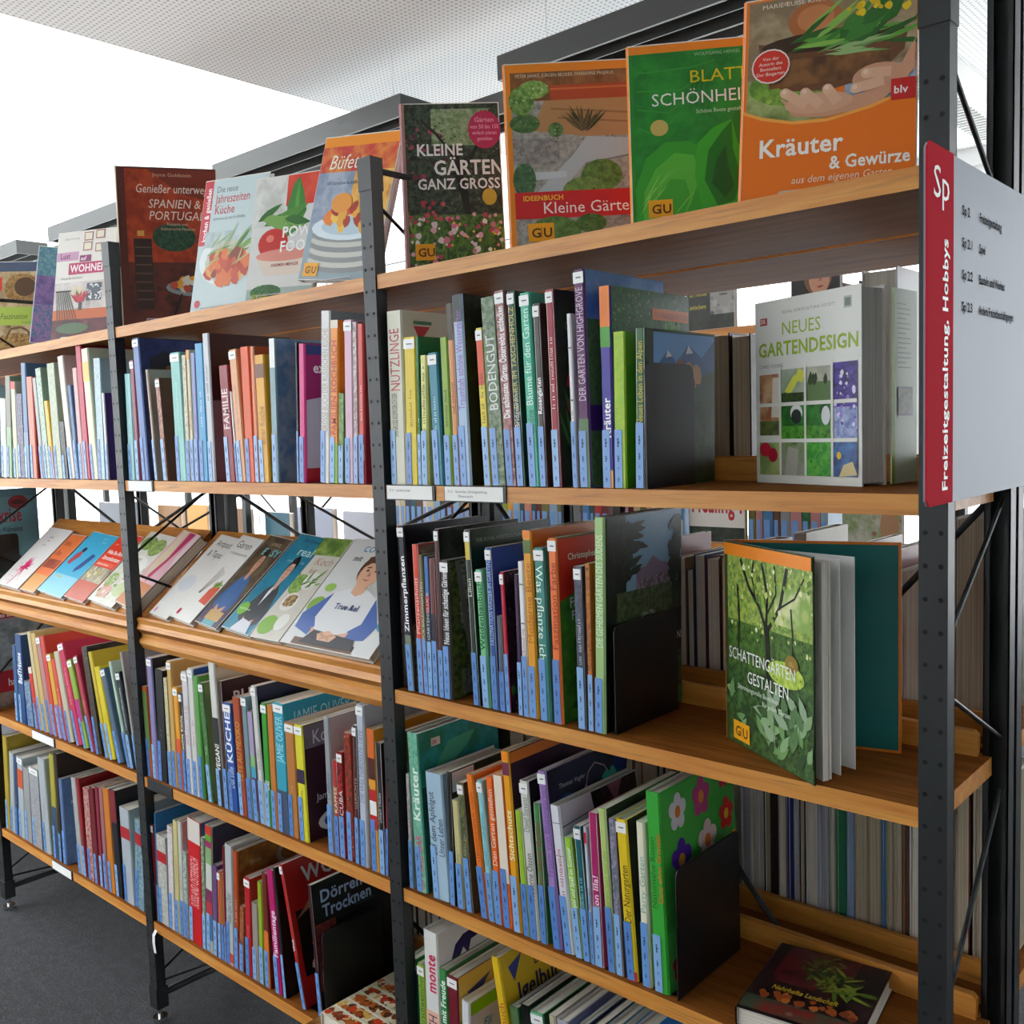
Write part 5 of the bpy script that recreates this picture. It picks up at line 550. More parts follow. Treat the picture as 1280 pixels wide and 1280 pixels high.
  (-1.9335, 0.0263, 0.3174, 0.0, 'lavender', '8880b0', {'cap': 1, 'cv': '15151a'}, 'lavender book between the pumpkin and coal black ones, second row, middle bay'),
  (-1.9042, 0.0418, 0.2924, 1.89, 'coal black', '141416', {'t': '#4', 'tc': '808080'}, 'coal black book between the lavender and champagne ones, second row, middle bay'),
  (-1.8545, 0.0186, 0.276, 0.38, 'champagne', 'b8b088', {'ph': 'd0c8a0 b8b088 908860'}, 'champagne book between the coal black and sand ones, second row, middle bay'),
  (-1.8338, 0.0225, 0.3219, 0.08, 'sand', 'c8a058', {'cap': 1, 'cv': 'c89850', 'D': 0.25}, 'sand book between the champagne and saffron ones, second row, middle bay'),
  (-1.8044, 0.0221, 0.2594, -1.16, 'saffron', 'e8a028', {'cap': 1, 'bd': [(0, 0.5, 'e05828')]}, 'saffron book between the sand and onyx ones, second row, middle bay'),
  (-1.7803, 0.0139, 0.2487, -0.56, 'onyx', '1c1c1c', {'t': 'Leichte Küche', 'tc': 'f0f0e8', 'bold': 1, 'cap': 1}, 'onyx slim book lettered Leichte Küche, second row, middle bay'),
  (-1.7644, 0.0279, 0.3041, 0.0, 'linen white', 'd0ccd0', {'t': 'KÜCHE', 'tc': 'd8b0b8', 'cap': 1}, 'linen white book lettered KÜCHE, second row, middle bay'),
  (-1.7346, 0.0244, 0.3167, 0.0, 'cream white', 'd0d0c8', {'t': '#12', 'tc': 'b06070', 'cv': '1a4a98', 'cap': 1}, 'cream white book between the linen white and bright green ones, second row, middle bay'),
  (-1.7068, 0.0209, 0.3012, -0.55, 'bright green', '58a048', {'cv': '5a9838'}, 'bright green book between the cream white and pine green ones, second row, middle bay'),
  (-1.6688, 0.0204, 0.2882, -3.8, 'pine green', '3c7040', {'t': '#4', 'tc': 'b8d0b0', 'cap': 1, 'cv': '6a7a48', 'ph': '3a6a38 5a8848 2a4a28'}, 'pine green book between the bright green and white and black ones, second row, middle bay'),
  (-1.6266, 0.0279, 0.3441, -2.12, 'white and black', 'd0d0c8', {'t': 'VEGAN!', 'tc': 'f0f0e8', 'bold': 1, 'a': 0.25, 'b': 0.44, 'bd': [(0, 0.62, '28282a')], 'cv': 'c8b49a', 'art': 'beige', 'D': 0.25}, 'white and black book lettered VEGAN!, second row, middle bay'),
  (-1.5968, 0.0161, 0.3048, -1.24, 'cocoa', '381a18', {'cv': '38181a', 'art': 'bee', 'D': 0.24}, 'cocoa slim book between the white and black and cobalt blue ones, second row, middle bay'),
  (-1.5767, 0.0348, 0.257, -1.99, 'cobalt blue', '2450a0', {'t': 'KÜCHE', 'tc': 'f0f4ff', 'bold': 1, 'a': 0.45, 'b': 0.92, 'cap': 1, 't2': ('Das süße', 'd0d8f0', 0.22, 0.42)}, 'cobalt blue book lettered KÜCHE, second row, middle bay'),
  (-1.5352, 0.0306, 0.2761, -1.8, 'brick red', 'a84824', {'t': 'FÊTE AU MEXIKO', 'tc': 'd8a030', 'a': 0.3, 'b': 0.8, 'cv': 'b02820'}, 'brick red book lettered FÊTE AU MEXIKO, second row, middle bay'),
  (-1.5008, 0.0219, 0.2838, -1.29, 'grey teal', '708c94', {'cap': 1}, 'grey teal book between the brick red and patchwork ones, second row, middle bay'),
  (-1.4765, 0.0203, 0.2523, -1.71, 'patchwork', '888890', {'bd': [(0.6, 1, 'a898b8'), (0.5, 0.6, '88b870'), (0.4, 0.5, '48a0b8'), (0.1, 0.4, '602050')]}, 'patchwork book between the grey teal and snow white ones, second row, middle bay'),
  (-1.4505, 0.0206, 0.3138, -2.82, 'snow white', 'd0d0cc', {'t': '#9', 'tc': '807060', 'cap': 1, 'cv': '101838'}, 'snow white book between the patchwork and parrot green ones, second row, middle bay'),
  (-1.4293, 0.0225, 0.2808, 0.0, 'parrot green', '38982c', {'t': 'LE', 'tc': 'f0f0f0', 'bold': 1, 'a': 0.3, 'b': 0.38, 'cap': 1}, 'parrot green book lettered LE, second row, middle bay'),
  (-1.4062, 0.0235, 0.2802, 0.0, 'caramel', 'c87830', {}, 'caramel book between the parrot green and turquoise ones, second row, middle bay'),
  (-1.3821, 0.0393, 0.2909, 0.0, 'turquoise', '30a0b8', {'t': 'JAMIE OLIVER', 'tc': 'a8e8f0', 'a': 0.55, 'b': 0.9, 'cap': 1, 'bd': [(0, 0.33, '40506a')], 'cv': '2090a8', 'art': 'jamie', 'D': 0.25}, 'turquoise book between the caramel and ochre ones, second row, middle bay'),
  (-1.3422, 0.0332, 0.2541, 0.0, 'ochre', 'b87838', {'cap': 1, 't': '#3', 'tc': 'c8a060', 'cv': '605048'}, 'ochre book between the turquoise and lemon yellow ones, second row, middle bay'),
  (-1.3037, 0.0299, 0.2543, -1.06, 'lemon yellow', 'e0d830', {'bd': [(0.5, 0.62, '302040')], 't': '#10', 'tc': '907820', 'a': 0.25, 'b': 0.45, 'cap': 1, 'cv': '301a24', 'art': 'koe', 'D': 0.2}, 'lemon yellow book between the ochre and pewter ones, second row, middle bay'),
  (-1.2049, 0.0194, 0.2888, 0.0, 'pewter', '989ca0', {'t': '#10', 'tc': '385878', 'a': 0.4, 'b': 0.85, 'cv': 'b8b0ac', 'D': 0.22}, 'pewter book between the lemon yellow and tomato red ones, second row, middle bay'),
  (-1.1816, 0.0151, 0.2013, 0.0, 'tomato red', 'b82820', {'t': 'KAFFEE', 'tc': 'f0d8b0', 'bold': 1, 'a': 0.45, 'b': 0.9}, 'tomato red slim book lettered KAFFEE, second row, middle bay'),
  (-1.165, 0.0184, 0.2227, 0.0, 'black and red', 'a01818', {'ph': 'b81818 181010 c82020', 't': 'CUBA', 'tc': 'f0e0e0', 'cap': 1}, 'black and red book lettered CUBA, second row, middle bay'),
  (-1.1423, 0.0225, 0.2676, 0.61, 'chilli red', 'a83820', {'ph': 'a83020 5a2818 d09050'}, 'chilli red book between the black and red and burgundy ones, second row, middle bay'),
  (-1.1171, 0.0128, 0.2874, 1.37, 'burgundy', '482028', {'t': 'GERICHTE', 'tc': 'c8a0a0', 'cap': 1}, 'burgundy slim book lettered GERICHTE, second row, middle bay'),
  (-1.1006, 0.023, 0.3324, 0.77, 'ice white', 'b8c0d0', {'t': 'DIE WELTGRÖSSTE TIEFE', 'tc': '8088a0', 'a': 0.4, 'b': 0.85, 'cap': 1, 'cv': 'b0b8c8'}, 'ice white book lettered DIE WELTGRÖSSTE TIEFE, second row, middle bay'),
  (-1.066, 0.023, 0.2886, 0.0, 'candy striped', 'e0a030', {'bd': [(0.8, 1, 'd86820'), (0.65, 0.8, '502020'), (0.6, 0.65, 'e8a030'), (0.5, 0.58, 'c02028'), (0.4, 0.5, 'e8e8e8'), (0.3, 0.4, 'c02028')]}, 'candy striped book between the ice white and graphite ones, second row, middle bay'),
  (-1.0416, 0.0163, 0.2648, 0.0, 'graphite', '20222a', {'t': '#11', 'tc': 'c0c0c8'}, 'graphite slim book between the candy striped and ruby ones, second row, middle bay'),
  (-1.0238, 0.0069, 0.2319, 2.35, 'ruby', 'a01828', {}, 'ruby slim book right of the graphite one, second row, middle bay'),
]),
('bottom row', 'middle bay', 0.285, [
  (-2.0041, 0.0438, 0.2609, 1.65, 'brick', '802028', {'cap': 1, 'bd': [(0.25, 0.4, '8a4048')]}, 'brick book left of the marine blue one, bottom row, middle bay'),
  (-1.9583, 0.0058, 0.2959, 2.56, 'marine blue', '2874a8', {'cv': '2068a0'}, 'marine blue slim book between the brick and striped grey ones, bottom row, middle bay'),
  (-1.9505, 0.0487, 0.2406, 2.24, 'striped grey', 'a8a8a0', {'bd': [(0.7, 0.82, 'b82028')], 'ph': 'a8a8a0 c8c8c0 888880'}, 'striped grey book between the marine blue and blush white ones, bottom row, middle bay'),
  (-1.8991, 0.0273, 0.2782, 3.74, 'blush white', 'c8c0c0', {'ph': 'c8c0c0 d8d0d0 a87088'}, 'blush white book between the striped grey and pale gold ones, bottom row, middle bay'),
  (-1.8683, 0.0233, 0.2997, 3.17, 'pale gold', 'c8bc80', {'t': '#15', 'tc': 'a89048'}, 'pale gold book between the blush white and milk white ones, bottom row, middle bay'),
  (-1.8432, 0.0186, 0.3035, 2.94, 'milk white', 'c4c4bc', {'t': '#12', 'tc': 'b07880'}, 'milk white book between the pale gold and mosaic ones, bottom row, middle bay'),
  (-1.8227, 0.0198, 0.2292, 2.77, 'mosaic', 'c0c0b8', {'ph': 'c8c8c0 609078 b06060'}, 'mosaic book between the milk white and fire red ones, bottom row, middle bay'),
  (-1.7996, 0.0595, 0.3235, 3.96, 'fire red', 'c81018', {'t': 'SÜSSLAND ÖSTERREICH', 'tc': 'f8c0c0', 'a': 0.3, 'b': 0.7, 'bd': [(0.82, 1, 'd8d0c8')], 'cv': '3070a8'}, 'fire red book lettered SÜSSLAND ÖSTERREICH, bottom row, middle bay'),
  (-1.7375, 0.0162, 0.2896, 3.59, 'herbal green', '688868', {'ph': '3a6a28 a8b0a8 2a4018'}, 'herbal green slim book between the fire red and rainbow striped ones, bottom row, middle bay'),
  (-1.7195, 0.0295, 0.327, 4.27, 'rainbow striped', 'b0b0a0', {'bd': [(0.93, 1, 'c83020'), (0.88, 0.93, '60a030'), (0.83, 0.88, 'a02060'), (0.7, 0.83, '88a870'), (0.5, 0.7, 'c8c8c0'), (0.4, 0.5, '802858'), (0.3, 0.4, 'b83040'), (0.1, 0.3, '486890')], 'cv': '404858'}, 'rainbow striped book between the herbal green and violet ones, bottom row, middle bay'),
  (-1.6882, 0.0197, 0.2336, 3.99, 'violet', '684880', {}, 'violet book between the rainbow striped and dark orange ones, bottom row, middle bay'),
  (-1.6667, 0.0129, 0.2232, 3.71, 'orange tall', 'c86020', {'cap': 1}, 'dark orange slim book between the violet and amber brown ones, bottom row, middle bay'),
  (-1.6521, 0.0128, 0.2198, 3.42, 'amber brown', 'b06418', {}, 'amber brown slim book between the dark orange and carmine ones, bottom row, middle bay'),
  (-1.6376, 0.0048, 0.293, 3.13, 'carmine', '981830', {}, 'carmine slim book between the amber brown and moon white ones, bottom row, middle bay'),
  (-1.631, 0.0313, 0.3015, 3.52, 'moon white', 'b8bcbc', {'t': 'Alles über Obst', 'tc': '606058', 'a': 0.35, 'b': 0.6, 'bd': [(0.02, 0.1, 'c84840')], 'cv': 'c8c8c8'}, 'moon white book lettered Alles über Obst, bottom row, middle bay'),
  (-1.596, 0.0187, 0.2944, 3.63, 'copper', 'b04818', {'t': '#11', 'tc': 'f0c8a8', 'bold': 1, 'cv': '7a4a20', 'art': 'brot'}, 'copper book between the moon white and russet ones, bottom row, middle bay'),
  (-1.5756, 0.0184, 0.1644, 5.2, 'russet', '8a5030', {'ph': '8a4828 b07048 503020'}, 'russet book between the copper and cherry red ones, bottom row, middle bay'),
  (-1.5486, 0.0254, 0.2411, 2.8, 'cherry red', 'b81c24', {'cap': 1, 't': '#5', 'tc': 'e89080'}, 'cherry red book between the russet and greige ones, bottom row, middle bay'),
  (-1.5196, 0.0256, 0.1886, 2.56, 'greige', '988c84', {}, 'greige book between the cherry red and acid green ones, bottom row, middle bay'),
  (-1.4911, 0.0182, 0.2458, 1.86, 'acid green', '98b028', {}, 'acid green book between the greige and mahogany ones, bottom row, middle bay'),
  (-1.4692, 0.0211, 0.272, 1.16, 'mahogany', '702818', {'t': '#6', 'tc': 'd0a080', 'bd': [(0, 0.5, 'd87018')]}, 'mahogany book between the acid green and fuchsia ones, bottom row, middle bay'),
  (-1.4294, 0.0261, 0.2871, -2.67, 'fuchsia', 'b81868', {'t': 'Familientage', 'tc': 'f8e0f0', 'bold': 1, 'a': 0.3, 'b': 0.68}, 'fuchsia book lettered Familientage, bottom row, middle bay'),
  (-1.397, 0.009, 0.2989, -3.79, 'deep black', '142018', {'cv': '0e1012', 'art': 'child', 'D': 0.2}, 'deep black slim book between the fuchsia and lipstick red ones, bottom row, middle bay'),
  (-1.3272, 0.0113, 0.318, -11.66, 'lipstick red', 'b81818', {'t': 'Wok', 'tc': 'ffffff', 'bold': 1, 'a': 0.4, 'b': 0.52, 'cap': 1, 'cv': 'a81818', 'art': 'wok', 'D': 0.22}, 'lipstick red slim book lettered Wok, bottom row, middle bay'),
  (-1.269, 0.0116, 0.2954, -3.95, 'dark maroon', '3c1820', {'cv': '0c0e14', 'art': 'doerr', 'D': 0.22}, 'dark maroon slim book right of the lipstick red one, bottom row, middle bay'),
]),
('upper row', 'left bay', 1.4455, [
  (-2.8241, 0.0269, 0.2859, 7.03, 'mist blue', 'a8b8d0', {}, 'mist blue book left of the ghost white one, upper row, left bay'),
  (-2.7703, 0.0405, 0.2414, 7.33, 'ghost white', 'c8d8d0', {'ph': 'c8d8d0 e8e8e0 a0b898'}, 'ghost white book between the mist blue and sage ones, upper row, left bay'),
  (-2.7272, 0.0369, 0.3067, 7.08, 'sage', '8ca880', {'bd': [(0.5, 1, '807868')]}, 'sage book between the ghost white and antique cream ones, upper row, left bay'),
  (-2.6756, 0.0318, 0.2882, 4.37, 'antique cream', 'c8c4a8', {'bd': [(0.92, 1, 'd83020')]}, 'antique cream book between the sage and aubergine ones, upper row, left bay'),
  (-2.6416, 0.0465, 0.2493, 4.01, 'aubergine', '302848', {'ph': '302848 605878 a098b0'}, 'aubergine book between the antique cream and slate blue ones, upper row, left bay'),
  (-2.5928, 0.0324, 0.3369, 3.66, 'slate blue', '5878a0', {'bd': [(0, 0.4, '7890b0')]}, 'slate blue book between the aubergine and salmon ones, upper row, left bay'),
  (-2.5521, 0.0412, 0.2946, 2.18, 'salmon', 'd87860', {'t': '#5', 'tc': 'f0c0b0', 'cv': 'b82820'}, 'salmon book between the slate blue and stone grey ones, upper row, left bay'),
  (-2.4832, 0.0249, 0.2895, -3.18, 'stone grey', 'a8a8a8', {}, 'stone grey book between the salmon and celadon ones, upper row, left bay'),
  (-2.4554, 0.0352, 0.3147, -3.36, 'celadon', '98b0a0', {'ph': '90a890 b8c8b8 506878'}, 'celadon book between the stone grey and sunflower ones, upper row, left bay'),
  (-2.418, 0.0257, 0.2206, -3.73, 'sunflower', 'f0b838', {'bd': [(0, 0.35, 'b8b0c8')]}, 'sunflower book between the celadon and reed green ones, upper row, left bay'),
  (-2.3886, 0.0469, 0.3229, -1.27, 'reed green', 'a8b498', {'ph': 'a8b090 b8c0a8 8890b0'}, 'reed green book between the sunflower and night black ones, upper row, left bay'),
  (-2.3389, 0.0325, 0.159, -2.06, 'night black', '181818', {'ph': '181818 403830 101010'}, 'night black book between the reed green and bone white ones, upper row, left bay'),
  (-2.2982, 0.0341, 0.338, -4.78, 'bone white', 'd8d0c8', {}, 'bone white book between the night black and jeans blue ones, upper row, left bay'),
  (-2.2582, 0.0222, 0.256, -4.32, 'jeans blue', '486c98', {}, 'jeans blue book between the bone white and shell pink ones, upper row, left bay'),
  (-2.2333, 0.0272, 0.3002, -1.28, 'shell pink', 'd8a8a8', {}, 'shell pink book between the jeans blue and raspberry ones, upper row, left bay'),
  (-2.2042, 0.0317, 0.3583, -1.53, 'raspberry', 'c02848', {'cv': 'a01830'}, 'raspberry book between the shell pink and pale lemon ones, upper row, left bay'),
  (-2.1667, 0.0391, 0.3463, -2.37, 'pale lemon', 'dcdcc0', {'bd': [(0.75, 0.9, 'e0c060')]}, 'pale lemon book between the raspberry and powder blue ones, upper row, left bay'),
  (-2.1258, 0.0369, 0.3162, 2.28, 'powder blue', 'a8c0c8', {'ph': 'a8c0c8 b8d0d8 80a0b0'}, 'powder blue book between the pale lemon and royal purple ones, upper row, left bay'),
  (-2.0814, 0.0114, 0.2256, 0.56, 'royal purple', 'f0f0f4', {'bd': [(0, 1, 'f0f0f0')], 'cv': '3a1868', 'art': 'mpurple'}, 'royal purple slim book right of the powder blue one, upper row, left bay'),
]),
('second row', 'left bay', 0.6755, [
  (-2.8013, 0.0293, 0.2447, 1.44, 'lake blue', '1c5080', {'t': '#6', 'tc': '40a0b8'}, 'lake blue book left of the marine one, second row, left bay'),
  (-2.7695, 0.0454, 0.2832, 1.0, 'marine', '20487c', {'t': 'BadTräume', 'tc': 'f0f8ff', 'bold': 1, 'a': 0.45, 'b': 0.8}, 'marine book lettered BadTräume, second row, left bay'),
  (-2.7102, 0.0452, 0.1415, -3.67, 'ice blue', '7088a8', {'ph': '4a6a90 88a0b8 c8d0d8'}, 'ice blue book between the marine and poppy red ones, second row, left bay'),
  (-2.6525, 0.0268, 0.1905, -8.4, 'poppy red', 'c82818', {'bd': [(0.9, 1, 'e0d8d0'), (0, 0.35, 'a0506a')]}, 'poppy red book between the ice blue and old cream ones, second row, left bay'),
  (-2.6227, 0.0263, 0.3038, -9.03, 'old cream', 'c8b888', {}, 'old cream book between the poppy red and maize ones, second row, left bay'),
  (-2.5904, 0.0327, 0.3023, -9.96, 'maize', 'c8a868', {}, 'maize book between the old cream and rose pink ones, second row, left bay'),
  (-2.5528, 0.0294, 0.296, -10.67, 'rose pink', 'b88080', {'t': '#5', 'tc': 'd88888', 'cap': 1}, 'rose pink book between the maize and vermilion ones, second row, left bay'),
  (-2.5205, 0.0271, 0.3019, -10.99, 'vermilion', 'd04030', {}, 'vermilion book between the rose pink and warm yellow ones, second row, left bay'),
  (-2.4887, 0.0287, 0.2528, -11.77, 'warm yellow', 'd8a830', {'cap': 1, 'bd': [(0, 0.4, 'a070a0')]}, 'warm yellow book between the vermilion and flame red ones, second row, left bay'),
  (-2.4556, 0.0246, 0.2417, -12.5, 'flame red', 'd84838', {'t': '#10', 'tc': 'f8d0b0'}, 'flame red book between the warm yellow and ecru ones, second row, left bay'),
  (-2.4265, 0.035, 0.2676, -13.25, 'ecru', 'c0b8a0', {}, 'ecru book between the flame red and strawberry pink ones, second row, left bay'),
  (-2.373, 0.0376, 0.3, -16.62, 'strawberry pink', 'c82850', {'t': '#19', 'tc': 'f8b8c0', 'cap': 1}, 'strawberry pink book between the ecru and kiwi green ones, second row, left bay'),
  (-2.3278, 0.0306, 0.2575, -17.0, 'kiwi green', '90b040', {'bd': [(0.3, 0.55, 'b82880')], 'cap': 1}, 'kiwi green book between the strawberry pink and rosewood ones, second row, left bay'),
  (-2.2826, 0.0245, 0.2749, -16.07, 'rosewood', 'b03048', {'t': '#6', 'tc': 'f0a0a8', 'cap': 1}, 'rosewood book between the kiwi green and dark umber ones, second row, left bay'),
  (-2.2517, 0.0345, 0.3031, -9.47, 'dark umber', '302820', {'ph': '302820 504038 807060'}, 'dark umber book between the rosewood and sulphur yellow ones, second row, left bay'),
  (-2.196, 0.0214, 0.2966, -13.2, 'sulphur yellow', 'c8b028', {}, 'sulphur yellow book between the dark umber and gold yellow ones, second row, left bay'),
  (-2.1711, 0.0326, 0.2575, -13.68, 'gold yellow', 'd8c418', {'t': '#4', 'tc': 'c0a010'}, 'gold yellow book between the sulphur yellow and storm blue ones, second row, left bay'),
  (-2.123, 0.0276, 0.2602, -16.56, 'storm blue', '4c6078', {'cap': 1}, 'storm blue book between the gold yellow and mint white ones, second row, left bay'),
  (-2.0707, 0.0142, 0.2866, -15.0, 'mint white', 'b0ccb8', {'t': '#7', 'tc': '60a088'}, 'mint white slim book between the storm blue and dark slate ones, second row, left bay'),
  (-2.0541, 0.0237, 0.2594, -12.24, 'dark slate', '202c34', {'t': '#20', 'tc': 'd8e0e0', 'cap': 1}, 'dark slate book between the mint white and ash white ones, second row, left bay'),
  (-2.022, 0.0105, 0.3167, -9.76, 'ash white', 'a8a4a0', {}, 'ash white slim book right of the dark slate one, second row, left bay'),
]),
('bottom row', 'left bay', 0.285, [
  (-3.039, 0.0335, 0.2919, 7.65, 'pinkish white', 'b8a0a8', {'ys': 0.031}, 'pinkish white book left of the mustard one, bottom row, left bay'),
  (-2.95, 0.0327, 0.3188, 3.79, 'mustard', 'b09830', {}, 'mustard book between the pinkish white and plain white ones, bottom row, left bay'),
  (-2.9118, 0.0345, 0.2738, 6.03, 'plain white', 'a8b0b0', {}, 'plain white book between the mustard and deep blue ones, bottom row, left bay'),
  (-2.873, 0.0255, 0.2674, 5.28, 'admiral blue', '24406c', {'t': '#4', 'tc': 'a0b0d0'}, 'deep blue book between the plain white and white orange ones, bottom row, left bay'),
  (-2.8445, 0.0434, 0.2703, 4.81, 'white orange', 'a8b4b8', {'bd': [(0.62, 0.85, 'c85828')], 'cap': 1}, 'white orange book between the deep blue and dove grey ones, bottom row, left bay'),
  (-2.7935, 0.0472, 0.2424, 3.18, 'dove grey', '989898', {}, 'dove grey book between the white orange and smoke grey ones, bottom row, left bay'),
  (-2.7376, 0.069, 0.2572, 1.3, 'smoke grey', '8a9098', {'ph': '8a9098 a8a8a8 b05050', 'cap': 1}, 'smoke grey book between the dove grey and cool white ones, bottom row, left bay'),
  (-2.6569, 0.05, 0.3011, -1.13, 'cool white', 'a8b0b4', {'t': '#7', 'tc': 'b06060'}, 'cool white book between the smoke grey and olive yellow ones, bottom row, left bay'),
  (-2.5865, 0.0345, 0.3282, 1.74, 'olive yellow', 'a8a038', {'bd': [(0, 0.5, '304868')]}, 'olive yellow book between the cool white and umber ones, bottom row, left bay'),
  (-2.5473, 0.0222, 0.3359, 1.02, 'umber', '302018', {}, 'umber book between the olive yellow and blue ones, bottom row, left bay'),
  (-2.5194, 0.0229, 0.2636, -0.1, 'whale blue', '5874a0', {'art': 'whale'}, 'blue book between the umber and worn white ones, bottom row, left bay'),
  (-2.4183, 0.0309, 0.2867, -2.84, 'worn white', 'a8a8a4', {}, 'worn white book between the blue and strong red ones, bottom row, left bay'),
  (-2.385, 0.0215, 0.2905, -3.2, 'strong red', '901820', {}, 'strong red book between the worn white and red patterned ones, bottom row, left bay'),
  (-2.3551, 0.0368, 0.2734, 0.0, 'red patterned', 'a85050', {'ph': 'c8a8a0 a03838 802020'}, 'red patterned book between the strong red and garnet ones, bottom row, left bay'),
  (-2.314, 0.0285, 0.2827, -0.77, 'garnet', '701420', {}, 'garnet book between the red patterned and cerise ones, bottom row, left bay'),
  (-2.2813, 0.0205, 0.2914, 0.0, 'cerise', '882038', {}, 'cerise book between the garnet and pink brown ones, bottom row, left bay'),
  (-2.2566, 0.024, 0.2946, 0.0, 'pink brown', 'a06868', {}, 'pink brown book between the cerise and mango ones, bottom row, left bay'),
  (-2.2285, 0.0365, 0.3, -0.69, 'mango', 'c87820', {}, 'mango book between the pink brown and black cherry ones, bottom row, left bay'),
  (-2.1861, 0.0375, 0.3041, -1.69, 'black cherry', '181820', {'bd': [(0.7, 1, '802028')], 'cv': '181820'}, 'black cherry book between the mango and white and red ones, bottom row, left bay'),
  (-2.1392, 0.0541, 0.2681, 0.0, 'white red block', 'a8b0b8', {'bd': [(0.68, 0.8, 'a82028')]}, 'white and red book between the black cherry and seafoam ones, bottom row, left bay'),
  (-2.0795, 0.048, 0.2521, 6.29, 'seafoam', '88a8a0', {'ph': '88a8a0 5878a0 b8c8c0', 'bd': [(0.72, 0.85, 'a82028')]}, 'seafoam book right of the white and red one, bottom row, left bay'),
]),
]
REAR = [(-0.4362, 0.0175, 0.6725, 0.277, 'b0b4b8', 'page3', 'cool grey book at the left end, page edges outward, above the flat book'),
  (-0.4177, 0.0128, 0.6725, 0.298, 'd8d8d8', 'page', 'white book second in the page-edge row above the flat book'),
  (-0.4038, 0.0122, 0.6725, 0.286, 'd0d4d8', 'page', 'pale book left of the dark brown one behind the flat book'),
  (-0.3906, 0.0145, 0.6725, 0.302, '4a4038', 'page2', 'dark brown book with dull pages behind the black diagonal brace'),
  (-0.3627, 0.0156, 0.6725, 0.304, 'a8a098', 'page', 'cream paged book left of the purple spiral one'),
  (-0.3452, 0.0108, 0.6725, 0.265, '343c88', 'print', 'thin purple book in the page-edge row above the flat book'),
  (-0.3336, 0.0093, 0.6725, 0.261, 'b8bcc4', 'page3', 'thin pale blue-grey book right of the purple one'),
  (-0.3234, 0.011, 0.6725, 0.319, '54463c', 'page2', 'brown book between thin pale blue-grey and white blue ones'),
  (-0.3114, 0.0209, 0.6725, 0.278, 'd8dce4', 'page', 'white book with reddish lower corner in the page-edge row'),
  (-0.2887, 0.017, 0.6725, 0.276, 'c0c4d0', 'page3', 'lilac grey book left of the green striped one'),
  (-0.27, 0.0115, 0.6725, 0.33, 'a8a494', 'page', 'beige paged book touching the green striped one'),
  (-0.2577, 0.0174, 0.6725, 0.293, '2c8058', 'print', 'green book in the page-edge row, right of the beige one'),
  (-0.239, 0.0116, 0.6725, 0.319, '90b0d8', 'print', 'light blue book right of the green one, pages outward'),
  (-0.2257, 0.0216, 0.6725, 0.293, 'b09878', 'page2', 'broad tan book right of the light blue one'),
  (-0.2032, 0.0212, 0.6725, 0.305, 'a89478', 'page2', 'second broad tan book, left of the thin blue one'),
  (-0.1812, 0.0066, 0.6725, 0.271, '3078b8', 'print', 'thin bright blue book between two tan ones'),
  (-0.1738, 0.0118, 0.6725, 0.304, 'a09078', 'page2', 'tan book right of the thin bright blue one'),
  (-0.1608, 0.0121, 0.6725, 0.321, 'b4a890', 'page2', 'light beige book left of the brown one'),
  (-0.1479, 0.0104, 0.6725, 0.297, '684028', 'print', 'brown book left of the last white one by the post'),
  (-0.136, 0.0173, 0.6725, 0.312, 'c8ccd0', 'page', 'white book behind the nearest post, page-edge row'),
  (-0.5192, 0.0329, 1.4455, 0.235, '241c1a', 'page2', 'nearly black book behind the upper row bookend'),
  (-0.483, 0.0383, 1.4455, 0.25, '2c1c18', 'page2', 'dark brown book with reddish pages behind the upper bookend'),
  (-0.4416, 0.0371, 1.4455, 0.245, '281c1c', 'page2', 'dark book left behind the white garden design book'),
  (-0.2744, 0.0298, 1.4455, 0.3, '807868', 'page', 'grey paged book behind the white garden design book'),
  (-0.2419, 0.029, 1.4455, 0.31, 'a8a49c', 'page', 'light paged book behind the white garden design book'),
  (-0.2103, 0.0558, 1.4455, 0.325, 'e0e0e4', 'page', 'tall white book right behind the garden design book'),
  (-0.2025, 0.0299, 1.06, 0.25, 'b4bac4', 'page', 'pale book behind the teal inner cover'),
  (-0.17, 0.0178, 1.06, 0.27, '90303a', 'page', 'dark red thin book behind the teal inner cover'),
  (-0.1497, 0.0298, 1.06, 0.24, 'c8ccd4', 'page', 'white paged book beside the nearest post, second shelf')]

# ---------------------------------------------------------------- the room
def slab(name, a, b, mat):
    mb = MB(); mb.box(a, b, mat); return struct(mb.build(name))
slab('floor', (-9, -4, -.1), (4, 5, 0), 'carpet')
slab('ceiling', (-3.36, -4, 3.1), (4, 5, 3.2), 'perf')
slab('wall_right', (4, -4, 0), (4.1, 5, 3.2), 'wallgrey')
for nm, pts in (('wall_front', [((-9, -4.15, 0), (-2.4, -4, .94)), ((-9, -4.15, 2.96), (-2.4, -4, 3.2)), ((-2.4, -4.15, 0), (4, -4, 3.2))]), ('wall_back', [((-9, 5, 0), (4, 5.15, .3)), ((-9, 5, 3.0), (4, 5.15, 3.2)), ((3.8, 5, .3), (4, 5.15, 3.0))]),
                ('wall_left', [((-9.15, -4, 0), (-9, 5, .3)), ((-9.15, -4, 3.0), (-9, 5, 3.2)), ((-9.15, -4, .3), (-9, -3.8, 3.0))])):
    mb = MB()
    for a, b_ in pts: mb.box(a, b_, 'plaster')
    struct(mb.build(nm))
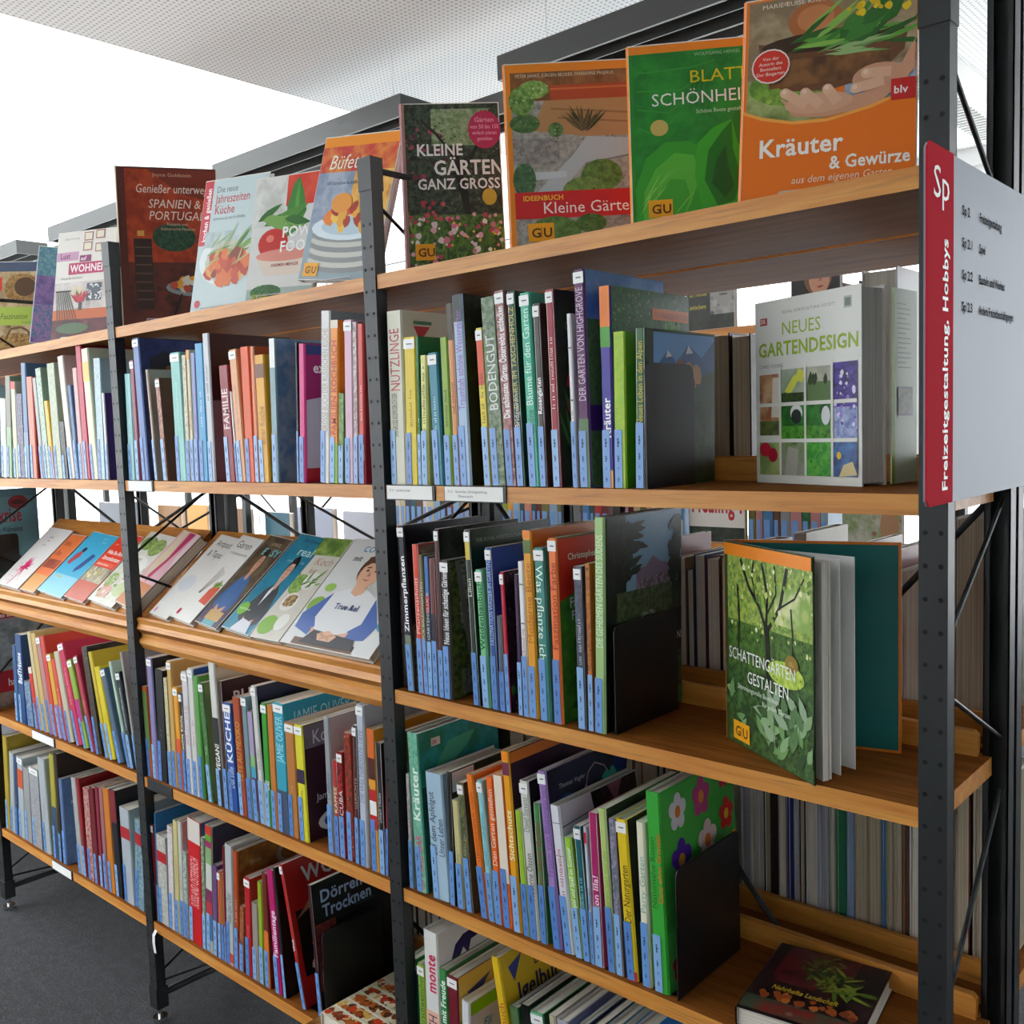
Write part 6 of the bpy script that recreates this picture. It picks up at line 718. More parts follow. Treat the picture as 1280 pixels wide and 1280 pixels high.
def window(name, horizontal, a, b, n):
    f_ = MB()
    L = b-a
    def bx(s0, s1, z0, z1, t0, t1, m_):
        if horizontal: f_.box((s0, 5.03+t0, z0), (s1, 5.03+t1, z1), m_)
        else: f_.box((-9.09+t0, s0, z0), (-9.09+t1, s1, z1), m_)
    for i in range(n+1):
        s = a+L*i/n; bx(max(a, s-.02), min(b, s+.02), .34, 2.96, 0, .06, 'plaster')
    bx(a, b, .3, .34, 0, .06, 'plaster'); bx(a, b, 2.96, 3.0, 0, .06, 'plaster')
    o = struct(f_.build(name))
    for i in range(n):
        f_ = MB(); s0, s1 = a+L*i/n+.02, a+L*(i+1)/n-.02
        bx(s0, s1, .34, 2.96, .02, .03, 'glass'); f_.build('pane', o)
window('window_1', True, -9, 3.8, 5)
window('window_2', False, -3.8, 5, 4)
mb = MB()
for i in range(5):
    s = -4+9*i/4
    if i in (1, 2, 3): continue
    mb.box((-9, max(-4, s-.02), 3.1), (-3.36, min(5, s+.02), 3.16), 'plaster')
wf = struct(mb.build('window_3'))
mb = MB(); mb.box((-8.99, -3.98, 3.12), (-3.37, 4.98, 3.13), 'glass'); mb.build('pane', wf)
mb = MB()
for s in (-8.96, -6.8, -4.6, -2.44): mb.box((s-.02, -4.1, .94), (s+.02, -4.04, 2.96), 'plaster')
wf = struct(mb.build('fill_window'))  # unseen window behind the camera, added to brighten the book spines
for a, b_ in ((-8.94, -6.82), (-6.78, -4.62), (-4.58, -2.46)):
    mb = MB(); mb.box((a, -4.08, .94), (b_, -4.07, 2.96), 'glass'); mb.build('pane', wf)
mb = MB(); mb.box((-1.12, 2.2, 3.092), (-1.02, 4.99, 3.1), 'wallgrey'); vt = tag(mb.build('ceiling_vent'), 'grey slotted air vent strip in the ceiling right of the near post', 'vent')
mb = MB()
for i in range(34): mb.box((-1.36, 3.2+i*.05, 3.09), (-1.2, 3.212+i*.05, 3.0995), 'wallgrey')
o = mb.build('slot', vt); o['kind'] = 'stuff'

# dark box-shaped bulkheads under the ceiling behind the racks
def bulkhead(x0, x1, y0, y1, label):
    t = empty('ceiling_bulkhead', Matrix.Translation((x0, y0, 2.79)), label, 'ceiling panel'); W = x1-x0; D = y1-y0
    mb = MB(); mb.box((0, 0, 0), (W, .012, .085), 'canopy'); mb.build('fascia', t)
    mb = MB(); mb.box((0, D-.012, 0), (W, D, .085), 'canopy'); mb.build('fascia', t)
    for a in (0, W-.012):
        mb = MB(); mb.box((a, .012, 0), (a+.012, D-.012, .085), 'canopy'); mb.build('end_cap', t)
    mb = MB(); mb.box((.012, .012, .06), (W-.012, D-.012, .08), 'black'); mb.build('soffit', t)
    mb = MB(); mb.box((.012, .09, .0), (W-.012, .096, .058), 'canopy'); mb.build('inner_rail', t)
    for a in (.15, W-.15):
        mb = MB(); mb.tube([(a, D/2, .08), (a, D/2, .3)], .0012, 'wire', 6); mb.build('hanger_wire', t)
for x0, x1, l in ((-1.996, -.55, 'dark grey bulkhead box above the orange and green display books'), (-3.874, -2.512, 'dark grey bulkhead box above the cookbooks on display'),
                  (-5.73, -4.37, 'grey bulkhead box above the interior decorating book'), (-7.62, -6.2, 'small far grey bulkhead box above the leftmost display book')):
    bulkhead(x0, x1, 1.5, 1.70, l)
bulkhead(-7.6, -.5, 1.775, 1.97, 'long dark bulkhead glimpsed behind the row of separate boxes')

# ---------------------------------------------------------------- shelving racks
T_B = .026
def post(parent, x, y0, top, mirror=False, holes=True):
    w = .034
    def yy(t): return y0+t if not mirror else y0-t
    mb = MB()
    def bx(a, b, c, d, e, f_, m_='metal'): mb.box((a, min(c, d), e), (b, max(c, d), f_), m_)
    bx(x, x+w, yy(0), yy(.002), .05, top); bx(x, x+.002, yy(.002), yy(.026), .05, top); bx(x+w-.002, x+w, yy(.002), yy(.026), .05, top)
    bx(x, x+.008, yy(.024), yy(.026), .05, top); bx(x+w-.008, x+w, yy(.024), yy(.026), .05, top)
    p = mb.build('post', parent)
    if holes:
        mb = MB(); s = -1 if not mirror else 1
        for k in range(int((top-.06-.12)/.04)):
            for dx in (.008, .026):
                z = .12+k*.04; r = .0032
                mb.face([(x+dx+r*math.cos(a*math.pi/4), y0+s*.0003, z+r*math.sin(a*math.pi/4)) for a in range(8)], None, 'hole')
        h = mb.build('punched_holes', p); h['kind'] = 'stuff'
    mb = MB(); bx(x-.0012, x+w+.0012, yy(-.0015), yy(.028), top-.055, top+.004)
    mb.build('top_cap', p)
    mb = MB(); bx(x-.002, x+w+.002, yy(-.003), yy(.030), .042, .10)
    mb.build('foot_sleeve', p)
    mb = MB(); mb.tube([(x+w/2, yy(.014), .012), (x+w/2, yy(.014), .06)], .006, 'chrome', 10); mb.tube([(x+w/2, yy(.014), 0), (x+w/2, yy(.014), .008), (x+w/2, yy(.014), .014)], .019, 'chrome', 14)
    mb.build('levelling_foot', p)
    return p
def board(parent, x0, z, y0, y1, lipside, lip=.036):
    x1 = x0+1; w = .034; n = .033
    fr, bk = (y0, y1)
    P = [(x0+w+.001, fr), (x1-.001, fr), (x1-.001, fr+n), (x1+.015, fr+n), (x1+.015, bk-n), (x1-.001, bk-n), (x1-.001, bk), (x0+w+.001, bk), (x0+w+.001, bk-n), (x0+w/2, bk-n), (x0+w/2, fr+n), (x0+w+.001, fr+n)]
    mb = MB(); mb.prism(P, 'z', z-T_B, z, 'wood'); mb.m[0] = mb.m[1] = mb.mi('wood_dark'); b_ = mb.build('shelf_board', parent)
    mb = MB()
    if lipside > 0: mb.prism([(x0+w+.001, z), (x1-.001, z), (x1+.0, z+lip-.006), (x1-.006, z+lip), (x0+w+.006, z+lip), (x0+w+.001, z+lip-.006)], 'y', bk-n-.012, bk-n, 'wood')
    else: mb.prism([(x0+w+.001, z), (x1-.001, z), (x1+.0, z+lip-.006), (x1-.006, z+lip), (x0+w+.006, z+lip), (x0+w+.001, z+lip-.006)], 'y', fr+n, fr+n+.012, 'wood')
    mb.build('back_lip', b_)
    return b_
def rod(parent, a, b_, r=.0035, name='brace_rod'):
    mb = MB(); mb.tube([a, b_], r, 'metal', 8); mb.build(name, parent)

rack = empty('shelving_rack', Matrix.Translation((0, 0, 0)), 'front wooden library shelving rack with black punched metal posts', 'shelving')
PX = (0, -1, -2, -3, -4)
for px in PX:
    post(rack, px, 0, 2.036); post(rack, px, .282, 2.036 if px else 2.26, True)
    xm = px+.022
    if px: rod(rack, (xm, .02, 2.02), (xm, .262, 2.02), .006, 'top_rail')
    rod(rack, (xm, .02, .075), (xm, .262, .075), .009, 'foot_rail')
    zz = [1.955, 1.80, 1.405, 1.0, 1.03, .60, .62, .24]
    rod(rack, (xm, .028, 1.955), (xm, .262, 1.80)); rod(rack, (xm, .262, 1.42), (xm, .028, 1.26)); rod(rack, (xm, .028, 1.20), (xm, .262, 1.085)); rod(rack, (xm, .262, 1.01), (xm, .028, .79))
    rod(rack, (xm, .028, .645), (xm, .262, .62)); rod(rack, (xm, .028, .14), (xm, .262, .26)); rod(rack, (xm, .028, .11), (xm, .262, .085))
for k, px in enumerate((-1, -2, -3, -4)):
    zs = (1.829, 1.4455, 1.060, .6725, .285) if px in (-1, -4) else (1.829, 1.4455, .6755, .285)
    for z in zs: board(rack, px, z, .003, .279, 1)
# long diagonal braces in the back plane
for px in (-1, -2, -3):
    for z0, z1 in (((1.42, .30),) if px > -2 else ((1.42, 1.06), (.64, .30))):
        rod(rack, (px+.03, .284, z0), (px+1.0, .284, z1), .005, 'diagonal_brace'); rod(rack, (px+.03, .288, z1), (px+1.0, .288, z0), .005, 'diagonal_brace')
# sloping display boards with a double ledge
SL = math.atan2(.743*.31, .669*.31); sl = math.radians(48.0)
PN = Vector((0, -.669, .743)); PH = Vector((0, .743, .669)); P0 = Vector((0, .03, 1.085))
for px in (-2, -3):
    M4 = Matrix(((1, 0, 0, px+.036), (0, PH.y, PN.y, P0.y), (0, PH.z, PN.z, P0.z), (0, 0, 0, 1)))
    d = empty('display_board', M4); d.parent = rack
    L = .962
    mb = MB(); mb.box((0, -.03, -.018), (L, .31, 0), 'wood'); mb.build('sloping_panel', d)
    mb = MB(); mb.prism([(-.03, -.018), (.004, -.018), (.0, .012), (-.006, .018), (-.012, .018), (-.018, .006), (-.03, .0)], 'x', 0, L, 'wood'); mb.build('ledge', d)
    mb = MB(); mb.prism([(-.055, -.05), (-.02, -.05), (-.018, -.018), (-.030, -.018), (-.036, -.026), (-.046, -.026), (-.052, -.032)], 'x', 0, L, 'wood'); mb.build('lower_ledge', d)

rear = empty('shelving_rack', Matrix.Translation((0, 0, 0)), 'rear wooden shelving rack standing back to back behind the front one', 'shelving')
for px in (0, -1, -2, -3, -4):
    post(rear, px, .296, 2.036 if px else 2.26, holes=False); post(rear, px, .585, 2.036, True, holes=False)
for px in (-1, -2, -3, -4):
    zs = (1.829, 1.4455, 1.060, .6725, .285) if px == -1 else ((1.829, 1.4455) if px == -4 else (1.829,))+(.6725, .285)
    for z in zs: board(rear, px, z, .299, .582, -1)
    if px in (-2, -3): rod(rear, (px+.03, .44, 1.42), (px+.99, .44, 1.10), .004, 'diagonal_brace'); rod(rear, (px+.03, .446, 1.10), (px+.99, .446, 1.42), .004, 'diagonal_brace')
# ---------------------------------------------------------------- books
def book(mat, T, H, D, col, o, label, group=None, hard=None, pages='page'):
    root = empty('book', mat, label, 'book', group)
    hard = (T > .017) if hard is None else hard
    c = .0026 if hard else .0011; ov = .004 if hard else .0008
    T = max(T, .0045); bv = min(.003, T*.22)
    mb = MB()
    U = [(0, D), (0, bv), (bv, 0), (T-bv, 0), (T, bv), (T, D), (T-c, D), (T-c, c), (c, c), (c, D)]
    n = len(U)
    # board faces: split the U into quads so every face is convex
    cr = col
    Q = [(0, 1, 8, 9), (1, 2, 3, 8), (3, 4, 7, 8), (4, 5, 6, 7)]
    for z, flip in ((0, 1), (H, 0)):
        for q in Q:
            pts = [(*U[i], z) for i in q]; mb.face(pts if not flip else pts[::-1], cr)
    fc = o.get('cv', col)
    for i in range(n):
        a, b_ = U[i], U[(i+1) % n]
        ccol = fc if i in (4,) else (col if i in (0, 1, 2, 3, 5, 9) else 'e4e0d8')
        mb.face([(*a, 0), (*b_, 0), (*b_, H), (*a, H)], ccol)
    S = lambda u, v, k: (bv*.5+u*(T-bv), -k, v*H)
    e = .0002
    if 'ph' in o: mb.face([S(0, 0, e), S(1, 0, e), S(1, 1, e), S(0, 1, e)], o['ph'].split(), 'fine')
    for i, (a, b_, cc) in enumerate(o.get('bd', [])): mb.face([S(0, a, e*1.5+i*.00005), S(1, a, e*1.5+i*.00005), S(1, b_, e*1.5+i*.00005), S(0, b_, e*1.5+i*.00005)], cc)
    if 'art' in o:
        draw(mb, ART[o['art']], lambda u, v, k: (T+k, .004+u*(D-.006), .002+v*(H-.004)), D, H)
    mb.build('cover', root)
    mb = MB(); mb.box((c, c+.001, ov), (T-c, D-ov, H-ov), pages, col if pages == 'print' else None); mb.build('page_block', root)
    def spine_text(s, a, b_, tc, bold, down=False, off=0):
        vs, fs, L = bargeo(int(s[1:]), int(H*1e4)) if s[:1] == '#' else textgeo(s, bold)
        if not vs: return
        hgt = (T*.62 if s[:1] != '#' else min(T*.4, .007)) if off == 0 else T*.34
        sc = hgt/CAP; length = (b_-a)*H; sx = min(length/(L*sc), 1.25)
        cx = T/2+off*T
        if not down: pv = [(cx+hgt/2-y*sc, -.0006, a*H+x*sc*sx) for x, y in vs]
        else: pv = [(cx-hgt/2+y*sc, -.0006, b_*H-x*sc*sx) for x, y in vs]
        mb = MB(); mb.add(pv, fs, 'print', tc); mb.build('title', root)
    if 't' in o: spine_text(o['t'], o.get('a', .40 if H > .2 else .45), o.get('b', .92), o.get('tc', 'ffffff'), bool(o.get('bold')), bool(o.get('down')), o.get('ro', 0))
    if 't2' in o:
        q = o['t2']; spine_text(q[0], q[2], q[3], q[1], False, False, q[4] if len(q) > 4 else 0)
    if o.get('strip', 1):
        w_ = min(T*.8, .0135) if T > .012 else T*.92; x0 = T*.05
        hs = int(T*1e5+H*1e4) % 7
        mb = MB(); mb.box((x0, -.0011, .001), (x0+w_, -.0008, min(.088+.003*hs, H*.42)), ('strip', 'strip_b', 'strip_c', 'strip', 'strip_b', 'strip', 'strip_c')[hs])
        for z, l in ((.010, .007), (.028, .004), (.040, .010), (.062, .014)):
            for j in range(3):
                zz = z+hs*.001+j*l/3; mb.box((x0+w_*.38, -.0014, zz), (x0+w_*(.62 if j % 2 else .54), -.0012, zz+l/3-.0008), 'ink')
        mb.build('shelf_mark', root)
    if o.get('cap'):
        mb = MB(); mb.box((T*.04, -.0012, H-.021), (T*.96, -.0009, H-.004), 'sticker'); mb.box((T*.3, -.0015, H-.0135), (T*.75, -.0013, H-.0115), 'grey_text')
        mb.build('sticker', root)
    return root
def upright(x, y, z, lean):
    t = R(lean)
    return Matrix.Translation((x, y, z)) @ Matrix.Rotation(t, 4, 'Y')
for rn, bay, z, row in ROWS:
    for i, (x, T, H, ln, colname, colhex, o, label) in enumerate(row):
        ys = o.get('ys', .012); D = min(o.get('D', .215 if H > .26 else .66*H+.03), .232-ys)
        lift = max(0, T*math.sin(R(ln)))
        book(upright(x, ys, z+lift+.0004, ln), T, H, D, colhex, o, label, 'books in the %s of the %s' % (rn, bay))

# books facing out on the top board
def faced(o_, n, w_, h, T, H, W, col, o, label, group=None, hard=True, pages='page'):
    m4 = Matrix((n, w_, h)).transposed().to_4x4(); m4.translation = o_-n*T
    return book(m4, T, H, W, col, dict(strip=0, **o), label, group, hard, pages)
def stand(o_, n, w_, h, W, label):
    m4 = Matrix((n, w_, h)).transposed().to_4x4(); m4.translation = o_
    t = empty('book_stand', m4, label, 'book stand')
    a, b_ = W*.25, W*.75
    mb = MB(); mb.tube([(.012, a, .016), (.012, b_, .016)], .0014, 'wire', 6); mb.tube([(.012, a, .016), (.012, a, -.0), (-.03, a, -.002)], .0014, 'wire', 6); mb.tube([(.012, b_, .016), (.012, b_, 0), (-.03, b_, -.002)], .0014, 'wire', 6); mb.build('front_lip', t)
    mb = MB(); mb.tube([(-.03, a, 0), (-.032, a, .12), (-.032, b_, .12), (-.03, b_, 0)], .0014, 'wire', 6); mb.build('back_rest', t)
TOP = [('fasz', -3.134, .07, 41.5, 10, -.9, .25, .335, .018, '8a9060', 'weaving book with a green title band and basket photos, first on the top board'),
 ('lila', -2.62, .06, 50, 10, -6, .17, .30, .012, '50688c', 'slim purple and blue book leaning behind the interior decorating book'),
 ('lust', -2.500, .07, 21.9, 10, -.6, .218, .33, .022, 'e0dcd4', 'white interior decorating book with pink title blocks and a rod-back chair'),
 ('span', -1.961, .02, 56, 3, -.2, .245, .40, .03, 'd8c8a0', 'tall rust red book of Spanish and Portuguese food with a round table'),
 ('jahr', -1.727, .07, 9.5, 10, -3.5, .219, .318, .014, 'c8d4d4', 'pale seasonal cookbook with a red side band and tomatoes'),
 ('pow', -1.480, .06, 14.6, 10, -1.9, .188, .281, .014, '88a070', 'white cookbook with basil leaf and tomato lettered POWER'),
 ('buff', -1.269, .05, 6, 12, -7.5, .22, .30, .018, '9aa0a0', 'buffet cookbook with stacked plates behind the second post'),
 ('kg', -.961, .07, 45.3, 10, .4, .19, .335, .02, 'c08088', 'dark small garden book with tulips and a pink round badge'),
 ('idee', -.699, .07, 41.2, 10, .7, .225, .338, .02, 'f08a18', 'orange edged garden book with a paved terrace and red title band'),
 ('blatt', -.452, .07, 34.3, 10, .5, .187, .295, .02, 'f08a18', 'green book with giant rolled leaf on its cover'),
 ('krau', -.272, .07, 20.9, 10, -1.1, .231, .299, .024, 'f08030', 'orange herb book with hands holding a wooden bowl')]
ARTK = {'krau': 'kraeuter'}
for key, x, y, yw, tau, ro, W, H, T, col, label in TOP:
    yw, tau, ro = R(yw), R(tau), R(ro)
    wv = Vector((math.cos(yw), math.sin(yw), 0)); n0 = Vector((math.sin(yw), -math.cos(yw), 0)); hv = Vector((0, 0, 1))*math.cos(tau)-n0*math.sin(tau)
    w2 = wv*math.cos(ro)+hv*math.sin(ro); h2 = hv*math.cos(ro)-wv*math.sin(ro); n = w2.cross(h2)
    drop = max(0, -W*w2.z, T*n.z)
    o_ = Vector((x, y, 1.829+.001+max(0, -W*w2.z)+T*n.z))
    faced(o_, n, w2, h2, T, H, W, col, {'art': ARTK.get(key, key), 'cv': 'e8e4dc'}, label, 'books facing out on the top board')
    if key != 'lila': stand(Vector((x, y, 1.833))+n0*.0, n0, wv, Vector((0, 0, 1)), W, 'white wire stand under the '+' '.join(label.split(',')[0].split()[:9]))
# books on the sloping display
DISP = [('splash', -2.915, .004, -2, .178, .245, .018, 'd8d4d0', 'white cookbook with a magenta splash, first on the sloping display', 0),
 ('orange1', -2.738, .004, -2, .11, .232, .014, 'e07838', 'narrow orange book right of the white book with magenta splash', 0),
 ('cyan', -2.624, .004, -4, .185, .242, .014, '38a8d0', 'bright blue craft book with knitted socks on the slope', 0),
 ('strom', -2.437, .004, -4, .138, .25, .014, 'd84828', 'red guide book about electricity costs on the slope', 0),
 ('salad', -2.290, .004, -5, .165, .258, .016, 'c8c8b8', 'pale cookbook with salad plates on the slope beside third post', .0),
 ('magen', -2.112, .004, -8, .115, .262, .030, '705878', 'thick magenta book with purple edge, last in the left display', 0),
 ('ant', -1.940, .004, -6, .10, .275, .014, 'e4e2dc', 'white antipasti book, leftmost on the middle display', 0),
 ('gar', -1.838, .004, -6, .112, .276, .016, 'e4e2dc', 'white book with a handwritten title, twigs and strawberries', 0),
 ('easy', -1.724, .004, -6, .112, .285, .014, '504030', 'brown cookbook showing a man in blue shirt above EASY', 0),
 ('real', -1.604, .004, -5, .125, .298, .014, '1c7090', 'teal cookbook showing a man in a black leather jacket', 0),
 ('cook', -1.478, .004, 0, .112, .300, .014, 'c8c8b8', 'pale green cookbook with leaves and bowls on the slope', 0),
 ('coo', -1.358, .004, 0, .30, .300, .018, 'd0d2d0', 'wide pale cookbook showing a man in blue sleeves, hands folded', 0)]
for key, x, s, ro, W, H, T, col, label, off in DISP:
    ro = R(ro); w0 = Vector((1, 0, 0)); w2 = w0*math.cos(ro)+PH*math.sin(ro); h2 = PH*math.cos(ro)-w0*math.sin(ro)
    o_ = P0+Vector((x, 0, 0))+PH*(s+max(0, -W*math.sin(ro)))+PN*(T+.001+off)
    faced(o_, PN, w2, h2, T, H, W, col, {'art': key, 'cv': 'e8e4dc'}, label, 'books on the sloping display')

# book ends
def bookend(x, z, y0, y1, h, label):
    t = empty('bookend', Matrix.Translation((x, y0, z)), label, 'bookend'); L = y1-y0; r = .012
    prof = [(0, 0), (L, 0), (L, h-r), (L-r*.3, h-r*.3), (L-r, h), (r, h), (r*.3, h-r*.3), (0, h-r)]
    mb = MB(); mb.prism(prof, 'x', 0, .0016, 'black'); mb.build('plate', t)
    mb = MB(); mb.box((-.09, .01, .00005), (.0, L-.01, .00035), 'black'); mb.build('base', t)
bookend(-.3945, 1.4455, .011, .145, .185, 'black bookend at the end of the upper row, right bay')
bookend(-.468, 1.060, .02, .20, .172, 'black bookend before the tall southern garden book, second row')
bookend(-.358, .6725, .010, .20, .205, 'black bookend before the flower covered book, third row')
bookend(-1.250, .285, .015, .18, .20, 'black bookend before the drying book, bottom of middle bay')
bookend(-3.036, 1.060, .02, .15, .19, 'black bookend at the left picture edge beside the pale blue book')
book(upright(-3.068, .012, 1.0605, 0), .03, .34, .21, '5a90a0', dict(art='krise', cv='6ca0ac', D=.21), 'pale blue book with red lips behind the left black bookend', 'books at the far left')
book(upright(-3.034, .002, .676, 0), .022, .33, .235, '888c8c', dict(art='alt', cv='909898'), 'grey and red craft magazine book at the far left edge', 'books at the far left')
# the garden design book standing on its own
nd = (Vector((-.114, .113, 0))-Vector((-.312, .189, 0))).normalized(); nn = Vector((nd.y, -nd.x, 0)); UP = Vector((0, 0, 1))
o_ = Vector((-.312, .189, 1.446))
gb = faced(o_, nn, nd, UP, .046, .272, .212, 'e8e8e2', {'art': 'neues', 'cv': 'e4e4dc'}, 'thick white garden design book with photo grid standing on the upper shelf', None)
a = Vector((-.092, .152, 0)); dv = (Vector((-.086, .232, 0))-a).normalized(); fn = Vector((dv.y, -dv.x, 0))
m4 = Matrix((fn, dv, UP)).transposed().to_4x4(); m4.translation = Vector((-.089, .153, 1.4475))
mb = MB(); mb.box((-.002, 0, 0), (0, .078, .266), 'print', 'd8e0c8'); draw(mb, ART['flap'], lambda u, v, k: (k, u*.078, v*.266), .078, .266)
fl = mb.build('jacket_flap'); fl.parent = gb; fl.matrix_parent_inverse = Matrix.Identity(4); fl.matrix_basis = gb.matrix_world.inverted() @ m4

# the shade garden book fanned open
sp = Vector((-.323, .109, 1.0605)); H = .303
fan = empty('book', Matrix.Translation(sp), 'open standing book about shade gardens with teal inner cover, second shelf', 'book')
def leaf(name, end, t, h, mat, col, z0=0, start=(0, 0)):
    e = Vector((end[0]-sp.x, end[1]-sp.y, 0)); s = Vector((start[0], start[1], 0)); d = e-s; L = d.length; d.normalize(); n = Vector((d.y, -d.x, 0))
    mb = MB(); mb.box((-t, 0, z0), (0, L, z0+h), mat, col)
    m4 = Matrix((n, d, UP)).transposed().to_4x4(); m4.translation = s
    return mb, m4, L
mb, m4, L = leaf('c', (-.131, -.005), .0025, H, 'print', '2c4420')
draw(mb, ART['schatt'], lambda u, v, k: (k, .002+u*(L-.003), .002+v*(H-.004)), L, H); c_ = mb.build('front_cover', fan); c_.matrix_local = m4
for i, (nm, end, t, st) in enumerate((('page_block', (-.126, .010), .009, (.004, .004)), ('page_block', (-.1225, .0215), .004, (.006, .008)), ('page', (-.117, .044), .0012, (.012, .010)), ('page', (-.111, .078), .0012, (.015, .012)))):
    mb, m4, L = leaf(nm, end, t, H-.012, 'page' if 'block' in nm else 'paper', None, .003, st); c_ = mb.build(nm, fan); c_.matrix_local = m4
mb, m4, L = leaf('b', (-.088, .186), .003, H, 'print', 'e07c20', 0, (.016, .016)); mb.face([(.0004, .004, .004), (.0004, L-.004, .004), (.0004, L-.004, H-.004), (.0004, .004, H-.004)], '0c6c68'); c_ = mb.build('back_cover', fan); c_.matrix_local = m4; c_['label'] = 'teal inner cover with orange edge'
mb, m4, L = leaf('s', (-.306, .126), .003, H, 'print', 'c8701c', 0, (0, 0)); c_ = mb.build('spine', fan); c_.matrix_local = m4

# lying books
def lying(x, y, z, yw, T, H, W, col, o, label, pages='page'):
    yw = R(yw); w2 = Vector((math.cos(yw), math.sin(yw), 0)); h2 = Vector((-math.sin(yw), math.cos(yw), 0))
    return faced(Vector((x, y, z+T+.0005)), UP, w2, h2, T, H, W, col, o, label)
lying(-.262, .012, .6725, 8, .03, .20, .172, '20181a', {'art': 'nahr', 'cv': '1c1010'}, 'dark landscape food book lying flat on the third shelf')
lying(-1.243, -.055, .285, 0, .028, .262, .236, '2c5078', {'cv': '34281c', 'art': 'brot'}, 'large blue edged book lying under the party cookbook')
lying(-1.205, -.030, .3135, -1, .034, .235, .20, 'd8ccb0', {'art': 'party', 'cv': 'd8ccb0'}, 'party cookbook with rows of snacks lying by the second post')

# rear rack: books seen from their page edges
def rearbook(x, z, T, H, D, col, pages, label, o=None, y=.352):
    m4 = Matrix.Translation((x+T, y+D, z+.0004)) @ Matrix.Rotation(math.pi, 4, 'Z')
    book(m4, T, H, D, col, dict(strip=0, **(o or {})), label, 'books with their page edges showing behind the right bay', True, pages)
for x, T, z, H, hx, pg, nm in REAR:
    rearbook(x, z, T, H, .17, hx, pg, nm)
# the rest of the rear rows, hardly seen: one joined object
mb = MB(); rg = random.Random(5); cols = '5a3a28 8a8478 b8b0a0 30406a 6a2020 c8c4b8 3a5a4a 8a6a4a d0c8b8 4a4a50'.split()
for z, xs, lim in ((1.4455, -.955, -.53), (1.060, -.955, -.20), (.6725, -.955, -.45), (.285, -.955, -.05), (.6725, -1.955, -1.05), (.285, -1.955, -1.05)):
    x = xs
    while x < lim:
        T = rg.uniform(.012, .034); H = rg.uniform(.21, .29); c_ = cols[rg.randrange(10)]
        mb.box((x, .352, z), (x+.002, .52, z+H), 'print', c_); mb.box((x+T-.002, .352, z), (x+T, .52, z+H), 'print', c_); mb.box((x, .52, z), (x+T, .523, z+H), 'print', c_); mb.box((x+.002, .355, z+.003), (x+T-.002, .52, z+H-.003), 'page', 'e0dcd0'); x += T+.001
o = mb.build('book_row'); o['kind'] = 'stuff'; tag(o, 'remaining rows of books with page edges outward on the rear rack', 'books')
rearbook(-.068, 1.060, .05, .325, .19, '9a8a70', 'page2', 'thick tan book at the rear rack end, upper', {'art': 'tan'})
rearbook(-.070, .6725, .026, .29, .18, '5a1c20', 'page2', 'dark red book at the rear rack end beside the tan pages')
rearbook(-.040, .6725, .036, .30, .19, 'b8b098', 'page2', 'wide book with tan pages at the rear rack end, lower')

# ---------------------------------------------------------------- the rack further back
far = empty('shelving_rack', Matrix.Translation((0, 1.45, 0)), 'further shelving rack seen through the gap under the upper shelf', 'shelving')
for px in (-.5, -1.5, -2.7, -3.7, -4.7, -5.7):
    mb = MB(); mb.box((px, 0, .02), (px+.03, .03, 2.0), 'metal'); mb.box((px, .27, .02), (px+.03, .30, 2.0), 'metal'); mb.build('post', far)
def fboard(x0, x1, z):
    mb = MB(); mb.box((x0, 0.031, z-.025), (x1, .268, z), 'wood'); mb.build('shelf_board', far)
fboard(-2.665, -.47, 1.829); fboard(-2.665, -.47, 1.17); fboard(-5.66, -2.705, 1.0); fboard(-2.665, -.47, .75); fboard(-5.66, -2.705, .6)
for a, b_ in ((-2.7, -1.5), (-3.7, -2.7), (-4.7, -3.7)):
    mb = MB(); mb.tube([(a+.02, .3, 1.75), (b_, .3, 1.05)], .006, 'metal'); mb.tube([(a+.02, .305, 1.05), (b_, .305, 1.75)], .006, 'metal'); mb.build('diagonal_brace', far)
FC = [('yellow green', '88a028'), ('dark teal', '18484c'), ('pale blue', '88a8c0'), ('black', '181818'), ('salmon', 'c07868'), ('white', 'd8d4cc'), ('amber', 'd89828'), ('wine', '6c1c28'), ('rose', 'b88080'), ('blue', '3c78a8'), ('navy', '1c2848'), ('olive', '68682c'), ('grey', '888c90'), ('red', 'b02c28'), ('brown', '5c3c24'), ('green', '347048'), ('cream', 'c8bc98')]
rg = random.Random(9); x = -2.66; mb = MB()
while x < -.54:
    if -1.54 < x < -1.46: x = -1.46
    if -.77 < x < -.55: break
    if -1.28 < x < -1.02: x = -1.02
    hx = FC[rg.randrange(len(FC))][1]; T = rg.uniform(.018, .038); H = rg.uniform(.19, .25)
    mb.box((x, 1.483, 1.1705), (x+T, 1.486, 1.1705+H), 'print', hx); mb.box((x, 1.486, 1.1705), (x+.002, 1.63, 1.1705+H), 'print', hx); mb.box((x+T-.002, 1.486, 1.1705), (x+T, 1.63, 1.1705+H), 'print', hx)
    mb.box((x+.002, 1.487, 1.173), (x+T-.002, 1.627, 1.1675+H), 'page', 'e0dcd0')
    mb.box((x+.003, 1.4822, 1.172), (x+T*.7, 1.4829, 1.25), 'strip', '6a9cdc'); x += T+.002
o = mb.build('book_row'); o['kind'] = 'stuff'; tag(o, 'row of small coloured book spines on the further rack seen through the gap', 'books')
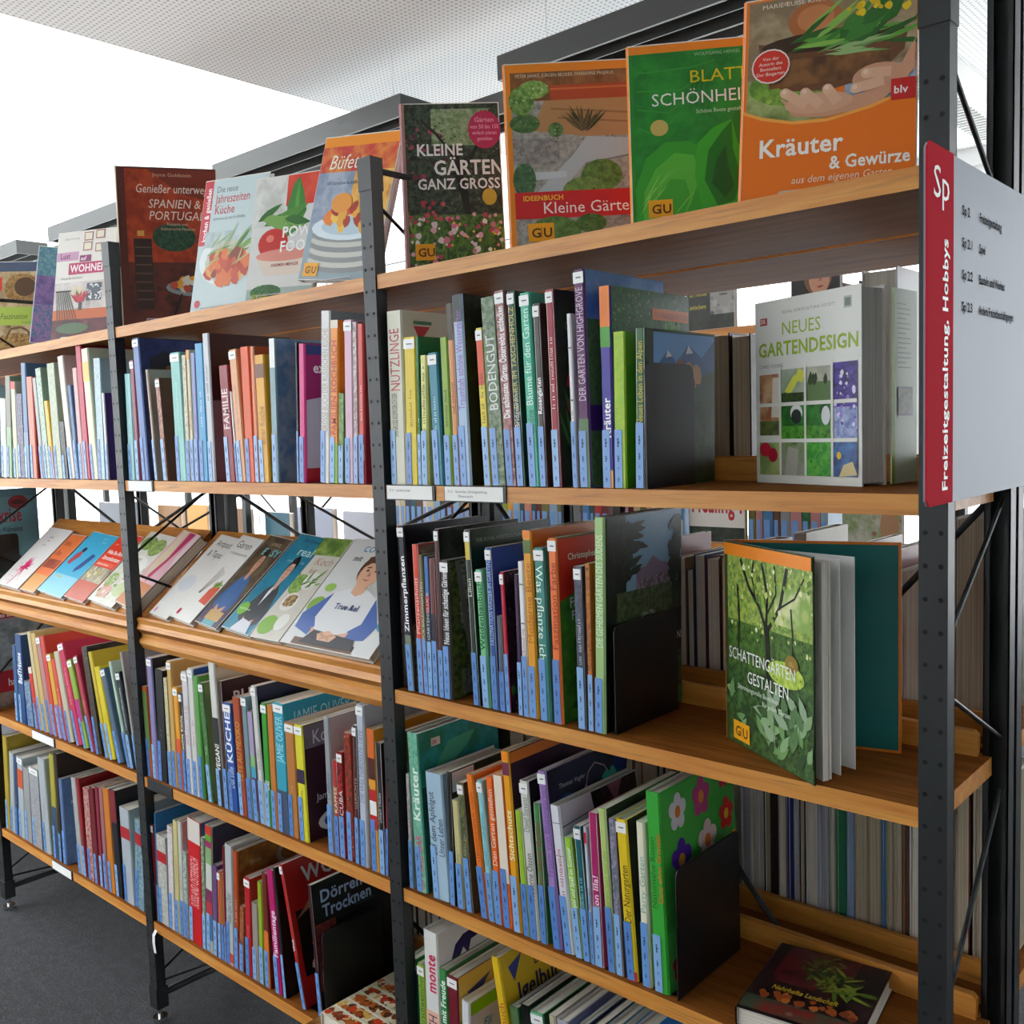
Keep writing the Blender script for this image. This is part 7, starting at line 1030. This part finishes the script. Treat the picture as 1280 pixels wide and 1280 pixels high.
for x, W, H, z, art, lab in ((-1.24, .20, .235, 1.1705, 'healing', 'small white book with red lettering glimpsed above the green open book'), (-.735, .17, .24, 1.1705, 'mundtot', 'book with a red title banner glimpsed behind the shade garden book'),
                          (-1.235, .17, .22, 1.8295, 'fischer', 'dark paperback with a man portrait and yellow words on the further rack'), (-.885, .15, .20, 1.8295, 'woman', 'dark book with a woman portrait on the further rack')):
    faced(Vector((x, 1.50, z+.0005)), Vector((0, -1, 0)), Vector((1, 0, 0)), UP, .016, H, W, '303030', {'art': art, 'cv': 'd8d8d0'}, lab, 'books facing out on the further rack')
for i, (x, W, H, hx, nm) in enumerate(((-5.3, .26, .20, '585c64', 'grey'), (-4.98, .22, .21, '4c5060', 'slate'), (-4.62, .24, .20, '8a6030', 'tan'), (-4.32, .2, .21, 'c89038', 'amber'), (-4.05, .3, .20, '7c5020', 'brown'), (-3.62, .2, .19, '205868', 'teal'), (-3.36, .26, .22, '9ca4b8', 'pale'), (-3.03, .22, .21, 'b0b4c0', 'white'))):
    faced(Vector((x, 1.50+.004*i, 1.0005)), Vector((0, -1, 0)), Vector((1, 0, 0)), UP, .03, H, W, hx, {'cv': hx}, '%s cover facing out on the further rack above the sloping display' % nm, 'books facing out on the further rack')

# ---------------------------------------------------------------- sign at the rack end
sg = empty('hanging_sign', Matrix.Translation((.045, -.11, 1.44)), 'silver subject sign with a red side band at the rack end', 'sign')
SH = .385
mb = MB(); mb.prism([(0, .006), (.006, 0), (.395, .0), (.40, .006), (.40, SH-.006), (.395, SH), (.006, SH), (0, SH-.006)], 'x', -.002, .002, 'sign'); mb.build('plate', sg)
mb = MB(); mb.prism([(-.006, .008), (.002, 0), (.078, 0), (.078, SH), (.002, SH), (-.006, SH-.008)], 'x', .0022, .004, 'red')
mb.build('red_band', sg)
def signtext(s, y, z, h, col, rot=False, bold=False, sx=1):
    vs, fs, L = textgeo(s, bold); sc = h/CAP
    pv = [(.0046, y-b_*sc, z+a*sc*sx) for a, b_ in vs] if rot else [(.0046 if y < .078 else .0028, y+a*sc*sx, z+b_*sc) for a, b_ in vs]
    mb = MB(); mb.add(pv, fs, 'print' if col[0] == 'f' else 'sign_ink', col); mb.build('lettering', sg)
signtext('Sp', .010, .330, .034, 'f8f4f4', False, False, 1.15)
signtext('Freizeitgestaltung, Hobbys', .058, .014, .017, 'f8f4f4', True, True, 1.02)
for i, (a, b_) in enumerate((('Sp 2', 'Freizeitgestaltung'), ('Sp 2.1', 'Spiel'), ('Sp 2.2', 'Basteln und Werken'), ('Sp 2.3', 'Andere Freizeitbeschäftigungen'))):
    signtext(a, .112, .325-i*.036, .0105, '2c3038', False, True); signtext(b_, .175, .325-i*.036, .0105, '2c3038', False, True, .8 if i < 3 else .72)
mb = MB(); mb.box((-.012, .11, .1), (-.002, .14, .13), 'metal'); mb.box((-.012, .11, .3), (-.002, .14, .33), 'metal'); mb.build('clip', sg)

# shelf edge label holders
def holder(x0, x1, z, col, label, text=()):
    t = empty('label_holder', Matrix.Translation((x0, .003, z-.026)), label, 'shelf label'); W = x1-x0
    mb = MB(); mb.box((0, -.0025, -.001), (W, 0, .027), 'metal'); mb.build('frame', t)
    if col:
        mb = MB(); mb.box((.002, -.0032, .001), (W-.006, -.0026, .0255), 'paper'); mb.build('card', t)
        for i, s in enumerate(text):
            vs, fs, L = textgeo(s); sc = .0045/CAP; mb = MB(); mb.add([(.01+a*sc+(.025 if i else 0), -.0034, .015-.008*i+b_*sc) for a, b_ in vs], fs, 'print', '707070'); mb.build('lettering', t)
holder(-.961, -.833, 1.4455, 1, 'white label under the garden pest book in the right bay', ('R 11   Landwirtschaft',))
holder(-.809, -.664, 1.4455, 1, 'white two-line label right of the first one, right bay', ('R 12   Gartenbau, Gartengestaltung,', 'Pflanzenzucht'))
holder(-1.945, -1.821, 1.4455, 1, 'white label on the upper shelf edge beside the third post')
holder(-2.655, -2.497, .6755, 1, 'pale label under the leaning craft books, left bay')
holder(-1.946, -1.822, .6755, 0, 'empty black label frame beside the third post')
holder(-2.577, -2.441, .285, 1, 'pale label on the lowest shelf edge, left bay')
mb = MB()
pts = [(-1.945, -.002, .27), (-1.952, -.006, .255), (-1.950, -.008, .235), (-1.945, -.008, .21)]
for (a, b_) in zip(pts, pts[1:]):
    mb.add([(a[0]-.006, a[1], a[2]), (a[0]+.006, a[1], a[2]), (b_[0]+.006, b_[1], b_[2]), (b_[0]-.006, b_[1], b_[2])], [(0, 1, 2, 3)], 'paper')
    mb.add([(a[0]-.006, a[1]-.0006, a[2]), (a[0]+.006, a[1]-.0006, a[2]), (b_[0]+.006, b_[1]-.0006, b_[2]), (b_[0]-.006, b_[1]-.0006, b_[2])], [(3, 2, 1, 0)], 'paper')
tag(mb.build('ribbon_bookmark'), 'pale ribbon hanging below the lowest shelf by the third post', 'ribbon')
